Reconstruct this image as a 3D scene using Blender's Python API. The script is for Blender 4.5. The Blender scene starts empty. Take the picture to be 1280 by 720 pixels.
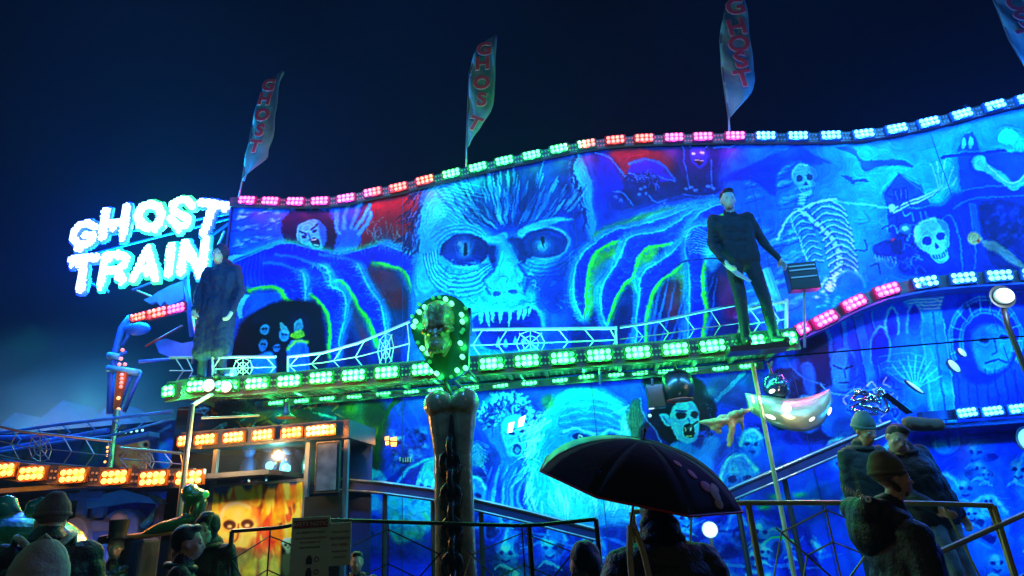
import bpy, bmesh, math, random
import numpy as np
from mathutils import Vector, Matrix, noise as mnoise
random.seed(7)
PI = math.pi
sc = bpy.context.scene; COL = sc.collection
FL, LEDP, LETP, WASH, HAZE, SMOKE, WARM = 4.3, 11.0, 430.0, 1.1, .0026, .12, 100      # light powers and air density
# ------------------------------------------------------------------ camera (hand-held, tipped up and slightly rolled)
CZ = 1.55; PITCH = math.radians(20.1); ROLL = math.radians(3.6); F = 770.0
fwd = Vector((0, math.cos(PITCH), math.sin(PITCH))); up0 = Vector((0, -math.sin(PITCH), math.cos(PITCH))); rt0 = Vector((1, 0, 0))
RT = rt0*math.cos(ROLL)-up0*math.sin(ROLL); UP = up0*math.cos(ROLL)+rt0*math.sin(ROLL)
cam = bpy.data.objects.new('camera', bpy.data.cameras.new('camera')); COL.objects.link(cam); sc.camera = cam
cam.data.sensor_width = 36; cam.data.lens = F/1280*36; cam.data.clip_end = 500; cam.data.clip_start = .05
m3 = Matrix((RT, UP, -fwd)).transposed(); cam.matrix_world = Matrix.Translation((0, 0, CZ)) @ m3.to_4x4()
# ------------------------------------------------------------------ night sky, exposure
w = bpy.data.worlds.new('World'); sc.world = w; w.use_nodes = True; nt = w.node_tree; bg = nt.nodes['Background']
bg.inputs[0].default_value = (.16, .35, 1, 1); bg.inputs[1].default_value = .0008
sc.view_settings.view_transform = 'Standard'; sc.view_settings.look = 'None'; sc.view_settings.exposure = 0; sc.view_settings.gamma = 1
sc.cycles.use_denoising = True; sc.cycles.max_bounces = 5; sc.cycles.diffuse_bounces = 2; sc.cycles.glossy_bounces = 2; sc.cycles.transmission_bounces = 3; sc.cycles.volume_bounces = 0
sc.cycles.caustics_reflective = False; sc.cycles.caustics_refractive = False; sc.cycles.sample_clamp_indirect = 4; sc.cycles.sample_clamp_direct = 0
sc.cycles.use_light_tree = True
# overhead blue floodlights of the fairground aimed at the ride (above the frame)
def lamp(name, kind, loc, energy, col, size=.05, aim=None, parent=None, spot=100):
    d = bpy.data.lights.new(name, kind); d.energy = energy; d.color = col
    if kind == 'AREA': d.shape = 'RECTANGLE'; d.size = size[0]; d.size_y = size[1]
    else: d.shadow_soft_size = size
    if kind == 'SPOT': d.spot_size = math.radians(spot); d.spot_blend = .6
    o = bpy.data.objects.new(name, d); COL.objects.link(o); o.location = loc
    if aim is not None: o.rotation_euler = (Vector(aim)-Vector(loc)).to_track_quat('-Z', 'Y').to_euler()
    if parent: o.parent = parent
    return o
BLUE = (.05, .41, 1.0)
lamp('fairground_lamp', 'POINT', (2.2, -4.5, 5.2), WARM, (1, .92, .42), .5)      # yellowish lamp on the stall behind the viewer
for x, e in ((-3.6, 230), (-.6, 280), (2.6, 330), (6.4, 560), (9.5, 500)): lamp('floodlight', 'SPOT', (x, 2.6-.1*x, 7.6), e*FL, BLUE, .25, (x*1.02, 8-.1*x, 4.3 if x < 5 else 3.6), spot=72)
# ------------------------------------------------------------------ helpers
def ray(x, y): return (fwd*F+RT*(x-640)+UP*(360-y)).normalized()
CAM = Vector((0, 0, CZ))
def aty(x, y, Y, k=0.0):
    d = ray(x, y); return CAM+d*(Y/(d.y-k*d.x))
def atz(x, y, z):
    d = ray(x, y); return CAM+d*((z-CZ)/d.z)
TH = math.atan(-.1); RZ = Matrix.Rotation(TH, 4, 'Z')
FR = Matrix.Translation((0, 8, 0)) @ RZ; FRI = FR.inverted()
def fl(x, y, off=0.0):                       # pixel -> facade frame (lx, off, lz); off < 0 is towards the viewer
    p = FRI @ aty(x, y, 8+off*math.sqrt(1.01), -.1); return Vector((p.x, off, p.z))
def srgb(c): return tuple(((v/255)/12.92 if v/255 <= .04045 else ((v/255+.055)/1.055)**2.4) for v in c)
MC = {}
def mat(name, col=(.5, .5, .5), rough=.5, metal=0.0, bump=0.0, bs=30, var=.25, vs=4.0, coat=0.0, emit=None, es=0.0, alpha=1, trans=0, sample=False):
    if name in MC: return MC[name]
    m = bpy.data.materials.new(name); m.use_nodes = True; n = m.node_tree.nodes; l = m.node_tree.links; b = n['Principled BSDF']
    b.inputs['Roughness'].default_value = rough; b.inputs['Metallic'].default_value = metal; b.inputs['Coat Weight'].default_value = coat; b.inputs['Coat Roughness'].default_value = .15
    tc = n.new('ShaderNodeTexCoord'); nz = n.new('ShaderNodeTexNoise'); nz.inputs['Scale'].default_value = vs; nz.inputs['Detail'].default_value = 5
    l.new(tc.outputs['Object'], nz.inputs['Vector']); mp = n.new('ShaderNodeMapRange'); l.new(nz.outputs['Fac'], mp.inputs[0])
    mp.inputs[1].default_value = .3; mp.inputs[2].default_value = .7; mp.inputs[3].default_value = 1-var; mp.inputs[4].default_value = 1+var*.6
    mx = n.new('ShaderNodeVectorMath'); mx.operation = 'SCALE'; mx.inputs[0].default_value = col; l.new(mp.outputs[0], mx.inputs['Scale']); l.new(mx.outputs[0], b.inputs['Base Color'])
    if bump:
        n2 = n.new('ShaderNodeTexNoise'); n2.inputs['Scale'].default_value = bs; n2.inputs['Detail'].default_value = 4; l.new(tc.outputs['Object'], n2.inputs['Vector'])
        bp = n.new('ShaderNodeBump'); bp.inputs['Strength'].default_value = bump; bp.inputs['Distance'].default_value = .02; l.new(n2.outputs['Fac'], bp.inputs['Height']); l.new(bp.outputs[0], b.inputs['Normal'])
    if emit: b.inputs['Emission Color'].default_value = (*emit, 1); b.inputs['Emission Strength'].default_value = es
    if trans: b.inputs['Transmission Weight'].default_value = trans
    b.inputs['Alpha'].default_value = alpha
    m.cycles.emission_sampling = 'AUTO' if sample else 'NONE'
    MC[name] = m; return m
class MB:
    def __init__(s): s.v = []; s.f = []; s.m = []; s.mi = 0
    def add(s, vs, fs):
        k = len(s.v); s.v += [tuple(v) for v in vs]; s.f += [tuple(i+k for i in f) for f in fs]; s.m += [s.mi]*len(fs); return s
    def box(s, c, d, R=None):
        c = Vector(c); x, y, z = d[0]/2, d[1]/2, d[2]/2; b = min(x, y, z)*.18; vs = []; 
        P = [Vector((sx*(x if a != 0 else x), sy*y, sz*z)) for a in (1,) for sx in (-1, 1) for sy in (-1, 1) for sz in (-1, 1)]
        vs = [(c+(R @ p if R else p)) for p in P]
        return s.add(vs, [(0, 1, 3, 2), (4, 6, 7, 5), (0, 4, 5, 1), (2, 3, 7, 6), (0, 2, 6, 4), (1, 5, 7, 3)])
    def tube(s, pts, r, n=8, cap=True):
        pts = [Vector(p) for p in pts]; rs = r if isinstance(r, (list, tuple)) else [r]*len(pts); vs = []; fs = []; prev = None
        for i, p in enumerate(pts):
            t = (pts[min(i+1, len(pts)-1)]-pts[max(i-1, 0)]); t = t.normalized() if t.length > 1e-9 else Vector((0, 0, 1))
            if prev is None: u = t.orthogonal().normalized()
            else: u = (prev-t*prev.dot(t)); u = u.normalized() if u.length > 1e-6 else t.orthogonal().normalized()
            prev = u; q = t.cross(u)
            for j in range(n): a = 2*PI*j/n; vs.append(p+(u*math.cos(a)+q*math.sin(a))*rs[i])
        for i in range(len(pts)-1):
            for j in range(n): a = i*n+j; b = i*n+(j+1) % n; fs.append((a, b, b+n, a+n))
        if cap: fs.append(tuple(reversed(range(n)))); fs.append(tuple(range((len(pts)-1)*n, len(pts)*n)))
        return s.add(vs, fs)
    def ball(s, c, r, nu=12, nv=8, R=None):
        c = Vector(c); r = r if isinstance(r, (list, tuple)) else (r, r, r); vs = []; fs = []
        for i in range(1, nv):
            t = PI*i/nv
            for j in range(nu):
                a = 2*PI*j/nu; p = Vector((r[0]*math.sin(t)*math.cos(a), r[1]*math.sin(t)*math.sin(a), r[2]*math.cos(t))); vs.append(c+(R @ p if R else p))
        for p in (Vector((0, 0, r[2])), Vector((0, 0, -r[2]))): vs.append(c+(R @ p if R else p))
        T, B = len(vs)-2, len(vs)-1
        for i in range(nv-2):
            for j in range(nu): a = i*nu+j; b = i*nu+(j+1) % nu; fs.append((a, a+nu, b+nu, b))
        for j in range(nu): fs.append((T, j, (j+1) % nu)); k = (nv-2)*nu; fs.append((B, k+(j+1) % nu, k+j))
        return s.add(vs, fs)
    def prism(s, pts, y0, y1):                # outline in (x, z), extruded along y
        n = len(pts); A = sum(pts[i][0]*pts[(i+1) % n][1]-pts[(i+1) % n][0]*pts[i][1] for i in range(n))
        if A < 0: pts = pts[::-1]
        vs = [(p[0], y0, p[1]) for p in pts]+[(p[0], y1, p[1]) for p in pts]
        fs = [tuple(range(n)), tuple(reversed(range(n, 2*n)))]+[((i+1) % n, i, i+n, (i+1) % n+n) for i in range(n)]
        return s.add(vs, fs)
    def mesh(s, name, mats, smooth=False, bevel=0):
        me = bpy.data.meshes.new(name); me.from_pydata(s.v, [], s.f)
        for m in (mats if isinstance(mats, (list, tuple)) else [mats]): me.materials.append(m)
        for p, k in zip(me.polygons, s.m): p.material_index = k
        bm = bmesh.new(); bm.from_mesh(me); bmesh.ops.recalc_face_normals(bm, faces=bm.faces); bm.to_mesh(me); bm.free()
        if smooth: me.shade_smooth()
        return me
    def build(s, name, mats, parent=None, smooth=False, bevel=0, auto=False):
        o = bpy.data.objects.new(name, s.mesh(name, mats, smooth or auto)); COL.objects.link(o)
        if parent: o.parent = parent
        if auto: o.data.set_sharp_from_angle(angle=math.radians(40))
        if bevel: b = o.modifiers.new('bevel', 'BEVEL'); b.width = bevel; b.segments = 2; b.limit_method = 'ANGLE'
        return o
def tag(o, label=None, cat=None, group=None, kind=None):
    for k, v in (('label', label), ('category', cat), ('group', group), ('kind', kind)):
        if v: o[k] = v
    return o
def thing(name, label, cat, loc=(0, 0, 0), rz=0.0, group=None):
    o = bpy.data.objects.new(name, None); COL.objects.link(o); o.location = loc; o.rotation_euler = (0, 0, rz); o.empty_display_size = .1
    return tag(o, label, cat, group)
def frame_thing(name, label, cat, lx, ly, group=None, lz=0.0):       # thing whose axes are the facade's, its base at (lx, ly) in the facade frame
    return thing(name, label, cat, FR @ Vector((lx, ly, lz)), TH, group)
def place_mesh(name, me, parent, loc=(0, 0, 0), rot=(0, 0, 0), sca=(1, 1, 1)):
    o = bpy.data.objects.new(name, me); COL.objects.link(o); o.parent = parent; o.location = loc; o.rotation_euler = rot; o.scale = sca; return o
def text_mesh(name, txt, size, m, ext=.003, off=0.0, align='CENTER'):
    cu = bpy.data.curves.new(name, 'FONT'); cu.body = txt; cu.size = size; cu.extrude = ext; cu.offset = off; cu.align_x = align; cu.align_y = 'CENTER'; cu.resolution_u = 3
    o = bpy.data.objects.new(name, cu); COL.objects.link(o); dg = bpy.context.evaluated_depsgraph_get()
    me = bpy.data.meshes.new_from_object(o.evaluated_get(dg)); bpy.data.objects.remove(o); me.materials.clear(); me.materials.append(m); return me
# ------------------------------------------------------------------ people: one continuous body grown from tapered volumes
def capsule_tris(a, b, ra, rb):
    m = MB(); d = b-a; L = d.length; n = 12
    if L < 1e-5: m.ball(a, ra); return m
    t = d/L; pts = []; rs = []
    for k in (0, .35, .7, .93): pts.append(a-t*ra*math.cos(k*PI/2*1.0)); rs.append(max(ra*math.sin(k*PI/2), .0008))
    pts.append(a); rs.append(ra); pts.append(b); rs.append(rb)
    for k in (.93, .7, .35, 0): pts.append(b+t*rb*math.cos(k*PI/2)); rs.append(max(rb*math.sin(k*PI/2), .0008))
    m.tube(pts, rs, n); return m
def sculpt(name, prims, mats, parent, voxel=.011, smooth=4, folds=None, M=None):
    """prims: ('c', a, b, ra, rb, tag) tapered limb or ('e', centre, radii, rot, tag) ellipsoid; merged to one skin, coloured by the nearest volume"""
    mb = MB()
    for p in prims:
        if p[0] == 'c': q = capsule_tris(Vector(p[1]), Vector(p[2]), p[3], p[4])
        else: q = MB().ball(p[1], p[2], 16, 12, p[3])
        mb.add(q.v, q.f)
    o = mb.build('tmp', mats[0]); r = o.modifiers.new('r', 'REMESH'); r.mode = 'VOXEL'; r.voxel_size = voxel
    s = o.modifiers.new('s', 'SMOOTH'); s.factor = .5; s.iterations = smooth
    dg = bpy.context.evaluated_depsgraph_get(); me = bpy.data.meshes.new_from_object(o.evaluated_get(dg)); bpy.data.objects.remove(o)
    n = len(me.vertices); V = np.zeros(n*3, np.float32); me.vertices.foreach_get('co', V); V = V.reshape(-1, 3); best = np.full(n, 1e9); tg = np.zeros(n, int)
    for p in prims:
        if p[0] == 'c':
            a, b = np.array(p[1]), np.array(p[2]); d = b-a; L = d@d+1e-12; t = np.clip((V-a)@d/L, 0, 1); D = np.linalg.norm(V-a-t[:, None]*d, axis=1)-(p[3]+(p[4]-p[3])*t); k = p[5]
        else:
            R = np.array(p[3]) if p[3] else np.eye(3); q = (V-np.array(p[1]))@R; rr = np.array(p[2] if isinstance(p[2], (list, tuple)) else (p[2],)*3); D = (np.linalg.norm(q/rr, axis=1)-1)*rr.min(); k = p[4]
        u = D < best; best[u] = D[u]; tg[u] = k
    if folds:
        N = np.zeros(n*3, np.float32); me.vertices.foreach_get('normal', N); N = N.reshape(-1, 3)
        for i in range(n):
            f = folds.get(tg[i])
            if f:
                v = V[i]; a = .5*mnoise.noise(Vector((v[0]*7+3, v[1]*7, v[2]*5)))-.55*(1-abs(mnoise.noise(Vector((v[0]*6+v[2]*3, v[1]*6, v[2]*9+5)))))**5+.35*mnoise.noise(Vector((v[0]*22, v[1]*22, v[2]*17+5)))
                if len(f) > 1: a += f[1]*abs(math.sin(v[2]*PI/f[2]))*1.2
                V[i] += N[i]*a*f[0]
        me.vertices.foreach_set('co', V.ravel())
    me.materials.clear()
    for m in mats: me.materials.append(m)
    lp = np.zeros(len(me.polygons)*1, int); ls = np.zeros(len(me.polygons), np.int32); me.polygons.foreach_get('loop_start', ls)
    vi = np.zeros(len(me.loops), np.int32); me.loops.foreach_get('vertex_index', vi); me.polygons.foreach_set('material_index', tg[vi[ls]].astype(np.int32)); me.shade_smooth(); me.update()
    me.name = name; o = bpy.data.objects.new(name, me); COL.objects.link(o); o.parent = parent
    return o
def head_prims(c, R, s=1.0, skin=0, nose=1.0):
    def P(x, y, z): return c+R @ Vector((x*s, y*s, z*s))
    e = lambda x, y, z, r: ('e', P(x, y, z), tuple(v*s for v in r), R, skin)
    return [e(0, .012, .035, (.077, .095, .085)), e(0, -.03, -.03, (.062, .066, .085)), e(0, -.055, -.085, (.036, .032, .026)), e(0, -.086, .022, (.052, .014, .012)),
            ('c', P(0, -.094, .008), P(0, -.113*nose, -.028), .009*s, .014*s, skin), e(0, -.096, -.058, (.024, .012, .008)), e(0, -.093, -.071, (.021, .011, .007)),
            e(.077, .005, -.01, (.010, .02, .032)), e(-.077, .005, -.01, (.010, .02, .032)), e(.042, -.066, -.025, (.022, .022, .022)), e(-.042, -.066, -.025, (.022, .022, .022))]
def hand_prims(w, d, side, R, s=1.0, curl=.6, skin=0):
    """w wrist, d unit direction of the hand, R columns: palm normal helper"""
    n = R.normalized(); q = d.cross(n).normalized(); n = q.cross(d).normalized(); pr = []
    pc = w+d*.045*s
    pr.append(('c', w, w+d*.03*s, .024*s, .026*s, skin))
    for k in range(4):
        x = (k-1.5)*.020*s; b = w+d*.085*s+q*x; pr.append(('c', w+d*.02*s+q*x*.7, b, .013*s, .0115*s, skin)); L = (.036, .043, .041, .032)[k]*s
        d1 = (d*math.cos(curl*.6)+n*math.sin(curl*.6)).normalized(); d2 = (d*math.cos(curl*1.6)+n*math.sin(curl*1.6)).normalized(); d3 = (d*math.cos(curl*2.4)+n*math.sin(curl*2.4)).normalized()
        e1 = b+d1*L; e2 = e1+d2*L*.7; e3 = e2+d3*L*.5; pr += [('c', b, e1, .0105*s, .0095*s, skin), ('c', e1, e2, .0095*s, .0088*s, skin), ('c', e2, e3, .0088*s, .0078*s, skin)]
    t0 = w+d*.02*s+q*side*.024*s; t1 = t0+(d*.6+q*side*.8+n*.3).normalized()*.038*s; t2 = t1+(d*.85+q*side*.2+n*.5).normalized()*.03*s
    pr += [('c', t0, t1, .015*s, .012*s, skin), ('c', t1, t2, .012*s, .0095*s, skin)]
    return pr
def person(label, loc, H=1.78, face=0.0, J=None, coat='black', legs='jeans', skin='skin', bulk=1.0, length=.0, flare=.0, head=(0, 0, 0), lean=(0, 0), hands=True, gloves=None, puff=None, group=None, hair=None, hat=None, voxel=.011, female=False, hood=None, cat='person'):
    """J overrides joints (metres for H = 1.8, x right of the viewer when face = 0, y away from the viewer): person faces the viewer (-y) at face = 0"""
    root = thing('person', label, cat, loc, face, group); k = H/1.8
    j = dict(pel=(0, 0, .95), hipL=(-.095, 0, .92), hipR=(.095, 0, .92), knL=(-.11, -.015, .50), knR=(.11, -.015, .50), anL=(-.12, .02, .085), anR=(.12, .02, .085), toeL=(-.14, -.13, .035), toeR=(.14, -.13, .035),
             wa=(0, 0, 1.08), ch=(0, .005, 1.30), shL=(-.18, .01, 1.455), shR=(.18, .01, 1.455), elL=(-.235, .03, 1.17), elR=(.235, .03, 1.17), wrL=(-.25, -.03, .92), wrR=(.25, -.03, .92), nk=(0, .015, 1.50), hd=(0, -.01, 1.665))
    if J: j.update(J)
    lx, ly = lean
    for q in j:
        v = Vector(j[q])
        if v.z > .95: v.x += (v.z-.95)*lx; v.y += (v.z-.95)*ly
        j[q] = v*k
    b = bulk*k; SK, CO, TR, SH, GL = 0, 1, 2, 3, 4; P = []
    I3 = Matrix.Identity(3)
    # trunk
    ax = (j['shR']-j['shL']).normalized(); upv = (j['nk']-j['pel']).normalized(); fy = upv.cross(ax).normalized(); RT3 = Matrix((ax, fy, ax.cross(fy))).transposed()
    def E(c, r, t): P.append(('e', c, tuple(v*b for v in r), RT3, t))
    E(j['pel'], (.165, .125, .13), CO); E((j['pel']+j['wa'])/2, (.155, .118, .12), CO); E(j['wa'], (.155, .115, .13), CO); E((j['wa']+j['ch'])/2, (.168, .122, .13), CO); E(j['ch'], (.18, .128, .14), CO)
    E(j['ch']+upv*.09*k, (.165, .10, .085), CO)
    fq = fy*.0
    for s in 'LR':
        a_ = j['sh'+s]*.62+j['ch']*.38; h_ = j['hip'+s]*1.0+Vector((0, 0, .03))
        P.append(('c', a_-Vector((0, 0, .06)), h_, .105*b, .118*b, CO)); P.append(('c', a_-Vector((0, 0, .0)), j['sh'+s]-Vector((0, 0, .04)), .075*b, .06*b, CO))
        P.append(('c', j['ch']+upv*.10*k, j['sh'+s], .075*b, .068*b, CO))
        P.append(('c', j['sh'+s], j['el'+s], .068*b, .052*b, CO)); P.append(('c', j['el'+s], j['wr'+s], .053*b, .040*b, CO))
        P.append(('c', j['pel']*.5+j['hip'+s]*.5, j['hip'+s], .105*b, .10*b, TR)); P.append(('c', j['hip'+s], j['kn'+s], .095*k*min(bulk, 1.1), .066*k, TR)); P.append(('c', j['kn'+s], j['an'+s], .064*k, .052*k, TR))
        P.append(('c', j['an'+s]-Vector((0, 0, .03*k)), j['toe'+s], .045*k, .036*k, SH))
        if length: # long coat skirt follows the thighs
            h = j['hip'+s]; P.append(('c', h, h+(j['kn'+s]-h)*length, .13*b, (.125+flare)*b, CO))
        if hands:
            d = (j['wr'+s]-j['el'+s]).normalized(); n = Vector((1 if s == 'L' else -1, -.2, 0)); P += hand_prims(j['wr'+s]+d*.005, d, -1 if s == 'L' else 1, n, k, .55, GL if gloves else SK)
    if length: P.append(('c', j['pel'], j['pel']-Vector((0, 0, .42*length*k)), .15*b, (.13+flare)*b, CO))
    P.append(('c', j['nk']-upv*.04*k, j['hd']-upv*.06*k, .058*k, .052*k, SK))
    P.append(('c', j['nk']-upv*.03*k, j['nk']+upv*.03*k, .082*b, .070*b, CO))       # collar
    yaw, pit, rol = head; RH = (Matrix.Rotation(yaw, 3, 'Z') @ Matrix.Rotation(pit, 3, 'X') @ Matrix.Rotation(rol, 3, 'Y'))
    P += head_prims(j['hd'], RH, k, SK)
    if hood: P += [('e', j['hd']+RH @ Vector((0, .03, .03))*k, (.105*k, .11*k, .125*k), RH, CO), ('e', j['nk']+Vector((0, .05, .02)), (.13*k, .11*k, .08*k), I3, CO)]
    mats = [MC[skin], MC[coat], MC[legs], MC['shoe'], MC[gloves] if gloves else MC['shoe']]
    f1 = (.017*k,) if not puff else (.014*k, puff[0], puff[1])
    sculpt('body', P, mats, root, voxel, 7, {CO: f1, TR: (.008*k,)})
    c = j['hd']
    if coat.endswith('coat'):                # zip, stand-up collar, hem drawcord
        nk_ = j['nk']; col = MB(); col.tube([nk_+RT3 @ Vector((.088*k*1.15*math.cos(t), .080*k*1.15*math.sin(t)+.005, .012+.02*math.sin(t))) for t in np.linspace(0, 2*PI, 21)], .024*k, 8); col.build('collar', mats[1], root, True)
    def HP(x, y, z): return c+RH @ (Vector((x, y, z))*k)
    eb = MB()
    for s in (-1, 1): eb.ball(HP(.03*s, -.083, .002), .0115*k, 8, 6)
    if not hood or skin: 
        for s in (-1, 1): 
            MB().ball(HP(.03*s, -.0835, .002), .0125*k, 10, 8).build('eye', MC['eye'], root, True)
    if hair: 
        h = MB(); hc = MC[hair[0]]; L = hair[1]; pr = [('e', HP(0, .024, .05), (.088*k, .098*k, .088*k), RH, 0), ('e', HP(0, .055, .015 if L < .05 else .0), ((.072 if L < .05 else .083)*k, .06*k, (.07 if L < .05 else .09)*k), RH, 0), ('e', HP(0, -.045, .105), (.06*k, .045*k, .028*k), RH, 0)]
        if L >= .05: pr += [('c', HP(sx*.06, .05, -.02), HP(sx*.075, .05, -.02-L), .05*k, .035*k, 0) for sx in (-1, 0, 1)]
        sculpt('hair', pr, [hc], root, .012, 2, {0: (.008,)})
    if hat:
        kind, m = hat[0], MC[hat[1]]
        if kind == 'beanie':
            pr = [('e', HP(0, .02, .065), (.097*k, .110*k, .100*k), RH, 0), ('e', HP(0, .035, .125), (.066*k, .075*k, .060*k), RH, 0)]
            o = sculpt('beanie', pr, [m], root, .010, 2, {0: (.006,)}); q = MB(); ps = [HP(.086*math.cos(t), .02+.099*math.sin(t), .040) for t in np.linspace(0, 2*PI, 25)]; q.tube(ps, .016*k, 8); q.build('turned_up_cuff', m, o, True)
            if len(hat) > 2: MB().ball(HP(0, .03, .19), .045*k, 12, 9).build('bobble', m, o, True)
        if kind == 'tophat':
            q = MB(); ax_ = RH @ Vector((0, 0, 1)); b0 = HP(0, .01, .085); q.tube([b0, b0+ax_*.012], [.155*k, .155*k], 24); q.tube([b0, b0+ax_*.06, b0+ax_*.17], [.092*k, .088*k, .10*k], 24); q.build('top_hat', m, root)
    return root
# ---------------------------------------------------------------- mural painter (airbrushed artwork on the ride's panels)
class Canvas:
    def __init__(s, x0, y0, w, h, base):
        s.x0, s.y0, s.w, s.h = x0, y0, w, h
        s.a = np.zeros((h, w, 3), np.float32) + np.array(base, np.float32)
        s.rng = np.random.RandomState(5)
    def _win(s, xs, ys, pad):
        x0 = max(int(min(xs)-pad)-s.x0, 0); x1 = min(int(max(xs)+pad)+2-s.x0, s.w)
        y0 = max(int(min(ys)-pad)-s.y0, 0); y1 = min(int(max(ys)+pad)+2-s.y0, s.h)
        if x1 <= x0 or y1 <= y0: return None
        X, Y = np.meshgrid(np.arange(x0, x1)+s.x0+.0, np.arange(y0, y1)+s.y0+.0)
        return x0, x1, y0, y1, X, Y
    def _put(s, wn, m, col):
        x0, x1, y0, y1 = wn[:4]; m = m[..., None]
        s.a[y0:y1, x0:x1] = s.a[y0:y1, x0:x1]*(1-m)+np.array(col, np.float32)*m
    def dist(s, pts, X, Y, wid=None):
        best = np.full(X.shape, 1e9, np.float32)
        for i in range(len(pts)-1):
            (ax, ay), (bx, by) = pts[i], pts[i+1]
            dx, dy = bx-ax, by-ay; L = dx*dx+dy*dy+1e-9
            t = np.clip(((X-ax)*dx+(Y-ay)*dy)/L, 0, 1)
            d = np.hypot(X-ax-t*dx, Y-ay-t*dy)
            if wid is not None: d = d/(wid[i]+(wid[i+1]-wid[i])*t+1e-3)
            best = np.minimum(best, d)
        return best
    def poly(s, pts, col, soft=1.2, a=1.0, sm=True, tex=0):
        if sm: pts = spl(pts, True)
        xs = [p[0] for p in pts]; ys = [p[1] for p in pts]
        wn = s._win(xs, ys, soft*2)
        if wn is None: return
        X, Y = wn[4], wn[5]; ins = np.zeros(X.shape, bool); n = len(pts)
        for i in range(n):
            (ax, ay), (bx, by) = pts[i], pts[(i+1) % n]
            if ay == by: continue
            c = ((ay > Y) != (by > Y)) & (X < (bx-ax)*(Y-ay)/(by-ay)+ax); ins ^= c
        d = s.dist(list(pts)+[pts[0]], X, Y); sd = np.where(ins, d, -d)
        m = np.clip(sd/(soft*2)+.5, 0, 1); m = m*m*(3-2*m)*a
        if tex: m = m*(1-tex+tex*noise2(m.shape, 5, s.rng)*1.6).clip(0, 1)
        s._put(wn, m, col)
    def line(s, pts, col, w=1.5, a=1.0, sm=True, taper=False, soft=.7):
        if sm and len(pts) > 2: pts = spl(pts, False)
        if taper and len(pts) == 2: pts = [(pts[0][0]+(pts[1][0]-pts[0][0])*i/5, pts[0][1]+(pts[1][1]-pts[0][1])*i/5) for i in range(6)]
        n = len(pts)
        wid = [w*(1-.85*i/(n-1)) if taper else w for i in range(n)]
        if taper == 2: wid = [w*(.15+.85*math.sin(math.pi*i/(n-1))) for i in range(n)]
        wn = s._win([p[0] for p in pts], [p[1] for p in pts], w*2+2)
        if wn is None: return
        if taper:
            d = s.dist(pts, wn[4], wn[5], wid); m = np.clip((1.3-d)/.6, 0, 1)*a
        else:
            d = s.dist(pts, wn[4], wn[5]); m = np.clip((w*.5+soft-d)/(2*soft), 0, 1)*a
        s._put(wn, m, col)
    def glow(s, pts, col, w=5, a=.8, sm=True, closed=False):
        if sm and len(pts) > 2: pts = spl(pts, closed)
        if closed: pts = list(pts)+[pts[0]]
        wn = s._win([p[0] for p in pts], [p[1] for p in pts], w*2.5)
        if wn is None: return
        d = s.dist(pts, wn[4], wn[5]); s._put(wn, np.exp(-(d/w)**2)*a, col)
    def blob(s, cx, cy, rx, ry, col, a=1, rot=0, p=2.0):
        R = max(rx, ry)*1.6; wn = s._win([cx-R, cx+R], [cy-R, cy+R], 1)
        if wn is None: return
        X, Y = wn[4]-cx, wn[5]-cy; c, q = math.cos(rot), math.sin(rot)
        u = (X*c+Y*q)/rx; v = (-X*q+Y*c)/ry; r = np.sqrt(u*u+v*v)
        s._put(wn, np.exp(-(r**p)*1.6)*a, col)
    def ell(s, cx, cy, rx, ry, col, a=1, rot=0, soft=1.2):
        pts = []
        for i in range(28):
            t = i*2*math.pi/28; x, y = rx*math.cos(t), ry*math.sin(t)
            pts.append((cx+x*math.cos(rot)-y*math.sin(rot), cy+x*math.sin(rot)+y*math.cos(rot)))
        s.poly(pts, col, soft, a, sm=False)
    def hairs(s, pts, n, length, ang, col, w=1.0, a=.7, spread=.3, jit=3):
        pts = spl(pts, False); r = s.rng
        for _ in range(n):
            i = r.uniform(0, len(pts)-1.01); k = int(i); f = i-k
            x = pts[k][0]*(1-f)+pts[k+1][0]*f+r.normal()*jit; y = pts[k][1]*(1-f)+pts[k+1][1]*f+r.normal()*jit
            tx, ty = pts[k+1][0]-pts[k][0], pts[k+1][1]-pts[k][1]
            g = (math.atan2(ty, tx)+ang if ang is not None else 0)+r.normal()*spread
            L = length*r.uniform(.5, 1.3)
            s.line([(x, y), (x+L*math.cos(g), y+L*math.sin(g))], col, w, a*r.uniform(.5, 1), sm=False, taper=True)
    def fuzz(s, x0, y0, x1, y1, amp, sc, col=None):
        sl = (slice(y0-s.y0, y1-s.y0), slice(x0-s.x0, x1-s.x0)); sh = s.a[sl].shape[:2]
        n = noise2(sh, sc, s.rng)-.5
        yy = np.linspace(0, 1, sh[0])[:, None]; xx = np.linspace(0, 1, sh[1])[None]
        e = np.clip(np.minimum(np.minimum(yy, 1-yy), np.minimum(xx, 1-xx))*8, 0, 1)
        if col is None: s.a[sl] *= (1+amp*n*e)[..., None]
        else:
            m = (np.clip(n*2.5, 0, 1)*amp*e)[..., None]; s.a[sl] = s.a[sl]*(1-m)+np.array(col, np.float32)*m
def noise2(sh, sc, rng):
    out = np.zeros(sh, np.float32); amp = .5; tot = 0
    for o in range(3):
        g = max(sc/(2**o), 1.5); gh, gw = int(sh[0]/g)+3, int(sh[1]/g)+3
        z = rng.rand(gh, gw).astype(np.float32)
        y = np.arange(sh[0])/g; x = np.arange(sh[1])/g; yi = y.astype(int); xi = x.astype(int)
        fy = (y-yi)[:, None]; fx = (x-xi)[None]; fy = fy*fy*(3-2*fy); fx = fx*fx*(3-2*fx)
        A = z[yi][:, xi]; B = z[yi][:, xi+1]; Cc = z[yi+1][:, xi]; D = z[yi+1][:, xi+1]
        out += amp*((A*(1-fx)+B*fx)*(1-fy)+(Cc*(1-fx)+D*fx)*fy); tot += amp; amp *= .5
    return out/tot
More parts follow.
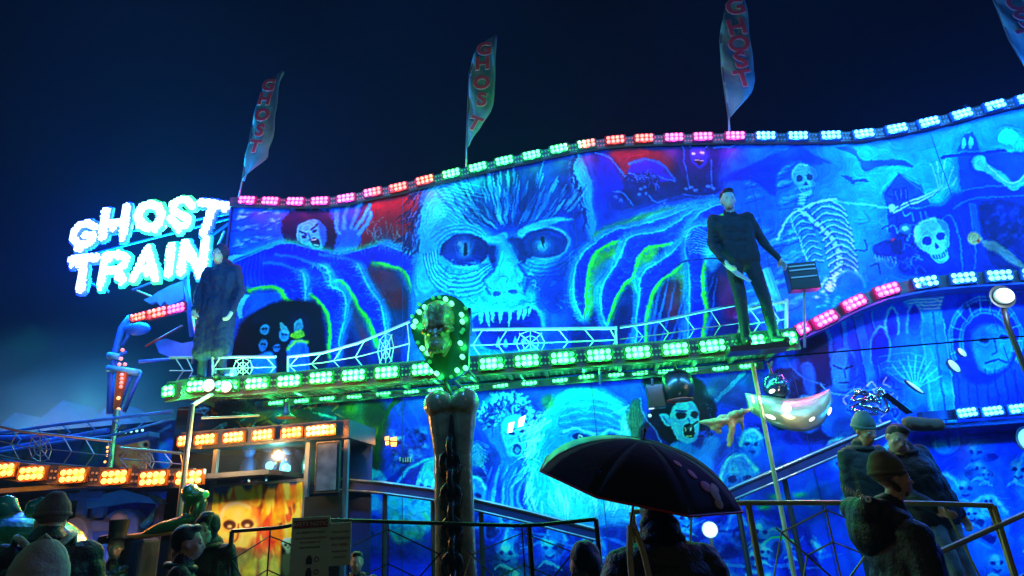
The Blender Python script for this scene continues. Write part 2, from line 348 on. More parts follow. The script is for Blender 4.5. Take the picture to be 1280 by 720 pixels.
def spl(p, closed, k=5):
    n = len(p); out = []; rng_ = range(n) if closed else range(n-1)
    for i in rng_:
        if closed: a, b, c, d = p[i-1], p[i], p[(i+1) % n], p[(i+2) % n]
        else: a, b, c, d = p[max(i-1, 0)], p[i], p[i+1], p[min(i+2, n-1)]
        for j in range(k):
            t = j/k
            out.append(tuple(.5*((2*b[q])+(-a[q]+c[q])*t+(2*a[q]-5*b[q]+4*c[q]-d[q])*t*t+(-a[q]+3*b[q]-3*c[q]+d[q])*t**3) for q in (0, 1)))
    if not closed: out.append(tuple(p[-1]))
    return out
CY = (40, 200, 255); BL = (0, 50, 225); DB = (4, 16, 105); LB = (0, 125, 250); GR = (20, 190, 90); NV = (2, 8, 50)
def skull(c, x, y, s, col, dark, rot=0.0):
    def T(pts): return [(x+s*(u*math.cos(rot)-v*math.sin(rot)), y+s*(u*math.sin(rot)+v*math.cos(rot))) for u, v in pts]
    c.poly(T([(-1, -.3), (-.85, -.9), (-.3, -1.25), (.4, -1.2), (.9, -.8), (1, -.2), (.8, .25), (.72, .6), (.5, .75), (.45, 1.2), (.1, 1.4), (-.3, 1.3), (-.5, .9), (-.62, .5), (-.9, .2)]), col, 1)
    c.poly(T([(.5, -1.1), (.95, -.7), (1, -.1), (.75, .4), (.5, 1.1), (.45, .6), (.7, -.1)]), dark, 3, .45)
    for e in (-.42, .42): c.ell(*T([(e, -.1)])[0], .27*s, .25*s, dark, .95, rot, 1)
    c.poly(T([(0, .15), (.16, .5), (-.16, .5)]), dark, .8, .95, sm=False)
    c.poly(T([(-.42, .72), (0, .8), (.42, .7), (.36, .98), (0, 1.06), (-.36, 1.0)]), dark, .8, .8)
    for i in range(5):
        q = T([(-.3+i*.15, .72), (-.3+i*.15, 1.0)]); c.line(q, col, max(.07*s, .8), .9, sm=False)
    c.glow(T([(-1, -.3), (-.85, -.9), (-.3, -1.25), (.4, -1.2)]), (120, 235, 255), max(s*.09, 1), .6)
def finger(c, outer, inner, green_in=True, body=(0, 40, 238)):
    pts = list(outer)+list(reversed(inner))
    c.glow(pts, (0, 84, 200), 8, .5, closed=True)
    c.glow(inner, (50, 215, 50), 4.2, .9)
    c.glow(outer, (30, 190, 240), 6, .85)
    c.poly(pts, body, 2.5); c.glow(outer, (10, 110, 255), 5, .6)
    mid = [((o[0]+i[0])/2, (o[1]+i[1])/2) for o, i in zip(spl(outer, False)[::3], spl(inner, False)[::3])]
    if len(mid) > 2: c.glow(mid, (0, 20, 200), 5, .3)
    for q in mid[1:-1]:
        for k in range(3): c.line([(q[0]-7, q[1]+c.rng.uniform(-5, 5)), (q[0], q[1]+3+c.rng.uniform(-5, 5)), (q[0]+7, q[1]+c.rng.uniform(-5, 5))], (10, 90, 255), 1.1, .3, taper=2)
    c.hairs(outer, 90, 10, 1.9, (20, 140, 255), 1.0, .5, .35, 2)
    c.hairs(outer, 40, 6, 1.4, (70, 190, 255), .9, .4, .3, 1.5); c.hairs(inner, 50, 7, -1.9, (0, 90, 250), 1.0, .5, .35, 1.5)
    c.line(outer, (50, 190, 255), 2.0, .9); c.glow(inner, (60, 235, 60), 1.9, .9)
def paint():
    c = Canvas(240, 90, 1320, 690, (0, 75, 225)); r = c.rng
    # ------------ upper left: evening sky, red field, dark wood
    c.poly([(240, 90), (470, 90), (470, 330), (240, 330)], (0, 88, 232), 3, sm=False)
    c.poly([(446, 215), (560, 190), (560, 330), (500, 320), (445, 330), (430, 300), (452, 262)], (84, 22, 56), 9)
    c.poly([(330, 350), (560, 310), (560, 460), (330, 470)], (3, 22, 100), 12, .95, sm=False)
    c.poly([(400, 340), (540, 325), (535, 420), (480, 440), (430, 400)], (14, 60, 120), 12, .9)
    for q in [((455, 330), (478, 324), (500, 350), (507, 385), (480, 380)), ((470, 372), (480, 400), (500, 440), (470, 420)), ((440, 382), (452, 400), (463, 430), (450, 425))]: c.poly(q, (96, 34, 60), 6, .85)
    for (x, y, w) in [(305, 272, 26), (318, 265, 30), (300, 285, 22), (322, 284, 34), (340, 263, 20), (308, 300, 28), (332, 297, 30), (300, 306, 18), (345, 275, 16), (338, 310, 22)]:
        for k in range(7): c.blob(x+r.uniform(-w/2, w/2), y+r.uniform(-2.5, 2.5), r.uniform(3, 6), r.uniform(1.4, 2.6), (80, 185, 245), .55, -.25)
        c.line([(x-w/2, y+4), (x, y+2), (x+w/2, y-3)], (0, 40, 190), 1.6, .5)
    # flames / sparks behind the hand
    for i in range(26):
        x = r.uniform(440, 530); y = r.uniform(285, 318); c.line([(x, y), (x+r.uniform(-8, 8), y-r.uniform(6, 14)), (x+r.uniform(-4, 10), y-r.uniform(14, 26))], (60, 160, 190), 1, .5, taper=True)
    # shouting dark haired woman with raised hand
    c.poly([(356, 300), (352, 280), (362, 266), (380, 262), (404, 264), (415, 275), (421, 292), (420, 316), (400, 318), (360, 306)], (3, 12, 72), 2.5)
    c.hairs([(360, 300), (356, 278), (372, 264), (400, 264), (418, 284), (422, 312)], 70, 12, 1.8, (3, 10, 70), 1.8, .9, .6, 3)
    c.poly([(371, 292), (373, 281), (384, 275), (398, 276), (405, 284), (408, 298), (404, 310), (396, 312), (384, 306), (374, 301)], (58, 165, 242), 1.2)
    c.poly([(398, 277), (406, 284), (409, 300), (404, 310), (401, 296)], (16, 90, 215), 2, .8)
    c.line([(375, 289), (384, 293)], (4, 20, 110), 2, 1); c.line([(389, 286), (397, 280)], (4, 20, 110), 2, 1)
    c.ell(381, 295.5, 3, 1.6, (4, 20, 100)); c.ell(393, 288, 3, 1.7, (4, 20, 100), rot=-.4)
    c.line([(386, 291), (389, 298), (386, 300)], (10, 70, 190), 1.2, .8)
    c.poly([(388, 300), (395, 297), (400, 303), (398, 310), (392, 308)], (3, 10, 70), .8); c.line([(390, 300), (396, 299)], (190, 230, 255), 1.4); c.line([(393, 306), (398, 307)], (150, 210, 255), 1.2)
    c.poly([(418, 316), (424, 290), (440, 282), (452, 290), (444, 312)], (10, 96, 225), 2)
    for q in [((424, 292), (420, 276), (421, 264)), ((430, 286), (430, 270), (434, 256)), ((438, 284), (444, 268), (450, 254)), ((444, 286), (454, 272), (461, 258)), ((448, 292), (458, 280), (463, 266))]:
        c.line(q, (26, 120, 235), 6, .95, taper=False); c.glow(q, (70, 180, 250), 1.8, .6)
    # ------------ the left claw hand
    c.poly([(282, 326), (300, 398), (313, 368), (335, 358), (340, 330), (310, 320)], (60, 200, 245), 1.2)
    c.poly([(312, 367), (340, 357), (372, 370), (350, 385), (322, 392), (303, 396)], (0, 80, 230), 1.5)
    c.glow([(338, 358), (352, 362), (358, 376)], (60, 190, 60), 4, .9)
    back = [(290, 330), (321, 316), (340, 308), (356, 304), (376, 306), (402, 313), (426, 317), (449, 314), (472, 306), (484, 306), (502, 313), (519, 321), (524, 340), (500, 336), (484, 331), (467, 329), (449, 342), (414, 352), (397, 345), (380, 352), (353, 363), (312, 367), (292, 362)]
    c.glow(back[:12], (20, 200, 170), 6, .9); c.poly(back, (0, 22, 205), 1.4)
    finger(c, [(484, 306), (502, 313), (519, 321), (526, 340), (531, 368)], [(467, 329), (484, 331), (502, 337), (513, 352), (521, 378)])
    finger(c, [(408, 323), (437, 324), (449, 334), (457, 352), (470, 371), (479, 388), (481, 430)], [(414, 352), (426, 351), (438, 363), (450, 384), (458, 396), (467, 415), (473, 432)])
    finger(c, [(372, 320), (386, 325), (405, 333), (412, 345), (416, 358), (430, 367), (432, 388), (427, 415), (422, 446)], [(365, 350), (379, 363), (388, 367), (398, 375), (408, 390), (411, 403), (413, 415), (413, 430), (412, 446)])
    finger(c, [(330, 327), (362, 330), (376, 339), (382, 352), (381, 376)], [(312, 362), (338, 358), (352, 363), (358, 372), (368, 378)])
    c.poly(back[:12]+[(500, 326), (455, 328), (410, 328), (360, 340), (320, 350)], (0, 30, 222), 4, .85)
    c.line(back[:12], (30, 165, 255), 1.6, .9); c.hairs(back[3:12], 60, 8, 1.8, (10, 110, 250), 1, .7, .4, 1)
    for i in range(8): c.line([(298+i*5, 324-i*2), (293+i*5, 342), (296+i*5, 362-i)], (20, 90, 250), 1.1, .6)
    for q in [((345, 318), (370, 322), (398, 334), (408, 350)), ((400, 318), (430, 322), (446, 330)), ((330, 330), (352, 330), (372, 340))]: c.glow(q, (20, 120, 255), 2.2, .7)
    # crowd of little things under the hand: dark cave with pale faces and a pale robed figure
    c.poly([(306, 400), (330, 384), (365, 374), (395, 380), (402, 400), (400, 470), (290, 470), (296, 420)], (2, 10, 48), 4)
    for (x, y, s) in [(331, 412, 7), (329, 431, 8), (355, 419, 8), (346, 435, 5)]:
        c.ell(x, y, s*.8, s, (40, 120, 200), .9); c.ell(x-1.5, y-1, 1.2, 1.2, NV); c.ell(x+2, y-1, 1.2, 1.2, NV)
    for q in [((350, 402), (358, 408), (362, 418), (352, 414)), ((368, 418), (367, 406), (376, 398), (378, 410))]: c.poly(q, (60, 130, 170), 1, .9)
    c.poly([(362, 420), (375, 412), (380, 420), (370, 424)], (120, 190, 40), 1.5, .8)
    c.poly([(360, 470), (360, 432), (368, 426), (384, 428), (386, 470)], (20, 100, 235), 1.5); c.glow([(360, 436), (370, 427), (385, 427)], (120, 210, 60), 2.5, .8)
    c.poly([(318, 470), (312, 455), (322, 443), (342, 441), (343, 470)], (30, 140, 235), 3)
    # ------------ the giant bald face
    c.poly([(516, 470), (512, 400), (517, 340), (520, 290), (524, 250), (538, 225), (560, 205), (640, 180), (720, 175), (736, 200), (742, 240), (744, 290), (730, 320), (712, 360), (716, 410), (700, 470)], (6, 62, 190), 3)
    c.poly([(526, 258), (520, 300), (517, 350), (514, 400), (530, 470), (690, 470), (700, 430), (688, 385), (660, 350), (700, 330), (660, 290), (620, 300), (596, 268), (570, 250), (548, 222)], (12, 140, 248), 8)
    c.poly([(566, 210), (640, 190), (716, 184), (728, 220), (722, 280), (700, 270), (640, 285), (600, 280), (580, 260)], (4, 34, 140), 8, .92)
    c.poly([(596, 225), (620, 215), (640, 250), (625, 285), (598, 275), (575, 240)], (10, 80, 180), 7, .7)
    c.poly([(722, 190), (735, 212), (743, 245), (744, 285), (738, 300), (728, 270), (716, 240), (712, 210)], (22, 130, 245), 3)
    c.hairs([(722, 192), (716, 215), (722, 245), (730, 275)], 60, 12, .2, (4, 30, 130), 1.6, .9, .4, 2)
    c.hairs([(520, 250), (516, 285), (514, 310)], 60, 14, .5, (3, 16, 90), 1.8, .9, .5, 5); c.hairs([(526, 230), (518, 260), (514, 300)], 30, 16, .4, (60, 110, 220), .9, .7, .4, 4)
    c.poly([(560, 214), (590, 202), (604, 225), (594, 240), (582, 250), (560, 235)], (18, 120, 215), 5, .9)
    c.ell(584, 243, 4, 8, (4, 26, 90), .9, -.3, 2); c.glow([(577, 236), (580, 250), (588, 254)], (90, 190, 220), 2, .6)
    # forehead furrows radiating from the brow
    for i in range(190):
        ang = math.radians(r.uniform(-162, -28)); R0 = r.uniform(10, 66); L = r.uniform(14, 40)
        x = 636+R0*math.cos(ang)*1.5; y = 292+R0*math.sin(ang)*.95; a2 = ang*.7-math.pi/2*.3
        c.line([(x, y), (x+L*math.cos(a2), y+L*math.sin(a2))], [(60, 165, 245), (4, 22, 110), (30, 140, 240)][i % 3], 1.5, .5, sm=False, taper=2)
    for i in range(26):
        t = i/25; y0 = 222+t*60
        c.line([(530+r.uniform(-3, 3), y0+24), (552, y0+2-t*10), (578, y0+6), (600+r.uniform(-6, 8), y0+12)], [(70, 190, 255), (0, 84, 205)][i % 2], 1.1, .4)
    for (x, y, rx, ry, col, a) in [(540, 270, 14, 34, (40, 170, 255), .6), (530, 360, 12, 40, (60, 195, 255), .6), (560, 372, 26, 14, (0, 96, 225), .5), (600, 384, 30, 9, (60, 195, 255), .5), (560, 420, 30, 22, (50, 190, 255), .5), (676, 350, 24, 14, (0, 70, 200), .6), (690, 430, 20, 30, (0, 44, 160), .7), (640, 455, 40, 12, (60, 195, 255), .4), (660, 250, 34, 26, (3, 24, 120), .6), (520, 430, 10, 40, (0, 80, 220), .5), (700, 400, 16, 30, (0, 60, 190), .6), (600, 350, 10, 18, (0, 90, 220), .5), (588, 408, 6, 16, (0, 80, 210), .6), (686, 398, 5, 18, (0, 40, 150), .6)]: c.blob(x, y, rx, ry, col, a)
    c.poly([(528, 262), (540, 235), (560, 262), (552, 300), (546, 340), (560, 372), (600, 380), (630, 384), (600, 392), (560, 400), (530, 420), (520, 360)], (40, 170, 252), 7, .45)
    # eyes
    for k in range(11):
        d = k*2.6; c.line([(546-d*.7, 312+d*.2), (550-d*.4, 330+d*.9), (566, 341+d*1.15), (592+d*.3, 340+d), (612+d*.3, 328+d*.6)], [(0, 76, 195), (80, 205, 255)][k % 2], 1.5, .6)
    for k in range(6):
        d = k*2.4; c.line([(548-d, 306-d*.8), (562, 294-d), (590, 293-d), (612, 304-d*.5)], [(0, 84, 205), (70, 195, 255)][k % 2], 1.3, .5)
    c.ell(581, 313, 31, 21, (3, 24, 110), 1, -.03, 1.5); c.ell(581, 313, 27, 17.5, (3, 32, 128), 1, 0, 2)
    c.glow([(552, 320), (566, 331), (590, 334), (606, 325)], (60, 170, 240), 1.8, .8)
    c.blob(581, 311, 11, 13, (70, 165, 225), .8); c.ell(581.5, 311, 2.8, 8, (3, 14, 60), 1, .05); c.blob(574, 305, 3, 4, (180, 225, 250), .35)
    c.ell(680, 304, 32, 21, (3, 28, 120), 1, -.08, 1.5); c.ell(681, 304, 28, 17, (4, 44, 140), 1, -.08, 2)
    c.glow([(648, 296), (660, 287), (684, 283), (704, 290), (711, 302), (704, 316), (688, 324), (666, 322)], (50, 155, 240), 2.0, .85)
    c.blob(678, 308, 12, 11, (60, 190, 245), .85); c.line([(678, 298), (680, 311)], (3, 14, 60), 2.6, 1, taper=True); c.ell(679, 303, 1.8, 6, (3, 14, 60))
    for k in range(7):
        d = k*2.6; c.line([(652-d*.2, 322+d), (672, 331+d), (698, 328+d), (716+d*.1, 312+d)], [(0, 50, 160), (30, 140, 240)][k % 2], 1.4, .55)
    # brow, nose
    c.poly([(604, 300), (630, 290), (636, 297), (646, 296), (652, 285), (690, 272), (716, 274), (690, 280), (660, 291), (645, 304), (622, 304)], (40, 160, 250), 2, .9)
    c.poly([(632, 299), (650, 296), (655, 306), (660, 322), (650, 330), (640, 314)], (3, 22, 110), 2.5, .9)
    c.poly([(612, 306), (622, 308), (625, 322), (618, 336), (611, 322)], (3, 22, 110), 2.5, .9)
    c.poly([(624, 304), (640, 306), (648, 330), (655, 350), (650, 372), (628, 378), (608, 366), (606, 350), (620, 334)], (34, 165, 252), 5, .85)
    c.glow([(618, 338), (606, 352), (612, 366)], (0, 64, 190), 2.4, .8); c.glow([(648, 330), (660, 348), (654, 366)], (0, 54, 180), 2.4, .8)
    c.ell(622, 366, 5, 3, (0, 40, 150), .8); c.ell(641, 364, 5, 3, (0, 40, 150), .8)
    for i in range(150):
        x = r.uniform(545, 700); y = r.uniform(325, 400)
        c.line([(x, y), (x+r.uniform(-9, 9), y+r.uniform(-5, 6)), (x+r.uniform(-12, 12), y+r.uniform(-3, 9))], [(0, 74, 200), (70, 200, 255), (0, 100, 225)][i % 3], r.uniform(.8, 1.8), .4, taper=2)
    c.poly([(690, 335), (712, 330), (706, 372), (690, 392), (672, 380)], (4, 40, 150), 7, .7)
    # mouth
    c.poly([(592, 396), (610, 390), (640, 389), (662, 383), (672, 390), (676, 406), (668, 430), (640, 438), (608, 434), (594, 414)], (4, 44, 165), 2.5); c.blob(636, 410, 30, 12, (2, 20, 120), .8)
    c.glow([(590, 394), (612, 388), (640, 387), (662, 381), (676, 392), (680, 410)], (60, 190, 255), 2.5, .7)
    for (x, y, w, h, t) in [(601, 392, 5, 14, 0), (609, 391, 4, 19, 3), (616, 391, 4, 13, 1), (625, 390, 3.4, 13, 0), (637, 389, 4, 20, -2), (649, 387, 5, 12, 0), (656, 386, 4.5, 13, -1), (662, 385, 3, 9, -1)]:
        c.poly([(x-w/2, y), (x+w/2+.6, y-1), (x+w/2+t*.4, y+h*.5), (x+t, y+h), (x-w/2+t*.2, y+h*.55)], (70, 195, 240), .8)
    for (x, y, h) in [(622, 432, 12), (632, 433, 9), (644, 430, 9), (655, 428, 8)]: c.poly([(x-3, y), (x, y-h), (x+3, y)], (60, 180, 240), .9, .9)
    # ------------ right of the face: dark red sky, gargoyle, winged demon
    c.poly([(740, 180), (800, 170), (990, 165), (990, 240), (880, 240), (760, 270), (748, 230)], (5, 22, 118), 8, .95)
    c.poly([(764, 186), (810, 180), (840, 196), (836, 222), (800, 236), (776, 225)], (84, 20, 60), 10, .85)
    c.poly([(746, 196), (765, 200), (778, 225), (782, 255), (760, 275), (744, 270)], (10, 34, 205), 6, .8)
    c.poly([(786, 222), (790, 204), (802, 198), (820, 202), (836, 215), (842, 226), (826, 228), (806, 232)], (30, 30, 215), 3, .95)
    c.glow([(786, 205), (802, 199), (820, 202), (836, 214), (843, 227)], (20, 110, 245), 2, .9); c.line([(744, 190), (765, 200), (778, 218), (786, 221), (810, 217), (826, 222), (842, 227)], (20, 110, 245), 1.6, .9)
    c.poly([(784, 220), (812, 216), (824, 224), (822, 240), (806, 250), (792, 252), (776, 246), (780, 234)], (4, 14, 110), 2.5)
    for (x, y) in [(801, 236), (808, 242), (798, 243), (806, 234), (830, 254), (826, 258), (834, 258), (772, 240), (770, 247), (776, 251)]: c.ell(x, y, 2.4, 2, (50, 120, 240), .8)
    c.line([(768, 240), (778, 242), (788, 252), (791, 256)], (30, 110, 250), 2, .8); c.line([(812, 244), (820, 252), (832, 250)], (30, 110, 250), 2, .8)
    c.hairs([(790, 222), (812, 220), (820, 228)], 40, 8, .4, (40, 100, 235), .9, .7, .5, 4)
    c.poly([(760, 276), (780, 262), (830, 260), (860, 262), (878, 240), (905, 244), (905, 262), (850, 268), (800, 278)], (0, 70, 240), 6, .8)
    c.poly([(794, 184), (850, 178), (862, 190), (880, 240), (886, 205), (896, 190), (960, 178), (990, 190), (940, 205), (910, 230), (890, 245), (856, 243), (856, 205), (840, 190)], (4, 20, 125), 3, .9)
    for q in [((800, 178), (840, 180), (853, 186), (858, 215), (862, 236)), ((892, 186), (920, 182), (945, 176)), ((888, 200), (890, 234)), ((861, 180), (866, 187), (872, 186)), ((886, 182), (880, 187), (876, 186))]: c.line(q, (20, 110, 245), 1.5, .85)
    c.poly([(862, 190), (870, 184), (880, 186), (884, 196), (878, 210), (868, 208)], (8, 50, 200), 1.5); c.ell(867, 193, 2.5, 1.8, (90, 180, 255)); c.ell(878, 192, 2.5, 1.8, (90, 180, 255))
    c.poly([(866, 201), (873, 199), (878, 202), (873, 207)], NV, .7); c.line([(867, 201), (878, 201)], (130, 200, 255), 1, .8)
    for (x, y) in [(857, 236), (864, 234), (870, 238), (886, 234), (892, 236)]: c.ell(x, y, 3.2, 2.2, (60, 140, 245), .7)
    c.line([(853, 243), (880, 246), (905, 243)], (20, 110, 245), 2, .7)
    # ------------ right claw hand
    c.poly([(740, 300), (800, 276), (870, 255), (960, 256), (960, 470), (740, 470), (712, 420), (720, 340)], (3, 22, 105), 8, .95)
    c.poly([(745, 290), (790, 272), (840, 258), (900, 252), (900, 262), (800, 285), (750, 300)], (60, 190, 40), 5, .9)
    for q in [((735, 330), (770, 306), (778, 318), (756, 340), (744, 380), (735, 400)), ((800, 320), (808, 308), (822, 312), (812, 340), (796, 365), (788, 350)), ((845, 330), (860, 318), (868, 340), (850, 380), (838, 360))]: c.poly(q, (70, 190, 40), 5, .85)
    for q in [((742, 340), (764, 322), (764, 350), (748, 380)), ((800, 350), (818, 330), (814, 370))]: c.poly(q, (10, 90, 190), 5, .7)
    c.poly([(828, 360), (850, 350), (852, 395), (836, 400)], (86, 34, 60), 7, .9); c.poly([(895, 345), (925, 350), (935, 400), (905, 395)], (70, 24, 90), 8, .8)
    for i in range(16):
        x = r.uniform(800, 900); c.line([(x, 345), (x-r.uniform(2, 20), 400), (x-r.uniform(5, 36), 450)], (30, 120, 220), 1.6, .45, taper=2)
    palm = [(905, 256), (870, 258), (840, 268), (820, 280), (800, 290), (850, 320), (900, 330), (960, 320), (960, 256)]
    c.poly(palm, (0, 36, 220), 2)
    finger(c, [(905, 255), (872, 256), (838, 268), (800, 281), (768, 288), (748, 300), (729, 318), (717, 342), (717, 368), (722, 386), (728, 397)], [(880, 270), (838, 284), (812, 290), (790, 298), (765, 304), (748, 314), (737, 330), (733, 350), (733, 370), (732, 386), (730, 397)])
    finger(c, [(892, 258), (868, 262), (846, 278), (828, 288), (800, 292), (783, 300), (775, 322), (764, 340), (752, 360), (750, 380), (754, 398), (757, 406)], [(892, 272), (868, 282), (850, 300), (830, 306), (808, 310), (798, 322), (792, 345), (778, 358), (770, 372), (765, 388), (762, 398), (758, 406)])
    finger(c, [(904, 256), (884, 260), (866, 276), (852, 300), (838, 316), (822, 328), (806, 338), (800, 352), (800, 372), (796, 400), (794, 446)], [(905, 268), (886, 276), (872, 296), (862, 318), (846, 336), (828, 350), (816, 366), (812, 380), (808, 400), (806, 420), (806, 446)])
    finger(c, [(890, 280), (866, 284), (858, 296), (856, 314), (860, 334), (863, 356), (862, 380), (861, 410), (860, 446)], [(900, 300), (896, 304), (886, 318), (880, 330), (878, 350), (880, 370), (882, 400), (878, 420), (876, 446)])
    for i in range(11): c.line([(856+i*.6, 290+i*3.2), (868, 284+i*3.2), (884+i*.3, 290+i*3.0)], (70, 185, 255), 1.2, .75)
    c.poly([(878, 320), (884, 306), (900, 302), (916, 310), (900, 330), (888, 340)], (40, 175, 245), 4, .8)
    c.line([(828, 346), (852, 328), (890, 323), (915, 327)], (3, 20, 90), 1.2, .9)
    # ------------ far right upper: clouds, skeleton, bats, old houses
    c.poly([(905, 200), (990, 170), (1110, 165), (1180, 150), (1280, 120), (1560, 90), (1560, 330), (1240, 340), (1130, 380), (1000, 420), (935, 400), (925, 330)], (0, 104, 246), 12, .95)
    c.blob(1060, 300, 60, 90, (20, 165, 250), .8); c.blob(1120, 215, 60, 50, (20, 170, 252), .8); c.blob(1180, 230, 30, 60, (24, 185, 252), .85); c.blob(1265, 190, 40, 40, (30, 180, 250), .8)
    for i in range(60):
        x = r.uniform(930, 1010); y = 205+(x-930)*-.1+r.uniform(0, 190)
        for k in range(4): c.blob(x+k*4-8, y-k*1.5+r.uniform(-2, 2), r.uniform(3, 7), r.uniform(1.5, 3), (70, 190, 250), .4, -.3)
        c.line([(x-12, y+6), (x, y+4), (x+12, y-2)], (0, 40, 200), 2, .35)
    c.poly([(900, 226), (940, 205), (985, 186), (1010, 190), (1040, 204), (1010, 200), (988, 205), (970, 218), (968, 246), (940, 226)], (0, 44, 205), 2.5, .85)
    c.poly([(1044, 184), (1068, 186), (1078, 200), (1100, 200), (1125, 199), (1142, 209), (1118, 206), (1096, 209), (1080, 214), (1074, 200), (1064, 192)], (0, 58, 210), 1.5)
    c.poly([(1052, 218), (1064, 222), (1068, 226), (1078, 223), (1086, 226), (1072, 228), (1066, 230)], (0, 52, 200), 1)
    c.poly([(985, 186), (1000, 182), (1030, 204), (1020, 206), (1000, 200)], (0, 50, 205), 2, .8)
    # crooked houses
    hs = (0, 52, 205); hd = (0, 24, 150)
    c.poly([(1105, 240), (1124, 216), (1150, 232), (1164, 256), (1160, 300), (1112, 290)], hs, 1.5, .9, sm=False); c.line([(1104, 240), (1124, 215), (1168, 252)], (40, 130, 240), 1.6, .8, sm=False)
    c.poly([(1116, 236), (1134, 233), (1136, 250), (1118, 252)], hd, 1, .9, sm=False)
    for q in [((1120, 238), (1122, 250)), ((1126, 236), (1128, 250)), ((1132, 236), (1133, 250))]: c.line(q, (60, 150, 245), 1, .7)
    c.poly([(1180, 196), (1196, 194), (1204, 260), (1290, 240), (1290, 190), (1230, 190)], hs, 2, .85, sm=False); c.line([(1178, 196), (1256, 188)], (0, 30, 160), 3.4, 1)
    c.poly([(1196, 190), (1204, 168), (1216, 164), (1224, 188)], hs, 1.5, .9, sm=False); c.ell(1204, 180, 3, 8, (70, 185, 250)); c.ell(1213, 178, 3, 8, (70, 185, 250))
    c.ell(1260, 171, 13, 10, (40, 205, 255), 1, 0, 1.6)
    c.poly([(1120, 268), (1172, 256), (1200, 240), (1240, 232), (1300, 240), (1300, 345), (1150, 345), (1120, 330)], (0, 34, 180), 5, .9)
    for q in [((1118, 262), (1160, 258), (1180, 254), (1200, 238), (1260, 232)), ((1192, 262), (1210, 250), (1240, 247), (1285, 244)), ((1212, 255), (1220, 310), (1218, 335)), ((1178, 275), (1190, 270), (1200, 300), (1204, 340)), ((1140, 266), (1142, 276)), ((1150, 264), (1153, 276)), ((1156, 264), (1160, 276))]: c.line(q, (20, 110, 240), 2.2, .8)
    c.poly([(1224, 262), (1240, 252), (1262, 252), (1284, 265), (1290, 330), (1240, 330)], (0, 16, 120), 3, .9); c.fuzz(1225, 250, 1300, 335, .5, 9, (30, 120, 240))
    c.poly([(1212, 254), (1220, 254), (1228, 300), (1221, 306)], (10, 90, 235), 1.5, .9, sm=False)
    # skeleton: skull, spine, ribs, arm and hand
    skull(c, 1006, 224, 15, (60, 175, 235), (3, 50, 120), -.15)
    for i in range(6): c.ell(1004-i*.8, 244+i*3.4, 5, 1.8, (90, 200, 245), .9); c.line([(998, 246+i*3.4), (1010, 246+i*3.4)], (0, 60, 170), 1, .7)
    sp = spl([(1000, 262), (1014, 274), (1032, 290), (1044, 306), (1050, 326), (1044, 345), (1036, 362)], False, 4)
    c.line([(p[0], p[1]) for p in sp], (0, 70, 180), 12, .8, sm=False)
    for i, q in enumerate(sp): c.ell(q[0], q[1], 5.6, 2.3, (100, 215, 250), .95, .4)
    for i in range(12):
        y = 258+i*8.0; x = 1012+i*3.2-(max(0, i-6)*1.5)
        c.line([(x, y+4), (x+16, y-6), (x+34-i*.6, y-2), (x+44-i*.9, y+6)], (0, 62, 170), 3.4, .55); c.line([(x, y+2), (x+16, y-8), (x+34-i*.6, y-4), (x+44-i*.9, y+4)], (110, 215, 245), 2, .85)
        if i < 9: c.line([(x-6, y+4), (x-16, y+2), (x-24, y+12), (x-20, y+24)], (90, 205, 245), 1.8, .7); c.line([(x-6, y+6), (x-16, y+4), (x-25, y+14)], (0, 62, 170), 1.4, .6)
    c.line([(1000, 262), (984, 274), (972, 300)], (100, 210, 245), 3, .9); c.line([(1000, 262), (1026, 252), (1046, 250)], (110, 215, 250), 3, .9)
    c.line([(1044, 252), (1080, 256), (1116, 262)], (60, 180, 235), 2.6, .9); c.ell(1115, 261, 5, 5, (110, 205, 240))
    for d in (0, 4): c.line([(1117, 262+d), (1145, 249+d), (1174, 235+d*.7)], (110, 205, 235), 2.2, .95); c.line([(1118, 264+d), (1146, 251+d), (1174, 237+d*.6)], (0, 56, 160), 1, .8)
    for q in [((1174, 236), (1170, 222), (1164, 205)), ((1176, 235), (1174, 218), (1172, 202)), ((1178, 234), (1180, 218), (1182, 200)), ((1180, 235), (1188, 222), (1192, 208)), ((1178, 237), (1190, 230), (1196, 222))]: c.line(q, (100, 205, 240), 2, .9)
    for i in range(28): c.blob(1036+r.normal()*8, 368+r.uniform(-22, 20), 4, 2.5, (90, 200, 245), .7)
    c.ell(1062, 355, 17, 17, (10, 115, 240), .9); c.glow([(1048, 345), (1060, 338), (1076, 345), (1080, 358)], (50, 170, 245), 2, .7)
    # big bony arm top right
    c.poly([(1214, 200), (1222, 194), (1230, 196), (1234, 206), (1256, 218), (1268, 228), (1284, 214), (1290, 220), (1270, 238), (1258, 234), (1232, 216), (1218, 212)], (60, 175, 245), 1.4); c.line([(1234, 208), (1266, 230), (1290, 208)], (150, 225, 255), 1.4, .8)
    # creature heap and skull
    for i in range(46):
        x = 1128+r.normal()*22; y = 305+r.normal()*24; a = r.uniform(0, 6.28); R = r.uniform(4, 12)
        c.line([(x, y), (x+R*math.cos(a), y+R*math.sin(a)), (x+R*1.4*math.cos(a+.9), y+R*1.4*math.sin(a+.9))], [(20, 100, 235), (0, 14, 120), (50, 150, 245)][i % 3], 2, .7)
    c.ell(1132, 286, 7, 7, (20, 90, 230)); c.ell(1132, 286, 3.5, 3.5, (90, 190, 250)); c.poly([(1090, 308), (1112, 300), (1128, 306), (1120, 318), (1096, 322)], (0, 24, 150), 2); 
    for i in range(7): c.line([(1094+i*4, 321), (1096+i*4, 328)], (90, 180, 245), 1.4, .7)
    c.ell(1117, 300, 2.4, 1.6, (170, 40, 120))
    skull(c, 1168, 300, 22, (70, 185, 242), (0, 34, 165), -.35)
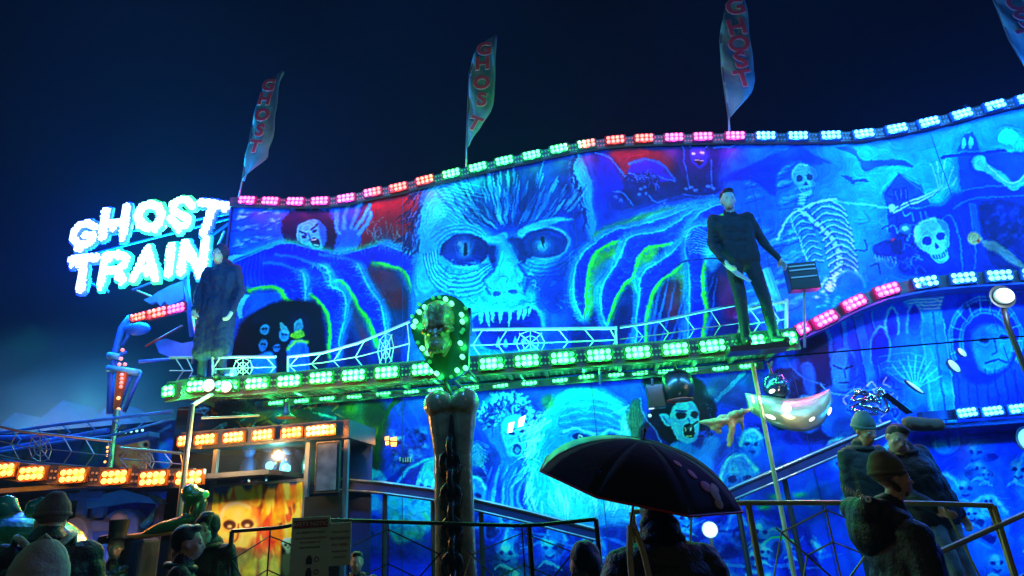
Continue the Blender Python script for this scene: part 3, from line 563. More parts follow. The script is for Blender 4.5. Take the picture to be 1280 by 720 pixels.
    # little orange-green skeletal prop painted by the arch
    c.ell(1218, 298, 9, 8, (110, 135, 110)); c.ell(1223, 302, 2.2, 1.8, (230, 60, 20)); c.poly([(1228, 300), (1250, 305), (1276, 326), (1284, 336), (1270, 332), (1246, 318), (1230, 308)], (78, 120, 140), 2)
    # ------------ lower right: crypt with arches, columns, busts
    c.poly([(985, 440), (1060, 400), (1130, 372), (1200, 358), (1290, 350), (1560, 350), (1560, 780), (985, 780)], (0, 66, 222), 5)
    c.poly([(1000, 425), (1035, 420), (1046, 470), (1040, 560), (1000, 560)], (2, 14, 82), 6, .9)
    for (x0, y0, x1, y1, w) in [(1034, 405, 1048, 520, 6), (1052, 395, 1066, 500, 7), (1070, 384, 1094, 500, 13), (1090, 390, 1100, 470, 3)]: c.line([(x0, y0), (x1, y1)], (14, 120, 240), w, .8); c.line([(x0-w/2, y0), (x1-w/2, y1)], (0, 30, 160), 2, .7)
    c.poly([(1132, 374), (1176, 370), (1178, 388), (1192, 500), (1198, 560), (1166, 560), (1158, 470), (1148, 396), (1136, 386)], (12, 128, 245), 2)
    for i in range(4): c.line([(1134+i*3, 375+i*4), (1178-i*1, 373+i*4)], (90, 205, 252), 1.6, .85)
    c.line([(1150, 392), (1160, 470), (1170, 560)], (60, 185, 250), 2, .8); c.line([(1166, 392), (1176, 470), (1186, 560)], (0, 50, 195), 3, .7); c.line([(1180, 400), (1200, 560)], (50, 180, 250), 1.6, .8)
    for (x, y, w, h) in [(1115, 400, 16, 34), (1143, 398, 18, 36), (1100, 430, 22, 44)]:
        c.poly([(x-w/2, y+h/2), (x-w/2, y-h*.1), (x, y-h/2), (x+w/2, y-h*.1), (x+w/2, y+h/2)], (0, 38, 190), 1.5, .85); c.glow([(x-w/2, y+h/2), (x-w/2, y-h*.1), (x, y-h/2), (x+w/2, y-h*.1), (x+w/2, y+h/2)], (40, 160, 250), 1.8, .8)
    c.poly([(1132, 410), (1170, 408), (1176, 490), (1120, 520), (1100, 490)], (14, 130, 246), 10, .6)
    for i in range(9):
        a = math.radians(-150+i*16); c.line([(1142, 486), (1142+38*math.cos(a), 486+42*math.sin(a))], (40, 165, 250), 2, .8, sm=False)
    for i in range(4): c.line([(1100+i*2, 446+i*8), (1136, 441+i*8), (1170, 450+i*8)], (30, 150, 245), 1.4, .6)
    c.blob(1105, 475, 16, 9, (2, 14, 110), .9)
    # wheel-shaped window and face in it
    c.ell(1232, 425, 42, 56, (0, 36, 175), .9, .2, 3)
    for k, rr in enumerate((54, 50, 38, 34)):
        c.glow([(1232+rr*.85*math.cos(t), 425+rr*math.sin(t)) for t in [math.radians(d) for d in range(150, 400, 15)]], (30, 150, 245), 1.6, .8)
    for d in range(160, 390, 20): t = math.radians(d); c.line([(1232+31*math.cos(t), 425+36*math.sin(t)), (1232+46*math.cos(t), 425+54*math.sin(t))], (50, 170, 250), 1.6, .8)
    c.poly([(1214, 420), (1228, 406), (1250, 408), (1264, 424), (1262, 450), (1244, 466), (1222, 458)], (20, 125, 215), 4, .9)
    for (x, y) in [(1230, 426), (1254, 422)]: c.ell(x, y, 6, 3.5, (2, 24, 110), .9)
    c.line([(1242, 426), (1246, 440), (1240, 444)], (2, 40, 130), 2, .8); c.line([(1232, 454), (1246, 450), (1258, 452)], (2, 24, 100), 2.4, .8)
    for i in range(14): x = 1196+i*12; c.line([(x, 462), (x+4, 505)], (0, 34, 160), 2.4, .6)
    # bust of a stern bald figure and a paler face
    c.poly([(1040, 470), (1038, 450), (1046, 438), (1060, 436), (1068, 446), (1072, 468), (1064, 486), (1050, 490), (1042, 482)], (24, 120, 235), 1.8); c.poly([(1058, 440), (1070, 452), (1070, 476), (1060, 486), (1062, 462)], (2, 50, 170), 3, .8)
    c.line([(1042, 458), (1052, 461)], (2, 20, 110), 2.4); c.line([(1057, 461), (1066, 456)], (2, 20, 110), 2.4); c.line([(1055, 462), (1057, 472)], (0, 50, 170), 2); c.line([(1049, 479), (1060, 478)], (2, 20, 110), 2)
    c.poly([(1026, 490), (1040, 482), (1056, 494), (1076, 484), (1098, 500), (1092, 545), (1034, 545), (1026, 515)], (4, 84, 220), 2.5); c.line([(1026, 480), (1040, 492), (1056, 494)], (60, 170, 250), 1.4, .9); c.line([(1056, 494), (1076, 486), (1100, 505)], (60, 170, 250), 1.4, .9)
    c.poly([(1000, 460), (1010, 452), (1018, 462), (1020, 490), (1008, 492)], (20, 110, 235), 3, .8)
    # foil-wrapped looking knot of painted chrome
    for i in range(50):
        x = 1090+r.normal()*16; y = 500+r.normal()*12; a = r.uniform(0, 6.28)
        c.line([(x, y), (x+9*math.cos(a), y+9*math.sin(a)), (x+12*math.cos(a+.8), y+12*math.sin(a+.8))], [(150, 190, 210), (0, 30, 140), (30, 150, 245)][i % 3], 1.8, .6)
    # ghost shape + clutter low right
    c.poly([(1196, 720), (1200, 600), (1206, 560), (1224, 548), (1246, 560), (1256, 600), (1262, 720)], (14, 90, 225), 6, .9); c.ell(1238, 572, 10, 5, (0, 24, 130), .9, -.2); c.ell(1224, 593, 18, 8, (2, 18, 90), .9)
    c.blob(1204, 568, 14, 22, (96, 50, 130), .7); c.poly([(1140, 560), (1190, 530), (1560, 520), (1560, 545), (1200, 548)], (0, 20, 170), 6, .8)
    c.fuzz(1180, 540, 1560, 770, .6, 30, (0, 24, 130)); c.fuzz(1180, 560, 1560, 770, .5, 14, (20, 120, 235))
    # ------------ lower middle: four big characters
    c.poly([(430, 495), (985, 450), (985, 780), (430, 780)], (0, 58, 222), 6, sm=False)
    c.poly([(230, 480), (436, 478), (436, 780), (230, 780)], (28, 26, 60), 6, sm=False)
    for _ in range(60): c.blob(r.uniform(240, 430), r.uniform(485, 560), r.uniform(8, 26), r.uniform(5, 14), [(150, 70, 25), (20, 90, 170), (70, 100, 30), (8, 20, 60), (190, 110, 50), (30, 120, 190)][r.randint(6)], .55, r.uniform(-.8, .8))
    for _ in range(60): x, y = r.uniform(245, 430), r.uniform(488, 560); c.line([(x, y), (x+r.uniform(-16, 16), y+r.uniform(-12, 6)), (x+r.uniform(-20, 20), y-r.uniform(4, 20))], [(200, 120, 50), (60, 160, 210), (5, 10, 40)][r.randint(3)], 1.8, .5, taper=2)
    # left: marsh / green-brown tree, pale hat and hound, demon with orange eyes
    c.poly([(430, 500), (470, 498), (486, 520), (480, 560), (470, 600), (430, 600)], (30, 50, 50), 7, .95)
    for (x, y, s) in [(448, 535, 14), (440, 512, 12), (458, 560, 12), (470, 540, 9)]: c.blob(x, y, s, s*1.2, (80, 120, 20), .75)
    c.line([(496, 498), (486, 515), (474, 540), (472, 575)], (10, 70, 40), 5, .9); c.line([(490, 510), (500, 500)], (10, 60, 50), 3, .8); c.line([(484, 522), (474, 508)], (10, 60, 50), 3, .8)
    c.poly([(430, 568), (445, 562), (458, 566), (460, 580), (478, 592), (482, 606), (430, 608)], (34, 130, 225), 2.5); c.fuzz(430, 560, 490, 612, .7, 8, (4, 34, 140))
    c.poly([(488, 555), (500, 536), (520, 532), (534, 545), (536, 566), (526, 588), (505, 594), (492, 580)], (6, 56, 195), 3); c.fuzz(486, 530, 540, 596, .9, 9, (60, 160, 245)); c.fuzz(486, 530, 540, 596, .9, 7, (2, 14, 90))
    c.ell(492, 553, 7, 4.5, (40, 20, 40)); c.ell(506, 576, 8, 5, (3, 14, 90), 1)
    for i in range(5): c.line([(500+i*3, 572), (500+i*3, 577)], (150, 200, 240), 1.2, .9)
    c.poly([(480, 610), (498, 588), (530, 572), (556, 570), (566, 590), (566, 614), (520, 616)], (2, 32, 160), 2.5); c.glow([(496, 604), (510, 586), (540, 573), (560, 570)], (30, 150, 245), 2.2, .8)
    c.poly([(522, 600), (532, 578), (548, 572), (564, 578), (564, 606), (548, 610)], (30, 140, 242), 2.5)
    for i in range(4): c.line([(524+i*9, 600), (521+i*9, 612)], (80, 190, 250), 4, .8)
    for i in range(16): x = 500+i*16+r.uniform(-6, 6); c.line([(x, 506), (x+20, 540), (x+34, 575)], (10, 100, 245), 4, .3)
    # woman with swept hair and open mouth
    c.poly([(600, 525), (606, 500), (626, 490), (650, 494), (664, 508), (668, 532), (660, 560), (640, 576), (624, 570), (612, 552)], (16, 110, 240), 4)
    c.hairs([(610, 530), (606, 512), (620, 498), (642, 494), (660, 506), (668, 528)], 110, 18, 1.5, (80, 185, 250), 1.4, .7, .7, 5); c.hairs([(612, 530), (612, 510), (640, 500), (662, 520)], 70, 14, 1.6, (0, 30, 170), 1.6, .7, .7, 5)
    c.poly([(626, 540), (630, 524), (644, 518), (656, 524), (660, 544), (656, 562), (646, 574), (634, 566)], (36, 165, 250), 1.6)
    c.ell(640, 541, 4, 2, (0, 30, 130)); c.ell(654, 539, 3.5, 2, (0, 30, 130)); c.line([(635, 537), (645, 535)], (0, 30, 130), 1.4); c.ell(646, 562, 6, 7.5, (0, 50, 180), 1, .1); c.ell(646, 563, 3.6, 4.6, (40, 130, 220)); c.line([(648, 545), (650, 551)], (0, 80, 210), 1.4)
    c.poly([(628, 572), (652, 574), (664, 590), (690, 600), (700, 640), (690, 700), (610, 640), (606, 600), (622, 590)], (6, 92, 235), 4); 
    for i in range(18):
        x = 615+i*5; c.line([(x, 585+r.uniform(-5, 5)), (x-12+r.uniform(-8, 8), 620), (x-4, 650+r.uniform(0, 30))], [(60, 180, 252), (0, 44, 190)][i % 2], 2.4, .55, taper=2)
    c.poly([(666, 536), (682, 548), (690, 576), (676, 590), (660, 580)], (40, 175, 250), 4, .8); c.poly([(580, 566), (592, 552), (602, 560), (606, 575), (596, 584)], (20, 110, 235), 2.5); c.blob(602, 600, 16, 16, (0, 22, 150), .8)
    for i in range(14): c.line([(582+r.uniform(0, 20), 556+i*2), (596, 550+i*2), (604+r.uniform(0, 6), 556+i*3)], (60, 170, 245), 1.2, .6)
    # old bearded man with the huge forehead
    c.poly([(660, 560), (676, 520), (696, 495), (726, 484), (756, 488), (780, 506), (792, 540), (794, 580), (800, 620), (700, 660), (664, 620)], (24, 160, 250), 6)
    c.poly([(682, 560), (690, 520), (716, 498), (750, 498), (772, 514), (780, 548), (776, 580), (740, 600), (700, 596)], (6, 132, 250), 7)
    for i in range(9): c.line([(700, 506+i*4.6), (726, 500+i*4.8), (756, 503+i*4.6), (776, 512+i*4.4)], [(0, 96, 235), (70, 200, 255)][i % 2], 1.5, .45)
    c.line([(704, 540), (722, 536), (742, 543)], (90, 215, 255), 4, .7); c.line([(752, 544), (764, 538), (776, 541)], (90, 215, 255), 3.5, .7)
    c.ell(727, 547, 12, 5, (2, 40, 140), 1, .08); c.ell(765, 548, 9, 5, (2, 40, 140), 1, -.08); c.ell(726, 547, 3.4, 3.4, (130, 205, 240)); c.ell(725.6, 547, 1.7, 1.7, (0, 8, 40)); c.ell(766, 549, 3.2, 3.2, (120, 190, 120)); c.ell(766, 549, 1.6, 1.6, (0, 8, 40))
    c.poly([(744, 548), (752, 546), (758, 572), (750, 580), (742, 576)], (50, 180, 252), 2.5)
    c.hairs([(684, 510), (670, 540), (664, 580), (668, 620)], 90, 22, .4, (110, 215, 255), 1.6, .6, .5, 5); c.hairs([(782, 512), (790, 545), (794, 600)], 60, 20, .3, (90, 200, 252), 1.5, .6, .5, 4)
    c.poly([(690, 600), (720, 590), (790, 590), (800, 640), (780, 720), (700, 720), (680, 650)], (40, 165, 245), 7, .8); c.hairs([(690, 610), (740, 600), (795, 610)], 90, 36, 1.5, (120, 215, 252), 1.5, .55, .25, 12)
    c.poly([(784, 510), (800, 500), (806, 540), (800, 560), (790, 556)], (26, 90, 70), 5, .8); c.poly([(676, 500), (690, 494), (694, 506), (682, 514)], (40, 110, 60), 5, .7)
    for i in range(9): c.line([(790+i*3, 505+i*2), (792+i*3, 550)], (60, 130, 90), 1.2, .5)
    # dark gap and screaming vampire woman
    c.poly([(804, 470), (850, 462), (880, 480), (892, 500), (894, 530), (870, 540), (838, 570), (806, 566), (800, 540), (814, 510)], (2, 6, 44), 4)
    c.poly([(800, 570), (812, 534), (828, 548), (842, 562), (838, 584), (806, 590)], (2, 22, 130), 2.5); c.line([(800, 498), (806, 520), (820, 540), (828, 560)], (60, 150, 220), 1.4, .7)
    c.hairs([(860, 500), (878, 502), (888, 520), (884, 545)], 60, 10, 1.2, (2, 8, 50), 2, .9, 1.0, 4); c.hairs([(866, 498), (884, 508), (890, 525)], 20, 6, .8, (30, 80, 140), .8, .6, 1, 2)
    c.poly([(838, 520), (842, 506), (854, 499), (866, 502), (873, 514), (874, 534), (870, 550), (860, 557), (848, 550), (840, 538)], (46, 150, 250), 1.2)
    c.poly([(824, 519), (832, 517), (838, 522), (839, 533), (832, 532)], (40, 140, 245), 1); c.line([(828, 521), (834, 527)], (0, 60, 180), 1.4)
    c.ell(852, 519, 6.5, 4.5, (2, 12, 60), 1, .1); c.ell(868, 518, 5, 4, (2, 12, 60), 1, -.1); c.line([(845, 513), (858, 514)], (0, 30, 130), 1.6); c.line([(860, 522), (862, 529), (858, 531)], (4, 80, 210), 1.4)
    c.poly([(855, 533), (864, 529), (869, 536), (866, 547), (859, 547), (855, 541)], (2, 10, 50), .8); c.line([(857, 535), (858, 539)], (220, 240, 255), 1.3); c.line([(865, 533), (864, 537)], (220, 240, 255), 1.3); c.line([(859, 546), (864, 545)], (160, 210, 160), 1.2)
    c.poly([(836, 560), (846, 552), (868, 556), (886, 545), (900, 552), (906, 580), (912, 640), (890, 700), (820, 680), (818, 600), (822, 570)], (8, 112, 250), 3); c.poly([(866, 556), (878, 545), (876, 560)], (0, 40, 170), 3, .8)
    c.glow([(838, 566), (850, 575), (870, 580)], (0, 70, 220), 3, .6); c.poly([(896, 560), (918, 556), (914, 600), (900, 640)], (0, 40, 170), 6, .8)
    # hand with bat wing shapes behind right
    c.poly([(890, 480), (930, 466), (985, 470), (1010, 500), (985, 520), (920, 512), (894, 500)], (0, 48, 160), 6, .9); c.line([(895, 500), (920, 476), (930, 466)], (40, 140, 230), 5, .6); c.blob(888, 490, 12, 10, (50, 150, 230), .6)
    c.poly([(962, 480), (972, 462), (990, 460), (1000, 472), (1004, 500), (992, 520), (974, 512)], (3, 12, 78), 3); c.fuzz(960, 458, 1006, 520, .5, 7, (30, 90, 180)); c.line([(980, 440), (1000, 470), (1030, 480)], (40, 130, 230), 1.4, .7)
    c.poly([(940, 530), (1000, 540), (1010, 560), (960, 566), (930, 556)], (0, 28, 140), 6, .85); c.poly([(905, 565), (1000, 556), (1060, 560), (1060, 620), (905, 640)], (0, 72, 238), 8, .8)
    for (x, y, s, rot) in [(925, 600, 26, .2), (1010, 520, 20, -.1), (560, 545, 17, .1), (1120, 590, 30, .1), (1075, 640, 26, -.2), (1180, 620, 24, .3), (1300, 600, 34, 0), (1330, 420, 30, .1), (1390, 250, 34, -.1), (590, 620, 20, .2), (900, 690, 24, .1), (1050, 570, 18, .1), (1235, 655, 30, -.1), (1150, 700, 22, .2), (700, 700, 22, 0), (1010, 700, 20, .2), (940, 555, 15, -.2), (560, 700, 20, .1)]:
        c.ell(x, y-s*.1, s*.9, s*1.15, (12, 120, 240), .75, rot, 4); c.blob(x-s*.25, y-s*.5, s*.5, s*.4, (70, 200, 255), .7)
        for e in (-.35, .35): c.ell(x+e*s, y-.05*s, s*.2, s*.15, (2, 18, 110), .9, rot, 1.5)
        c.poly([(x-.3*s, y+.55*s), (x, y+.45*s), (x+.32*s, y+.55*s), (x+.1*s, y+.85*s)], (2, 22, 120), 2, .85); c.line([(x, y), (x-.1*s, y+.3*s), (x+.08*s, y+.32*s)], (0, 60, 190), 2, .7)
        for i in range(5): c.line([(x-.7*s+i*.3*s, y-.75*s), (x-.6*s+i*.3*s, y-.5*s)], (0, 80, 210), 1.4, .6)
        c.glow([(x-s*.9, y), (x-s*.6, y-s*.9), (x+s*.2, y-s*1.15), (x+s*.8, y-s*.5)], (90, 215, 255), 2.6, .8); c.hairs([(x-s*.8, y-s*.5), (x, y-s*1.2), (x+s*.8, y-s*.5)], 22, s*.8, .5, (40, 150, 245), 1.2, .45, .5, 3); c.fuzz(int(x-s), int(y-s), int(x+s), int(y+s), .5, 7, (0, 50, 180))
    # lower strip: row of skulls, pumpkins, tangled roots
    for (x, y, s) in [(466, 640, 26), (614, 668, 26), (650, 662, 25), (696, 676, 22), (520, 640, 20)]:
        pass
    c.ell(462, 646, 22, 33, (10, 66, 232), 1, .05, 2.5); c.poly([(448, 615), (466, 613), (480, 630), (482, 650), (470, 640), (452, 640)], (40, 130, 248), 5, .8); c.fuzz(444, 640, 486, 690, .9, 7, (2, 20, 130))
    c.poly([(484, 616), (510, 616), (545, 626), (560, 640), (540, 660), (500, 680), (486, 660)], (34, 150, 225), 5); c.fuzz(484, 612, 560, 680, .7, 10, (60, 150, 60)); c.fuzz(484, 612, 560, 680, .6, 8, (0, 70, 200))
    c.poly([(430, 610), (448, 612), (446, 650), (430, 650)], (110, 50, 30), 5, .8)
    c.poly([(590, 640), (740, 660), (985, 640), (985, 780), (580, 780)], (0, 32, 165), 7, .9)
    for (x, y, s) in [(612, 655, 20), (648, 672, 24), (694, 678, 20), (740, 690, 22), (920, 660, 18), (968, 680, 20)]:
        c.ell(x, y, s*.8, s, (14, 84, 225), .9, .2, 3); c.ell(x+s*.15, y+s*.4, s*.38, s*.55, (2, 14, 90), .9, .3, 2.5); c.glow([(x-s*.7, y+s*.2), (x-s*.4, y-s*.8), (x+s*.3, y-s*.9), (x+s*.7, y-s*.2)], (60, 165, 250), 2.4, .75)
    c.fuzz(580, 640, 990, 760, .9, 16, (0, 16, 110)); c.fuzz(580, 640, 990, 760, .6, 9, (30, 120, 235))
    for i in range(40):
        x = r.uniform(590, 1180); y = r.uniform(650, 740); c.line([(x, y), (x+r.uniform(-30, 30), y+r.uniform(-8, 8)), (x+r.uniform(-40, 40), y+r.uniform(-6, 20))], [(30, 130, 240), (0, 14, 110)][i % 2], 2.4, .5, taper=2)
    for (x, y) in [(970, 620), (985, 628), (1000, 618), (1012, 628), (955, 635)]: c.blob(x, y, 12, 5, (20, 190, 80), .7)
    c.line([(950, 682), (965, 672), (985, 673), (998, 680)], (20, 210, 70), 2.5, .8); c.blob(640, 715, 30, 14, (20, 60, 60), .7)
    # rows of half-seen pale faces and bones low on the wall, centre to right
    for _ in range(46):
        x = r.uniform(600, 1330); y = r.uniform(560, 730); s = r.uniform(8, 17)
        if 600 < x < 800 and y < 640: continue
        c.blob(x, y, s*1.1, s*1.3, (20, 140, 245), .6, r.uniform(-.4, .4)); c.blob(x-s*.2, y-s*.5, s*.5, s*.4, (90, 210, 255), .6)
        for e in (-.35, .35): c.ell(x+e*s, y-.1*s, s*.2, s*.17, (2, 20, 120), .85, 0, 1.2)
        c.line([(x-.3*s, y+.5*s), (x, y+.62*s), (x+.3*s, y+.5*s)], (2, 30, 140), max(s*.18, 1.2), .8); c.line([(x-s, y+s*1.3), (x-s*.3, y+s*.9), (x+s, y+s*1.5)], (70, 190, 250), 2, .5, taper=2)
    # overall airbrush grain
    c.fuzz(240, 90, 1560, 780, .45, 60); c.fuzz(240, 90, 1560, 780, .4, 22); c.fuzz(240, 90, 1560, 780, .16, 5)
    c.fuzz(240, 90, 1560, 780, .25, 26, (20, 150, 250)); c.fuzz(240, 90, 1560, 780, .2, 40, (0, 20, 130))
    # the sprayer's unsteady hand: edges wander a little
    wx = (noise2(c.a.shape[:2], 14, r)-.5)*4+(noise2(c.a.shape[:2], 4, r)-.5)*1.0; wy = (noise2(c.a.shape[:2], 14, r)-.5)*4+(noise2(c.a.shape[:2], 4, r)-.5)*1.0
    yy, xx = np.mgrid[0:c.h, 0:c.w]; c.a = c.a[np.clip((yy+wy).round().astype(int), 0, c.h-1), np.clip((xx+wx).round().astype(int), 0, c.w-1)]
    # brush and spray texture that follows the painted forms, then a crisper finish
    L = c.a.mean(2); k5 = lambda z, n: sum(np.roll(z, i, 0) for i in range(-n, n+1))/(2*n+1); bl = lambda z, n: (lambda q: sum(np.roll(q, i, 1) for i in range(-n, n+1))/(2*n+1))(k5(z, n))
    S = bl(bl(L, 3), 3); gy, gx = np.gradient(S); gx = bl(gx, 4); gy = bl(gy, 4); mg = np.hypot(gx, gy)+1e-4; ux, uy = -gy/mg, gx/mg
    nz = r.rand(c.h, c.w).astype(np.float32); nz = (nz+np.roll(nz, 1, 0)+np.roll(nz, 1, 1))/3; acc = nz.copy(); 
    for sgn in (1, -1):
        px, py = xx.astype(np.float32), yy.astype(np.float32)
        for st in range(9):
            ix = np.clip(px.round().astype(int), 0, c.w-1); iy = np.clip(py.round().astype(int), 0, c.h-1); px = px+sgn*ux[iy, ix]*1.3; py = py+sgn*uy[iy, ix]*1.3
            acc += nz[np.clip(py.round().astype(int), 0, c.h-1), np.clip(px.round().astype(int), 0, c.w-1)]
    acc = (acc-acc.mean())/acc.std(); amt = .022+.05*np.clip(mg/3, 0, 1); c.a = c.a*(1+acc*amt)[..., None]
    for ch in range(3): A = c.a[..., ch]; c.a[..., ch] = A+.7*(A-bl(A, 2))
    c.a = np.clip(c.a, 0, 255)
    return c
# ------------------------------------------------------------------ materials
mat('steel', (.30, .33, .36), .35, .7, .1, 60); mat('dark_steel', (.05, .055, .06), .45, .6, .1, 60); mat('white_steel', (.62, .66, .66), .4, .2, .1, 50); mat('yellow_steel', (.42, .44, .22), .42, .35, .15, 50, var=.35)
mat('housing', (.16, .17, .18), .4, .2, .1, 40); mat('strip', (.10, .10, .11), .35, .3, .2, 60); mat('panel_black', (.012, .012, .014), .35, coat=.3)
mat('asphalt', (.045, .045, .048), .32, 0, .5, 35, .4, 1.5); mat('plank', (.10, .11, .13), .4, .2, .3, 40)
mat('eye', (.5, .5, .48), .1, coat=1); mat('shoe', (.02, .02, .022), .4, coat=.2); mat('skin', (.50, .30, .21), .5, bump=.1, bs=60); mat('pale_mask', (.55, .56, .55), .45, bump=.2)
mat('black_coat', (.0045, .0055, .008), .6, bump=.5, bs=70); mat('navy_coat', (.018, .026, .055), .55, bump=.4, bs=55); mat('teal_coat', (.016, .05, .055), .6, bump=.4, bs=55); mat('green_coat', (.02, .04, .03), .75, bump=.4, bs=70)
mat('overall', (.012, .022, .035), .8, bump=.4, bs=60); mat('jeans', (.14, .26, .36), .8, bump=.4, bs=90, var=.35, vs=8); mat('dark_jeans', (.02, .03, .055), .8, bump=.4, bs=90); mat('hair_dark', (.012, .009, .008), .5, bump=.8, bs=120); mat('robe', (.008, .03, .11), .7, bump=.5, bs=40)
mat('beanie_olive', (.20, .19, .11), .9, bump=.9, bs=160); mat('beanie_grey', (.20, .12, .11), .9, bump=.9, bs=160); mat('beanie_teal', (.10, .26, .24), .9, bump=.9, bs=160); mat('bag_pale', (.42, .44, .38), .75, bump=.3, bs=60); mat('fur', (.20, .19, .14), .95, bump=1, bs=150)
mat('blade', (.75, .78, .78), .3, .3); mat('umbrella_black', (.004, .005, .008), .95, bump=.15, bs=30); mat('umbrella_navy', (.010, .012, .055), .9, bump=.15); mat('umbrella_green_lit', (.012, .05, .04), .4, bump=.15); mat('red_trim', (.45, .015, .012), .5); mat('pink_print', (.5, .14, .2), .6); mat('pale_print', (.42, .34, .25), .6); mat('beige', (.40, .34, .20), .7, bump=.4, bs=90)
mat('bone', (.29, .265, .155), .22, bump=.45, bs=18, var=.4, vs=6, coat=.6); mat('chain', (.02, .022, .024), .3, .7, .4, 40); mat('skull_brown', (.26, .20, .09), .35, bump=.8, bs=20, var=.5, vs=9, coat=.5); mat('gold', (.72, .66, .38), .33, .7, .3, 7); mat('gold_matt', (.62, .36, .16), .45, .2, .8, 9, var=.6, vs=9)
mat('blue_board', (.03, .16, .75), .55, bump=.2, bs=20, var=.4); mat('blue_dark', (.006, .035, .22), .5, bump=.2, bs=20, var=.3); mat('cyan_board', (.12, .55, .85), .5); mat('stone', (.16, .32, .62), .7, bump=.6, bs=18, var=.35); mat('stone_dark', (.02, .06, .2), .7, bump=.5)
mat('teal_gloss', (.02, .24, .26), .25, coat=.9, bump=.4, bs=12); mat('green_gloss', (.008, .09, .025), .3, coat=.8, bump=.6, bs=14, var=.5, vs=7); mat('green_dark', (.01, .06, .035), .3, coat=.7); mat('orange_plastic', (.6, .16, .03), .35, coat=.4); mat('pink_board', (.42, .16, .28), .5, var=.4)
mat('flag_cloth', (.12, .34, .34), .8, bump=.3, bs=12, var=.3, vs=1.5); mat('flag_red', (.55, .05, .07), .8); mat('flag_edge', (.5, .36, .4), .8); mat('sign_white', (.55, .66, .58), .6, var=.15); mat('sign_red', (.30, .05, .05), .6); mat('ink', (.03, .04, .06), .7)
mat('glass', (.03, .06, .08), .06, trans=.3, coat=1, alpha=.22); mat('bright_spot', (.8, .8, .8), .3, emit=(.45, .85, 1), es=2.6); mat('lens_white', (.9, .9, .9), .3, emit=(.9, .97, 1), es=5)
for nm in ('lens_white', 'bright_spot'):   # lamp lenses and wall glints: hot centre, dimmer rim
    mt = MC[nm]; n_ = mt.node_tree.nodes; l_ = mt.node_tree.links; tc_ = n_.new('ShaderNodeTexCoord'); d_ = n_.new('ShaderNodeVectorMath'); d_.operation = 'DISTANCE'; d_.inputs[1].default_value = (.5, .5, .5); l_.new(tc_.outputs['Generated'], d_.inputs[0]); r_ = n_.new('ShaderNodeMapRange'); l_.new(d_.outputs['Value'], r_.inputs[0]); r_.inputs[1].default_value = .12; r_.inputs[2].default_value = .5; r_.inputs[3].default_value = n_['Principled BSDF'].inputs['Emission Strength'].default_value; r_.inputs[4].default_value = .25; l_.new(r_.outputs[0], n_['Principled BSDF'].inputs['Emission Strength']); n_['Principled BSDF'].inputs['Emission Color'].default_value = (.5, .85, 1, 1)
GLOW_TINT = {'g': (.01, .11, .03), 'm': (.16, .012, .08), 'r': (.18, .012, .01), 'c': (.01, .07, .16), 'o': (.20, .06, .008), 'y': (.24, .10, .02), 'k': (.01, .06, .18)}  # bulb glow put into each housing's base colour
for k, v in GLOW_TINT.items(): mat('housing_'+k, v, .35, bump=.1, bs=40, coat=.3)
LED = {  # colour of the bulb faces, colour of the light they throw
    'g': ((.16, 1, .42), (.02, 1, .16)), 'm': ((1, .14, .52), (1, .03, .50)), 'r': ((1, .16, .05), (1, .03, .01)), 'c': ((.22, .78, 1), (.01, .17, 1)), 'o': ((1, .46, .07), (1, .28, .015)), 'y': ((1, .7, .3), (1, .35, .03)), 'k': ((.25, .8, 1), (.0, .2, 1))}
for k, (e, _) in LED.items(): mat('bulb_'+k, (.4, .4, .4), .3, emit=e, es=2.3 if k in 'oy' else 1.95); mat('dim_'+k, (.2, .2, .2), .3, emit=LED[k][1], es=.35)
# ------------------------------------------------------------------ setting
g = MB(); g.add([(-60, -60, 0), (60, -60, 0), (60, 60, 0), (-60, 60, 0)], [(0, 1, 2, 3)]); tag(g.build('ground', MC['asphalt']), kind='structure')
hz = MB().box((0, 0, 14.4), (150, 150, 31)); hm = bpy.data.materials.new('haze'); hm.use_nodes = True; n = hm.node_tree; n.nodes.remove(n.nodes['Principled BSDF']); pv = n.nodes.new('ShaderNodeVolumePrincipled')
pv.inputs['Color'].default_value = (.32, .5, 1, 1); pv.inputs['Density'].default_value = HAZE; pv.inputs['Anisotropy'].default_value = 0; n.links.new(pv.outputs[0], n.nodes['Material Output'].inputs['Volume'])
if HAZE > 0: tag(hz.build('haze', hm), kind='stuff')
# ------------------------------------------------------------------ painted boards (canvas -> colour attribute on a fine grid)
def paint_mat(name, rough=.5, light=BLUE):
    m = bpy.data.materials.new(name); m.use_nodes = True; n = m.node_tree; b = n.nodes['Principled BSDF']; a = n.nodes.new('ShaderNodeVertexColor'); a.layer_name = 'paint'
    tc = n.nodes.new('ShaderNodeTexCoord'); nz = n.nodes.new('ShaderNodeTexNoise'); nz.inputs['Scale'].default_value = 9; nz.inputs['Detail'].default_value = 6; mr = n.nodes.new('ShaderNodeMapRange'); mr.inputs[3].default_value = .8; mr.inputs[4].default_value = 1.15
    vm = n.nodes.new('ShaderNodeVectorMath'); vm.operation = 'SCALE'; n.links.new(tc.outputs['Object'], nz.inputs['Vector']); n.links.new(nz.outputs['Fac'], mr.inputs[0]); n.links.new(a.outputs[0], vm.inputs[0]); n.links.new(mr.outputs[0], vm.inputs['Scale']); n.links.new(vm.outputs[0], b.inputs['Base Color'])
    b.inputs['Roughness'].default_value = rough; b.inputs['Specular IOR Level'].default_value = .18; return m
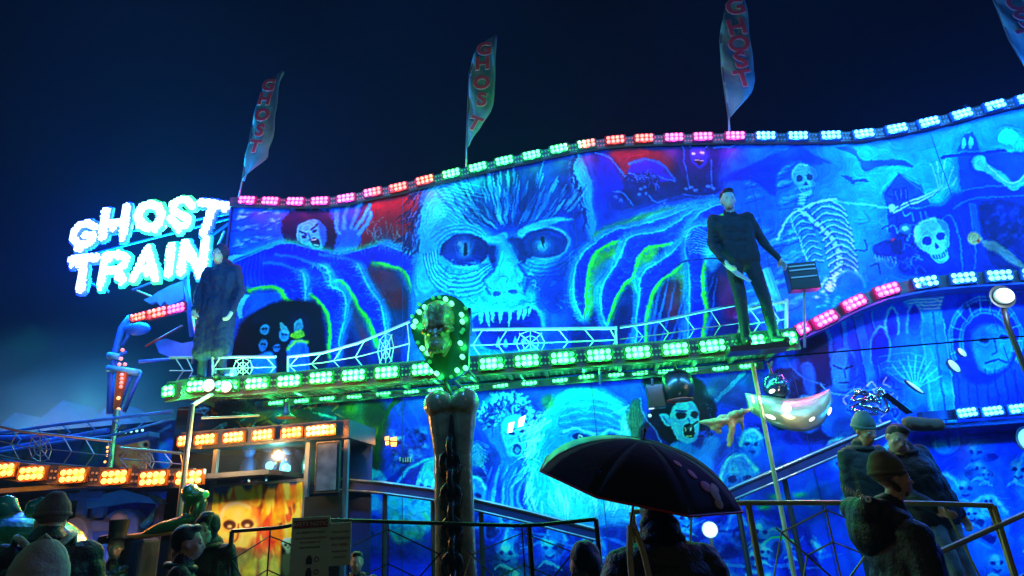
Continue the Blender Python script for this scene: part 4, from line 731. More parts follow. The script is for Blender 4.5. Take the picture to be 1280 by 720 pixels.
def board(name, cv, lx0, lx1, z0, z1, nx, nz, off, parent, m, local, top=None, depth=.06, light=(.22, .55, 1.0), gain=1.0):
    """fine grid in the facade frame; local(lx, lz) -> parent space; the picture is laid on the board in the board's own plane"""
    xs = np.linspace(lx0, lx1, nx); P = np.zeros((nz, nx, 3))
    for i, x in enumerate(xs):
        zt = min(z1, top(x)) if top else z1; zb = z0
        P[:, i, 0] = x; P[:, i, 1] = off; P[:, i, 2] = np.linspace(zb, max(zt, zb+.01), nz)
    Wd = P.reshape(-1, 3) @ np.array(FR.to_3x3()).T+np.array(FR.translation); d = Wd-np.array(CAM); zc = d @ np.array(fwd)
    px = 640+F*(d @ np.array(RT))/zc; py = 360-F*(d @ np.array(UP))/zc
    u = np.clip(px-cv.x0, 0, cv.w-1.01); v = np.clip(py-cv.y0, 0, cv.h-1.01); ui = u.astype(int); vi = v.astype(int); fu = (u-ui)[:, None]; fv = (v-vi)[:, None]; A = cv.a
    c = (A[vi, ui]*(1-fu)+A[vi, ui+1]*fu)*(1-fv)+(A[vi+1, ui]*(1-fu)+A[vi+1, ui+1]*fu)*fv
    c = c/255; c = np.where(c <= .04045, c/12.92, ((c+.055)/1.055)**2.4); c = np.clip(c**1.34*1.22*gain/np.array(light), 0.003, .92)
    V = P.reshape(-1, 3)-np.array(local); me = bpy.data.meshes.new(name); n = nx*nz
    ii, jj = np.meshgrid(np.arange(nx-1), np.arange(nz-1)); a = (jj*nx+ii).ravel(); Fc = np.stack([a, a+1, a+nx+1, a+nx], 1).astype(np.int32)
    me.vertices.add(n); me.vertices.foreach_set('co', V.astype(np.float32).ravel()); me.loops.add(Fc.size); me.loops.foreach_set('vertex_index', Fc.ravel()); me.polygons.add(len(Fc)); me.polygons.foreach_set('loop_start', np.arange(0, Fc.size, 4, dtype=np.int32)); me.update(calc_edges=True)
    at = me.color_attributes.new('paint', 'FLOAT_COLOR', 'POINT'); at.data.foreach_set('color', np.concatenate([c, np.ones((n, 1))], 1).astype(np.float32).ravel())
    me.materials.append(m); o = bpy.data.objects.new(name, me); COL.objects.link(o); o.parent = parent
    if depth:   # the board's back and edges
        k = MB(); st = max(nx//60, 1); T = [(V[(nz-1)*nx+i][0], V[(nz-1)*nx+i][2]-.004) for i in list(range(0, nx, st))+[nx-1]]; y = V[0][1]
        k.prism([(V[0][0]+.002, V[0][2]+.004), (V[nx-1][0]-.002, V[0][2]+.004)]+T[::-1], y+.004, y+depth); b = k.build('board_back', MC['panel_black'], o)
    return o
cv = paint()
TOP = [(287, 252), (311, 252), (340, 253), (371, 253.5), (401.5, 253), (434, 249.5), (467, 242), (499, 236), (532, 227), (565, 219), (598, 211), (631, 203), (665, 196), (699, 188), (733, 182), (769, 177), (805, 175), (842, 174), (878, 173), (918, 172), (956, 172), (996, 172), (1037, 171.5), (1078, 169.5), (1119, 163), (1159, 155), (1200, 145), (1241, 134), (1281, 125), (1322, 114), (1363, 104), (1406, 96)]
TC = 'xmmmmmMrrgggggGrrmmmcccccccccccc'
tl = [fl(x, y, -.06) for x, y in TOP]; tx = [p.x for p in tl]; tz = [p.z for p in tl]
def top(x): return float(np.interp(x, tx, tz))
fac = frame_thing('ride_facade', 'huge blue-lit painted ride front with clawed hands, skeleton and crypt artwork', 'ride facade', 0, 0)
pm = paint_mat('airbrush_paint'); L0 = fl(287, 300).x; LB0 = fl(432, 560).x
board('upper_mural', cv, L0, 9.6, 3.22, 9, 1600, 480, 0, fac, pm, (0, 0, 0), top=top, gain=1.05)
board('lower_mural', cv, L0-.5, 9.6, .35, 3.20, 1600, 380, .002, fac, pm, (0, 0, 0), gain=1.45)
k = MB(); k.box(((L0+9.6)/2, .25, .17), (9.6-L0, .5, .34)); k.build('skirting', MC['blue_dark'], fac)
q = [fl(287, 250, .02), fl(283, 330, .02), fl(266, 470, .02), fl(289, 470, .02)]
k = MB(); k.prism([(L0-.10, 3.25), (L0-.012, 3.25), (L0-.012, tz[0]), (L0-.03, tz[0])], -.02, .5); k.build('end_panel', MC['blue_dark'], fac)
pa, pb = fl(276, 478, -.12), fl(279, 376, -.12); k = MB(); k.box(((pa.x+pb.x)/2, -.12, (pa.z+pb.z)/2), (.13, .05, pb.z-pa.z), Matrix.Rotation(math.atan2(pb.x-pa.x, pb.z-pa.z), 3, 'Y')); k.build('corner_post', MC['pink_board'], fac)
# LED light panels: housing with eight bulbs
LMC = {}
def led_meshes(c, n=4, rows=2, s=1.0, split=None):
    v = random.randrange(4) if n*rows == 8 else 0; key = (c, n, rows, s, split, v)
    if key in LMC: return LMC[key]
    h = MB(); W, Hh = .085*n*s, .085*rows*s; h.box((0, 0, 0), (W+.004, .05, Hh+.004)); h.mi = 0
    for x in (-1, 1): h.box((x*(W/2+.006), -.028, 0), (.008, .016, Hh*.8))
    b = MB(); mats = [MC['bulb_'+c], MC['bulb_'+(split or c)], MC['dim_'+c]]; rv = random.Random(v+len(c)*7+ord(c)); dead = rv.randrange(8) if v == 2 else -1
    for i in range(n):
        for j in range(rows):
            b.mi = 2 if i*rows+j == dead else 1 if split and i >= n/2 else 0; x = (i-(n-1)/2)*.082*s; z = (j-(rows-1)/2)*.080*s
            b.tube([(x, -.020, z), (x, -.040, z), (x, -.052, z)], [.034*s, .034*s, .020*s], 10)
    me = h.mesh('light_panel', MC['housing_'+c]), b.mesh('bulbs', mats); LMC[key] = me; return me
def led(parent, p, ang, c, n=4, rows=2, s=1.0, e=1.0, group=None, split=None, yaw=0.0, lit=True):
    hm_, bm_ = led_meshes(c, n, rows, s, split); o = place_mesh('light_panel', hm_, parent, p, (0, -ang, yaw)); place_mesh('bulb_cluster', bm_, o)
    if lit: lamp('led_lamp', 'POINT', (0, -.13, 0), e*LEDP, LED[split or c][1], .03, parent=o)
    return o
SPL = {'M': ('m', 'r'), 'G': ('g', 'r')}
for i in range(1, len(TOP)):
    p = tl[i]; a = tl[min(i+1, len(TOP)-1)]; b = tl[i-1]; ang = math.atan2(a.z-b.z, a.x-b.x); c = TC[i]; c, sp_ = SPL.get(c, (c, None))
    led(fac, (p.x, -.09, p.z), ang, c, split=sp_, s=.80, e=.8 if c in 'mr' else 1.0 if i < 20 else 1.6 if i < 23 else 3.2)
def strip_run(parent, pts, y, h, name='light_strip', m='strip', dots=None):
    k = MB(); n = len(pts); k.prism([(q[0], q[1]-h/2) for q in pts]+[(q[0], q[1]+h/2) for q in reversed(pts)], y, y+.05); o = k.build(name, MC[m], parent)
    return o
strip_run(fac, [(q.x, q.z) for q in tl], -.06, .15)
# unlit little bulbs between the lit panels
def dots(parent, p0, p1, c, y, n=3):
    k = MB()
    for i in range(n):
        t = (i+1)/(n+1); t = .5+(t-.5)*.42
        for s in (-1, 1): k.tube([(p0[0]*(1-t)+p1[0]*t, y, p0[1]*(1-t)+p1[1]*t+s*.035), (p0[0]*(1-t)+p1[0]*t, y-.014, p0[1]*(1-t)+p1[1]*t+s*.035)], .013, 6)
    k.build('bulb_cluster', MC['dim_'+c], parent)
for i in range(2, len(TOP)-1): dots(fac, (tl[i-1].x, tl[i-1].z), (tl[i].x, tl[i].z), {'M': 'm', 'G': 'g', 'x': 'm'}.get(TC[i], TC[i]), -.062)
# the arched light strip over the crypt
ARC = [(1003, 411), (1031, 399), (1067, 379), (1108, 363), (1156, 353), (1203, 348), (1248, 345), (1292, 343), (1336, 344)]; AC = 'mmmmccccc'
al = [fl(x, y, -.28) for x, y in ARC]; a0 = fl(984, 420, -.28); pts = [(a0.x, a0.z)]+[(q.x, q.z) for q in al]
strip_run(fac, pts, -.25, .15, 'arch_strip'); k = MB()
k.prism([(q[0], q[1]-.085) for q in pts]+[(q[0], q[1]-.115) for q in reversed(pts)], -.27, -.005); k.build('arch_ledge', MC['blue_dark'], fac)
for i, p in enumerate(al):
    a = pts[min(i+2, len(pts)-1)]; b = pts[i]; led(fac, (p.x, -.28, p.z), math.atan2(a[1]-b[1], a[0]-b[0]), AC[i], n=2 if i == 0 else 4, s=.86)
LOWR = [(1207, 516), (1239, 514), (1272, 511), (1308, 508)]; k = MB(); p0 = fl(1150, 521, -.42); p1 = fl(1340, 510, -.42); k.box(((p0.x+p1.x)/2, -.42, (p0.z+p1.z)/2), (p1.x-p0.x, .1, .1), Matrix.Rotation(-math.atan2(p1.z-p0.z, p1.x-p0.x), 3, 'Y')); 
k.box(((p0.x+p1.x)/2, -.2, (p0.z+p1.z)/2-.1), (p1.x-p0.x, .36, .05)); k.build('crypt_sill', MC['blue_dark'], fac)
for x, y in LOWR: p = fl(x, y, -.50); led(fac, (p.x, -.50, p.z), .05, 'k', s=.62, e=1.6)
# glowing ovals added for glints and a lit screen, plates for eyes and reflections
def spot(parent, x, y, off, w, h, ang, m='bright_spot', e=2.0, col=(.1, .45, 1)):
    p = fl(x, y, off); k = MB(); k.tube([(0, .03, 0), (0, -.03, 0)], [w*.5, w*.62], 16); o = k.build('glint_lamp_housing', MC['dark_steel'], parent); o.location = (p.x, off, p.z); o.scale = (1, 1, h/w); o.rotation_euler = (0, ang, 0)
    b = MB(); b.ball((0, -.03, 0), (w*.5, .02, w*.5), 14, 8); b.build('glint_lamp_lens', MC[m], o, True); lamp('glint_lamp_light', 'POINT', (0, -.2, 0), e, col, .05, parent=o)
for a in ((1201, 441, -.12, .06, .12, -.5), (1191, 458, -.12, .08, .17, -.5), (1142, 484, -.1, .035, .22, -.75), (1283, 550, -.3, .20, .24, 0.1)): spot(fac, *a)  # the narrow ovals stand in for highlights reflected on the mural
def glow_plates(parent, pts, m, col, e, name):
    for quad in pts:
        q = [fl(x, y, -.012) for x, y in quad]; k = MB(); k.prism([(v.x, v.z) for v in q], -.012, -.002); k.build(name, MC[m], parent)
    c = q[0]; lamp('plate_lamp', 'POINT', (c.x, -.12, c.z), e, col, .03, parent=parent)
mat('glare_cyan', (.5, .5, .5), emit=(.5, .95, 1), es=5); mat('eye_orange', (.5, .3, .1), emit=(1, .38, .07), es=3)
glow_plates(fac, [[(636, 529), (643, 527), (640, 540), (634, 541)], [(649, 523), (657, 519), (654, 532), (647, 534)]], 'glare_cyan', (.1, .5, 1), .6, 'glow_plate')  # glowing plates stand in for reflections over the woman's eyes
glow_plates(fac, [[(481, 546), (486, 545), (486, 550), (481, 550.5)], [(488, 547), (496, 546), (496, 551), (488, 551)], [(481.5, 552), (486, 551.5), (486, 556), (482, 556.5)], [(488, 552.5), (496, 552.5), (495, 558), (489, 558)]], 'eye_orange', (1, .3, .03), .5, 'glow_plate')
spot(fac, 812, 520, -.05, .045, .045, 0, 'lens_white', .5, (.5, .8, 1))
# ------------------------------------------------------------------ catwalk with its soffit, light panels and web railing
cw = frame_thing('catwalk', 'long green-lit catwalk balcony with spider web railing running across the ride front', 'balcony', 0, -.5)
def C(p): return (p.x, p.y+.5, p.z)          # facade frame -> catwalk local
CF = -1.0; xl = fl(205, 490, CF).x; xr = fl(1000, 424, CF).x; dz = fl(600, 455, CF).z
FRONT = [(212, 489, 'g', 2), (249, 483, 'g', 4), (285, 482.5, 'g', 4), (322.5, 479.5, 'g', 4), (362.5, 476.5, 'g', 4), (402.5, 472.5, 'g', 4), (443, 469.5, 'g', 4), (484, 466, 'g', 4), (530, 462, 'g', 4), (571, 458, 'g', 4), (615, 455, 'g', 4), (659, 451.5, 'g', 4), (704, 448, 'g', 4), (749, 444.5, 'g', 4), (797, 441, 'g', 4), (844, 437, 'g', 4), (890, 433, 'g', 4), (943, 427, 'g', 3), (986, 423, 'g', 2)]
fp = [fl(x, y, CF) for x, y, _, _ in FRONT]
k = MB(); zz = [(p.x, p.z) for p in fp]; zz[0] = (xl, zz[0][1]); zz[-1] = (xr, zz[-1][1])
k.prism([(x, z-.125) for x, z in zz]+[(x, z+.125) for x, z in reversed(zz)], CF+.5+.03, CF+.5+.07); k.build('fascia', MC['strip'], cw)
for (x, y, c, n), p, i in zip(FRONT, fp, range(99)):
    a, b = fp[min(i+1, len(fp)-1)], fp[max(i-1, 0)]; led(cw, C(p), math.atan2(a.z-b.z, a.x-b.x), c, n=n, s=.86, e=1.35)
for i in range(1, len(fp)): dots(cw, (fp[i-1].x, fp[i-1].z), (fp[i].x, fp[i].z), 'g', CF+.53)
k = MB(); zm = [(x, z+.02) for x, z in zz]
for (xa, za), (xb, zb) in zip(zm, zm[1:]): k.add([(xa, -.46, za), (xb, -.46, zb), (xb, .49, zb), (xa, .49, za), (xa, -.46, za+.04), (xb, -.46, zb+.04), (xb, .49, zb+.04), (xa, .49, za+.04)], [(0, 1, 2, 3), (4, 7, 6, 5), (0, 4, 5, 1), (1, 5, 6, 2), (2, 6, 7, 3), (3, 7, 4, 0)])
k.build('deck', MC['plank'], cw)
k = MB()                                      # studded underside: grid of joists and little round studs
x = xl+.05
while x < xr: z = float(np.interp(x, [q[0] for q in zm], [q[1] for q in zm])); k.box((x, .02, z-.03), (.03, .92, .05)); x += .46
x = xl+.05
while x < xr:
    z = float(np.interp(x, [q[0] for q in zm], [q[1] for q in zm]))
    for j in range(9): k.box((x, -.4+j*.1, z-.008), (.028, .028, .012))
    x += .075
k.build('soffit_joists', MC['steel'], cw)
BACK = [(346, 504), (378, 501.5), (410, 498.5), (444, 496), (480, 493), (515, 490.5), (545, 488), (590, 485), (626, 482.5), (662, 479.5), (700, 476), (733, 471.5), (770, 469), (800, 467), (832, 465), (862, 463), (900, 461), (934, 458)]

for x, y in BACK: p = fl(x, y, -.14); led(cw, C(p), .02, 'g', n=4, rows=1, s=.62, e=.5)
bp = [fl(x, y, -.12) for x, y in (BACK[0], BACK[-1])]; k = MB(); k.box(((bp[0].x+bp[1].x)/2, .40, bp[0].z/2+bp[1].z/2), (bp[1].x-bp[0].x+.4, .03, .09), Matrix.Rotation(-math.atan2(bp[1].z-bp[0].z, bp[1].x-bp[0].x), 3, 'Y')); k.build('rear_rail', MC['strip'], cw)
for (x1, y1, x2, y2) in ((750, 458, 750, 480), (645, 462, 655, 476), (815, 474, 818, 500), (965, 452, 962, 470), (360, 490, 356, 520)): a, b = fl(x1, y1, -.6), fl(x2, y2, -.3); MB().tube([C(a), C(b)], .014, 6).build('strut', MC['steel'], cw)
def bar(p, q, r, m, parent, name='bar', conv=None, n=8):
    return MB().tube([p, q], r, n).build(name, MC[m], parent)
def web_rail(parent, P, m, r=.012, hubs=(), conv=lambda v: v, post=None, chev=.30, name='web_panel', mid=True):
    """P: list of (top point, bottom point) posts; webbing is welded between them"""
    k = MB()
    L = [0.0]
    for i in range(1, len(P)): L.append(L[-1]+(P[i][0]-P[i-1][0]).length)
    def at(s, t):                             # s metres along, t 0 bottom .. 1 top
        s = min(max(s, 0), L[-1]); i = max(j for j in range(len(L)-1) if L[j] <= s+1e-9); f = (s-L[i])/(L[i+1]-L[i]); a = P[i][0].lerp(P[i+1][0], f); b = P[i][1].lerp(P[i+1][1], f); return b.lerp(a, t)
    n = max(int(L[-1]/.2), 2)
    k.tube([at(L[-1]*i/n, 1) for i in range(n+1)], r*1.35, 8); k.build('top_rail', MC[m], parent); k = MB()
    k.tube([at(L[-1]*i/n, .03) for i in range(n+1)], r, 6); 
    if mid: k.tube([at(L[-1]*i/n, .5) for i in range(n+1)], r*.55, 6)
    k.build('lower_rail', MC[m], parent); k = MB(); H = (P[0][0]-P[0][1]).length
    hs = [L[-1]*h for h in hubs]; R = H*.46
    for h in hs:
        for q in range(8): a = q*PI/4; k.tube([at(h, .5), at(h+R*1.05*math.cos(a), .5+.5*math.sin(a))], r*.55, 5)
        for rr in (.55, .95):
            ring = [at(h+R*rr*math.cos(q*PI/4), .5+.48*rr*math.sin(q*PI/4)) for q in range(9)]; k.tube(ring, r*.5, 5)
    s = chev*.5
    while s < L[-1]:
        if all(abs(s-h) > R*1.35 for h in hs):
            near = min(hs, key=lambda h: abs(h-s)) if hs else 0; sg = .10 if s > near else -.10
            k.tube([at(s, .03), at(s+sg*1.2, .5), at(s, 1)], r*.6, 5)
        s += chev
    k.build(name, MC[m], parent)
def rp(x, yt, yb, off): a = Vector(C(fl(x, yt, off))); b = Vector(C(fl(x, yb, off))); return (a, b)
ro = -.95
web_rail(cw, [rp(266, 447, 476, ro), rp(300, 446, 474, ro), rp(345, 446, 472, ro)], 'white_steel', .013, hubs=(.48,), chev=.2)
web_rail(cw, [rp(360, 446, 470, ro), rp(400, 442, 466, ro), rp(450, 428, 463, ro), rp(512, 402, 457, ro)], 'white_steel', .013, hubs=(.80,), chev=.28)
web_rail(cw, [rp(588, 412, 452, ro), rp(680, 411, 446, ro), rp(770, 410, 440, ro)], 'white_steel', .014, hubs=(.42,), chev=.3)
web_rail(cw, [rp(775, 409, 439, ro), rp(820, 402, 436, ro), rp(870, 391, 432, ro), rp(925, 380, 428, ro)], 'steel', .012, hubs=(), chev=.3)
web_rail(cw, [rp(925, 388, 426, ro), rp(958, 381, 424, ro), rp(983, 377, 421, ro)], 'white_steel', .014, hubs=(), chev=.22)
a, b = rp(983, 374, 423, ro); bar(a, b, .02, 'white_steel', cw, 'end_post'); a, b = rp(960, 420, 424, ro); 
for xx, y1, y2 in ((770, 408, 440), (925, 379, 428), (962, 376, 424), (360, 445, 470), (266, 445, 478)): a, b = rp(xx, y1, y2, ro); bar(a, b, .014, 'white_steel', cw, 'rail_post')
bar(C(fl(958, 336, -.9)), C(fl(976, 388, -.9)), .05, 'cyan_board', cw, 'pale_post')
k = MB(); pz = fl(943, 436, -1.1); k.box((pz.x, -.68, fp[17].z-.13), (.62, .26, .06)); k.build('standing_ledge', MC['panel_black'], cw)
# slim posts carrying the catwalk
a = Vector(C(fl(940, 452, -1.0))); a.z -= .02; wb = FR @ Vector((a.x, a.y-.5, 0)); bar(a, (a.x, a.y, 0), .024, 'yellow_steel', cw, 'support_post', n=10)
# soffit wash and deck washers (blue area lights added as fill, no fixtures)
for x, e in ((-2.9, 5), (-1.5, 10), (0, 12), (1.4, 13), (2.5, 9)):
    lamp('wash_fill', 'AREA', (x, -.30, 2.98), e*WASH, BLUE, (1.0, .05), None, cw).rotation_euler = (math.radians(28), 0, 0)
for x, e in ((-3.3, 14), (-2.2, 15), (-1, 19), (.2, 20), (1.4, 18), (2.5, 15)):
    lamp('wash_fill', 'AREA', (x, -.36, dz+.16), e*WASH, BLUE, (1.0, .05), None, cw).rotation_euler = (math.radians(155), 0, 0)
# ------------------------------------------------------------------ black louvred floodlight on the catwalk end, hanging black unit
t = frame_thing('louvred_lamp', 'black louvred lamp box mounted at the right end of the catwalk beside the standing man', 'lamp', fl(1002, 347, -.7).x, -.7)
z = fl(1002, 347, -.7).z; k = MB(); k.box((0, 0, z), (.34, .16, .34)); k.build('lamp_box', MC['panel_black'], t, bevel=.012)
for i in (-.02, .07, .12): k = MB(); k.box((0, -.085, z+i), (.30, .012, .016)); k.build('louvre', MC['steel'], t)
bar((0, .02, z-.17), (-.14, .02, 3.15), .016, 'steel', t, 'bracket')
t = frame_thing('hanging_light_unit', 'black drum-shaped light unit hanging under the catwalk above the screaming woman', 'lamp', fl(848, 487, -.5).x, -.5)
k = MB(); z = fl(848, 487, -.5).z; k.tube([(0, 0, z+.22), (0, 0, z+.17), (0, 0, z+.02), (0, 0, z-.12)], [.10, .17, .19, .15], 18); k.build('drum', MC['panel_black'], t, True); k = MB(); k.tube([(.15*math.cos(q), .15*math.sin(q), z-.125) for q in np.linspace(0, 2*PI, 25)], .008, 6); k.build('red_ring', MC['red_trim'], t); bar((0, 0, z+.2), (0, 0, 3.1), .02, 'dark_steel', t, 'hanger')
k = MB(); k.box((-.27, .05, z-.05), (.20, .14, .28)); k.build('ballast_box', MC['panel_black'], t, bevel=.01)
t = frame_thing('orange_lantern', 'small lantern with orange rim hanging under the left part of the catwalk', 'lantern', fl(358, 515, -.6).x, -.6)
z = fl(358, 515, -.6).z; k = MB(); k.tube([(0, 0, z+.12), (0, 0, z-.02), (0, 0, z-.06)], [.03, .05, .12], 10); k.build('shade', MC['dark_steel'], t); k = MB(); k.tube([(0, 0, z-.06), (0, 0, z-.075)], [.125, .12], 10); k.build('rim', MC['orange_plastic'], t); bar((0, 0, z+.1), (0, 0, 3.1), .012, 'dark_steel', t, 'hanger'); lamp('lantern_lamp', 'POINT', (0, -.02, z-.16), .5, (1, .35, .05), .03, parent=t)
for j, (xa, xb, sag, zo) in enumerate(((-3.6, -1.2, .10, -.16), (-1.2, 1.1, .07, -.16), (1.1, 3.0, .12, -.16), (-2.4, .3, .16, -.14))):
    za = float(np.interp(xa, [q[0] for q in zm], [q[1] for q in zm])); zb = float(np.interp(xb, [q[0] for q in zm], [q[1] for q in zm])); MB().tube([(xa+(xb-xa)*i/12, -.44+.1*j, za+(zb-za)*i/12+zo-sag*4*(i/12)*(1-i/12)*.5) for i in range(13)], .007, 5).build('cable', MC['panel_black'], cw, True)
for x in (-1.55, .95, 3.45, 5.95):            # joints between the painted sheets
    zt_ = top(x)-.12; k = MB(); k.box((x, -.004, (3.3+zt_)/2), (.006, .006, zt_-3.3)); k.box((x, -.004, 1.75), (.006, .006, 2.7)); k.build('sheet_joint', MC['blue_dark'], fac)
# ------------------------------------------------------------------ illuminated dripping letter sign
so = .25; gl = thing('ghost_letter_sign', 'glowing white dripping letters reading GHOST TRAIN beyond the left facade end', 'sign', FR @ Vector((fl(185, 330, so).x, so, 0)), TH)
sx0 = fl(185, 330, so).x
def SP(x, y): p = fl(x, y, so); return np.array((p.x-sx0, p.z))
STR = {'G': [[(121, 285), (112, 280), (102, 282), (95, 290), (94, 299), (99, 306), (109, 307), (117, 301), (118, 295), (108, 295)]], 'H': [[(134, 265), (130, 297)], [(160, 260), (156, 293)], [(132, 282), (158, 277)]], 'O': [[(189, 256), (199, 259), (204, 269), (200, 281), (188, 286), (178, 282), (174, 271), (179, 260), (189, 256)]],
       'S': [[(242, 259), (235, 251), (225, 251), (217, 257), (219, 265), (229, 270), (237, 275), (234, 283), (224, 284), (215, 274)]], 'T': [[(253, 254), (285, 259)], [(268, 258), (256, 292)]],
       't': [[(93, 325), (122, 323)], [(107, 326), (103, 362)]], 'R': [[(134, 321), (128, 355)], [(134, 320), (149, 318), (160, 323), (157, 333), (147, 338), (133, 340)], [(147, 338), (156, 351)]], 'A': [[(186, 312), (168, 349)], [(186, 312), (196, 349)], [(176, 337), (193, 335)]], 'I': [[(216, 309), (212, 343)]], 'N': [[(233, 305), (228, 340)], [(233, 306), (252, 342)], [(259, 301), (254, 340)]]}
LCOL = {'G': (0, .05, 1), 'H': (0, .05, 1), 'O': (.02, .9, .15), 'S': (.03, .8, .12), 'T': (0, .05, 1), 't': (0, .04, 1), 'R': (.0, .55, .4), 'A': (.02, .8, .15), 'I': (0, .5, .4), 'N': (0, .25, 1)}
mat('letter_lit', (.8, .8, .8), .3, emit=(.72, .97, 1), es=1.9); mat('letter_halo', (.2, .6, .7), .3, emit=(.05, .55, .8), es=1.2)
pxm = float(np.linalg.norm(SP(150, 300)-SP(160, 300))/10)
def pixel_letter(ch):
    S = [[SP(*q) for q in s] for s in STR[ch]]; A = np.concatenate([np.array(s) for s in S]); W_ = (5.2 if ch not in 'GRSA' else 4.5)*pxm; st = .0235; rr = random.Random(ord(ch))
    for s in S:                               # drips under the strokes
        for _ in range(3):
            i = rr.randrange(len(s)-1); f = rr.random(); q = s[i]*(1-f)+s[i+1]*f; S = S+[[q, q-np.array((0, W_*1.0+rr.uniform(.0, .05)))]] if len(s) < 90 else S
    x0, z0 = A.min(0)-.14; x1, z1 = A.max(0)+.14; b = MB(); outl = MB(); cells = set(); nx = int((x1-x0)/st); nz = int((z1-z0)/st)
    for i in range(nx):
        for j in range(nz):
            q = np.array((x0+i*st, z0+j*st)); d = 9
            for si, s in enumerate(S):
                ww = W_ if si < len(STR[ch]) else W_*.62
                for a, c in zip(s, s[1:]):
                    e = c-a; t_ = min(max(((q-a)@e)/(e@e+1e-9), 0), 1); d = min(d, np.linalg.norm(q-a-t_*e)-ww)
            if d < rr.uniform(-.008, .006): cells.add((i, j))
    for (i, j) in cells: x, z_ = x0+i*st, z0+j*st; b.tube([(x, -.03, z_), (x, -.05, z_)], [st*.46, st*.34], 7)
    back = MB()
    for (i, j) in {(i+a, j+b_) for (i, j) in cells for a in (-1, 0, 1) for b_ in (-1, 0, 1)}: back.box((x0+i*st, .01, z0+j*st), (st*1.001, .04, st*1.001))
    o = back.build('letter', mat('letter_halo_'+ch, (.1, .1, .1), .3, emit=LCOL[ch], es=2.6), gl); b.build('bulb_cluster', MC['letter_lit'], o)  # glowing rim around each letter stands in for its halo
    c = A.mean(0); E_ = LETP*(.45 if ch in 'OSA' else .7 if ch in 'RI' else 1.1); lamp('letter_lamp', 'POINT', (c[0], -.45, c[1]), E_*.12, LCOL[ch], .06, parent=o); lamp('letter_lamp', 'POINT', (c[0], .35, c[1]), E_, LCOL[ch], .06, parent=o)
for ch in STR: pixel_letter(ch)
def SB(x, y, d=.10): p = SP(x, y); return (p[0], d, p[1])
for q in (((95, 318), (290, 268)), ((100, 296), (292, 262)), ((160, 360), (276, 315)), ((250, 298), (290, 270)), ((258, 348), (285, 345)), ((92, 345), (130, 362))): MB().tube([SB(*q[0]), SB(*q[1])], .018, 8).build('frame_tube', MC['blue_board'], gl)
MB().tube([SB(160, 358, .2), SB(232, 388, .2)], .016, 8).build('frame_tube', MC['pink_board'], gl); MB().tube([SB(272, 262, .2), SB(292, 245, .2)], .014, 8).build('frame_tube', MC['steel'], gl)
for q in (((262, 310), (268, 330)), ((276, 286), (262, 318)), ((268, 318), (290, 312)), ((278, 330), (288, 324))): MB().tube([SB(*q[0]), SB(*q[1])], .022, 8).build('frame_tube', MC['steel'], gl)
# ------------------------------------------------------------------ feather flags
def flag(label, out, pole, letters, lsize, off=.25, rot=0.0, fold=False, tail=None):
    b = fl(*pole[0], off); t = frame_thing('feather_flag', label, 'flag', b.x, off, 'feather flags along the roof edge')
    zmax = max(fl(x, y, off).z for x, y in out); O = [(fl(x, y, off).x-b.x, fl(x, y, off).z) for x, y in out]
    n = len(O)//2; L = O[:n]; R_ = O[n:][::-1]; k = MB(); rows = 22; cols = 7; vs = []
    def interp(P, s):
        i = min(int(s*(len(P)-1)), len(P)-2); f = s*(len(P)-1)-i; return (P[i][0]*(1-f)+P[i+1][0]*f, P[i][1]*(1-f)+P[i+1][1]*f)
    for i in range(rows+1):
        a, c = interp(spl(L, False, 4), i/rows), interp(spl(R_, False, 4), i/rows)
        for j in range(cols+1):
            s = j/cols; vs.append((a[0]*(1-s)+c[0]*s, .05*math.sin(s*5+i*.35)*s+.02*math.sin(i*1.1+s*3), a[1]*(1-s)+c[1]*s))
    k.add(vs, [(i*(cols+1)+j, i*(cols+1)+j+1, (i+1)*(cols+1)+j+1, (i+1)*(cols+1)+j) for i in range(rows) for j in range(cols)])
    o = k.build('banner', MC['flag_cloth'], t, True); s = o.modifiers.new('s', 'SOLIDIFY'); s.thickness = .004
    for ch, x, y, a in letters:
        p = fl(x, y, off); 
        for mm, of, dy in (('flag_edge', .012, -.062), ('flag_red', 0.0, -.068)):
            me = text_mesh('lettering', ch, lsize*1.25, MC[mm], .002, of+.010); q = place_mesh('lettering', me, o, (p.x-b.x, dy, p.z), (PI/2, a, 0))
    pl = [fl(x, y, off+.01) for x, y in pole]; k = MB(); k.tube([(q.x-b.x, .012, q.z) for q in [type(pl[0])(v) for v in pl]], [.018-.010*i/(len(pl)-1) for i in range(len(pl))], 8); k.build('pole', MC['steel'], t, True)
flag('leftmost feather flag reading GHOST, above the letter sign end of the facade', [(303, 225), (306, 200), (314, 165), (320, 135), (330, 108), (341, 96), (354, 88), (355, 89), (351, 110), (346, 140), (342, 160), (335, 185), (331, 200), (305, 226)], [(298, 250), (303, 225), (308, 195), (320, 135), (331, 107), (354, 88)], [('G', 338, 110, .15), ('H', 333, 127, .18), ('O', 330, 147, .18), ('S', 327, 166, .18), ('T', 321, 186, .2)], .25)
flag('feather flag reading GHOST with twisted lower end, above the giant bald face', [(583, 182), (585, 160), (586, 130), (587, 98), (591, 72), (602, 54), (620, 44), (621, 45), (620, 80), (619, 110), (616, 130), (604, 152), (596, 165), (588, 183)], [(583, 212), (583, 182), (585, 130), (587, 90), (598, 58), (620, 44)], [('G', 606, 65, .05), ('H', 604, 83, .05), ('O', 603, 107, .05), ('S', 603, 128, .1), ('T', 594, 158, .5)], .27)
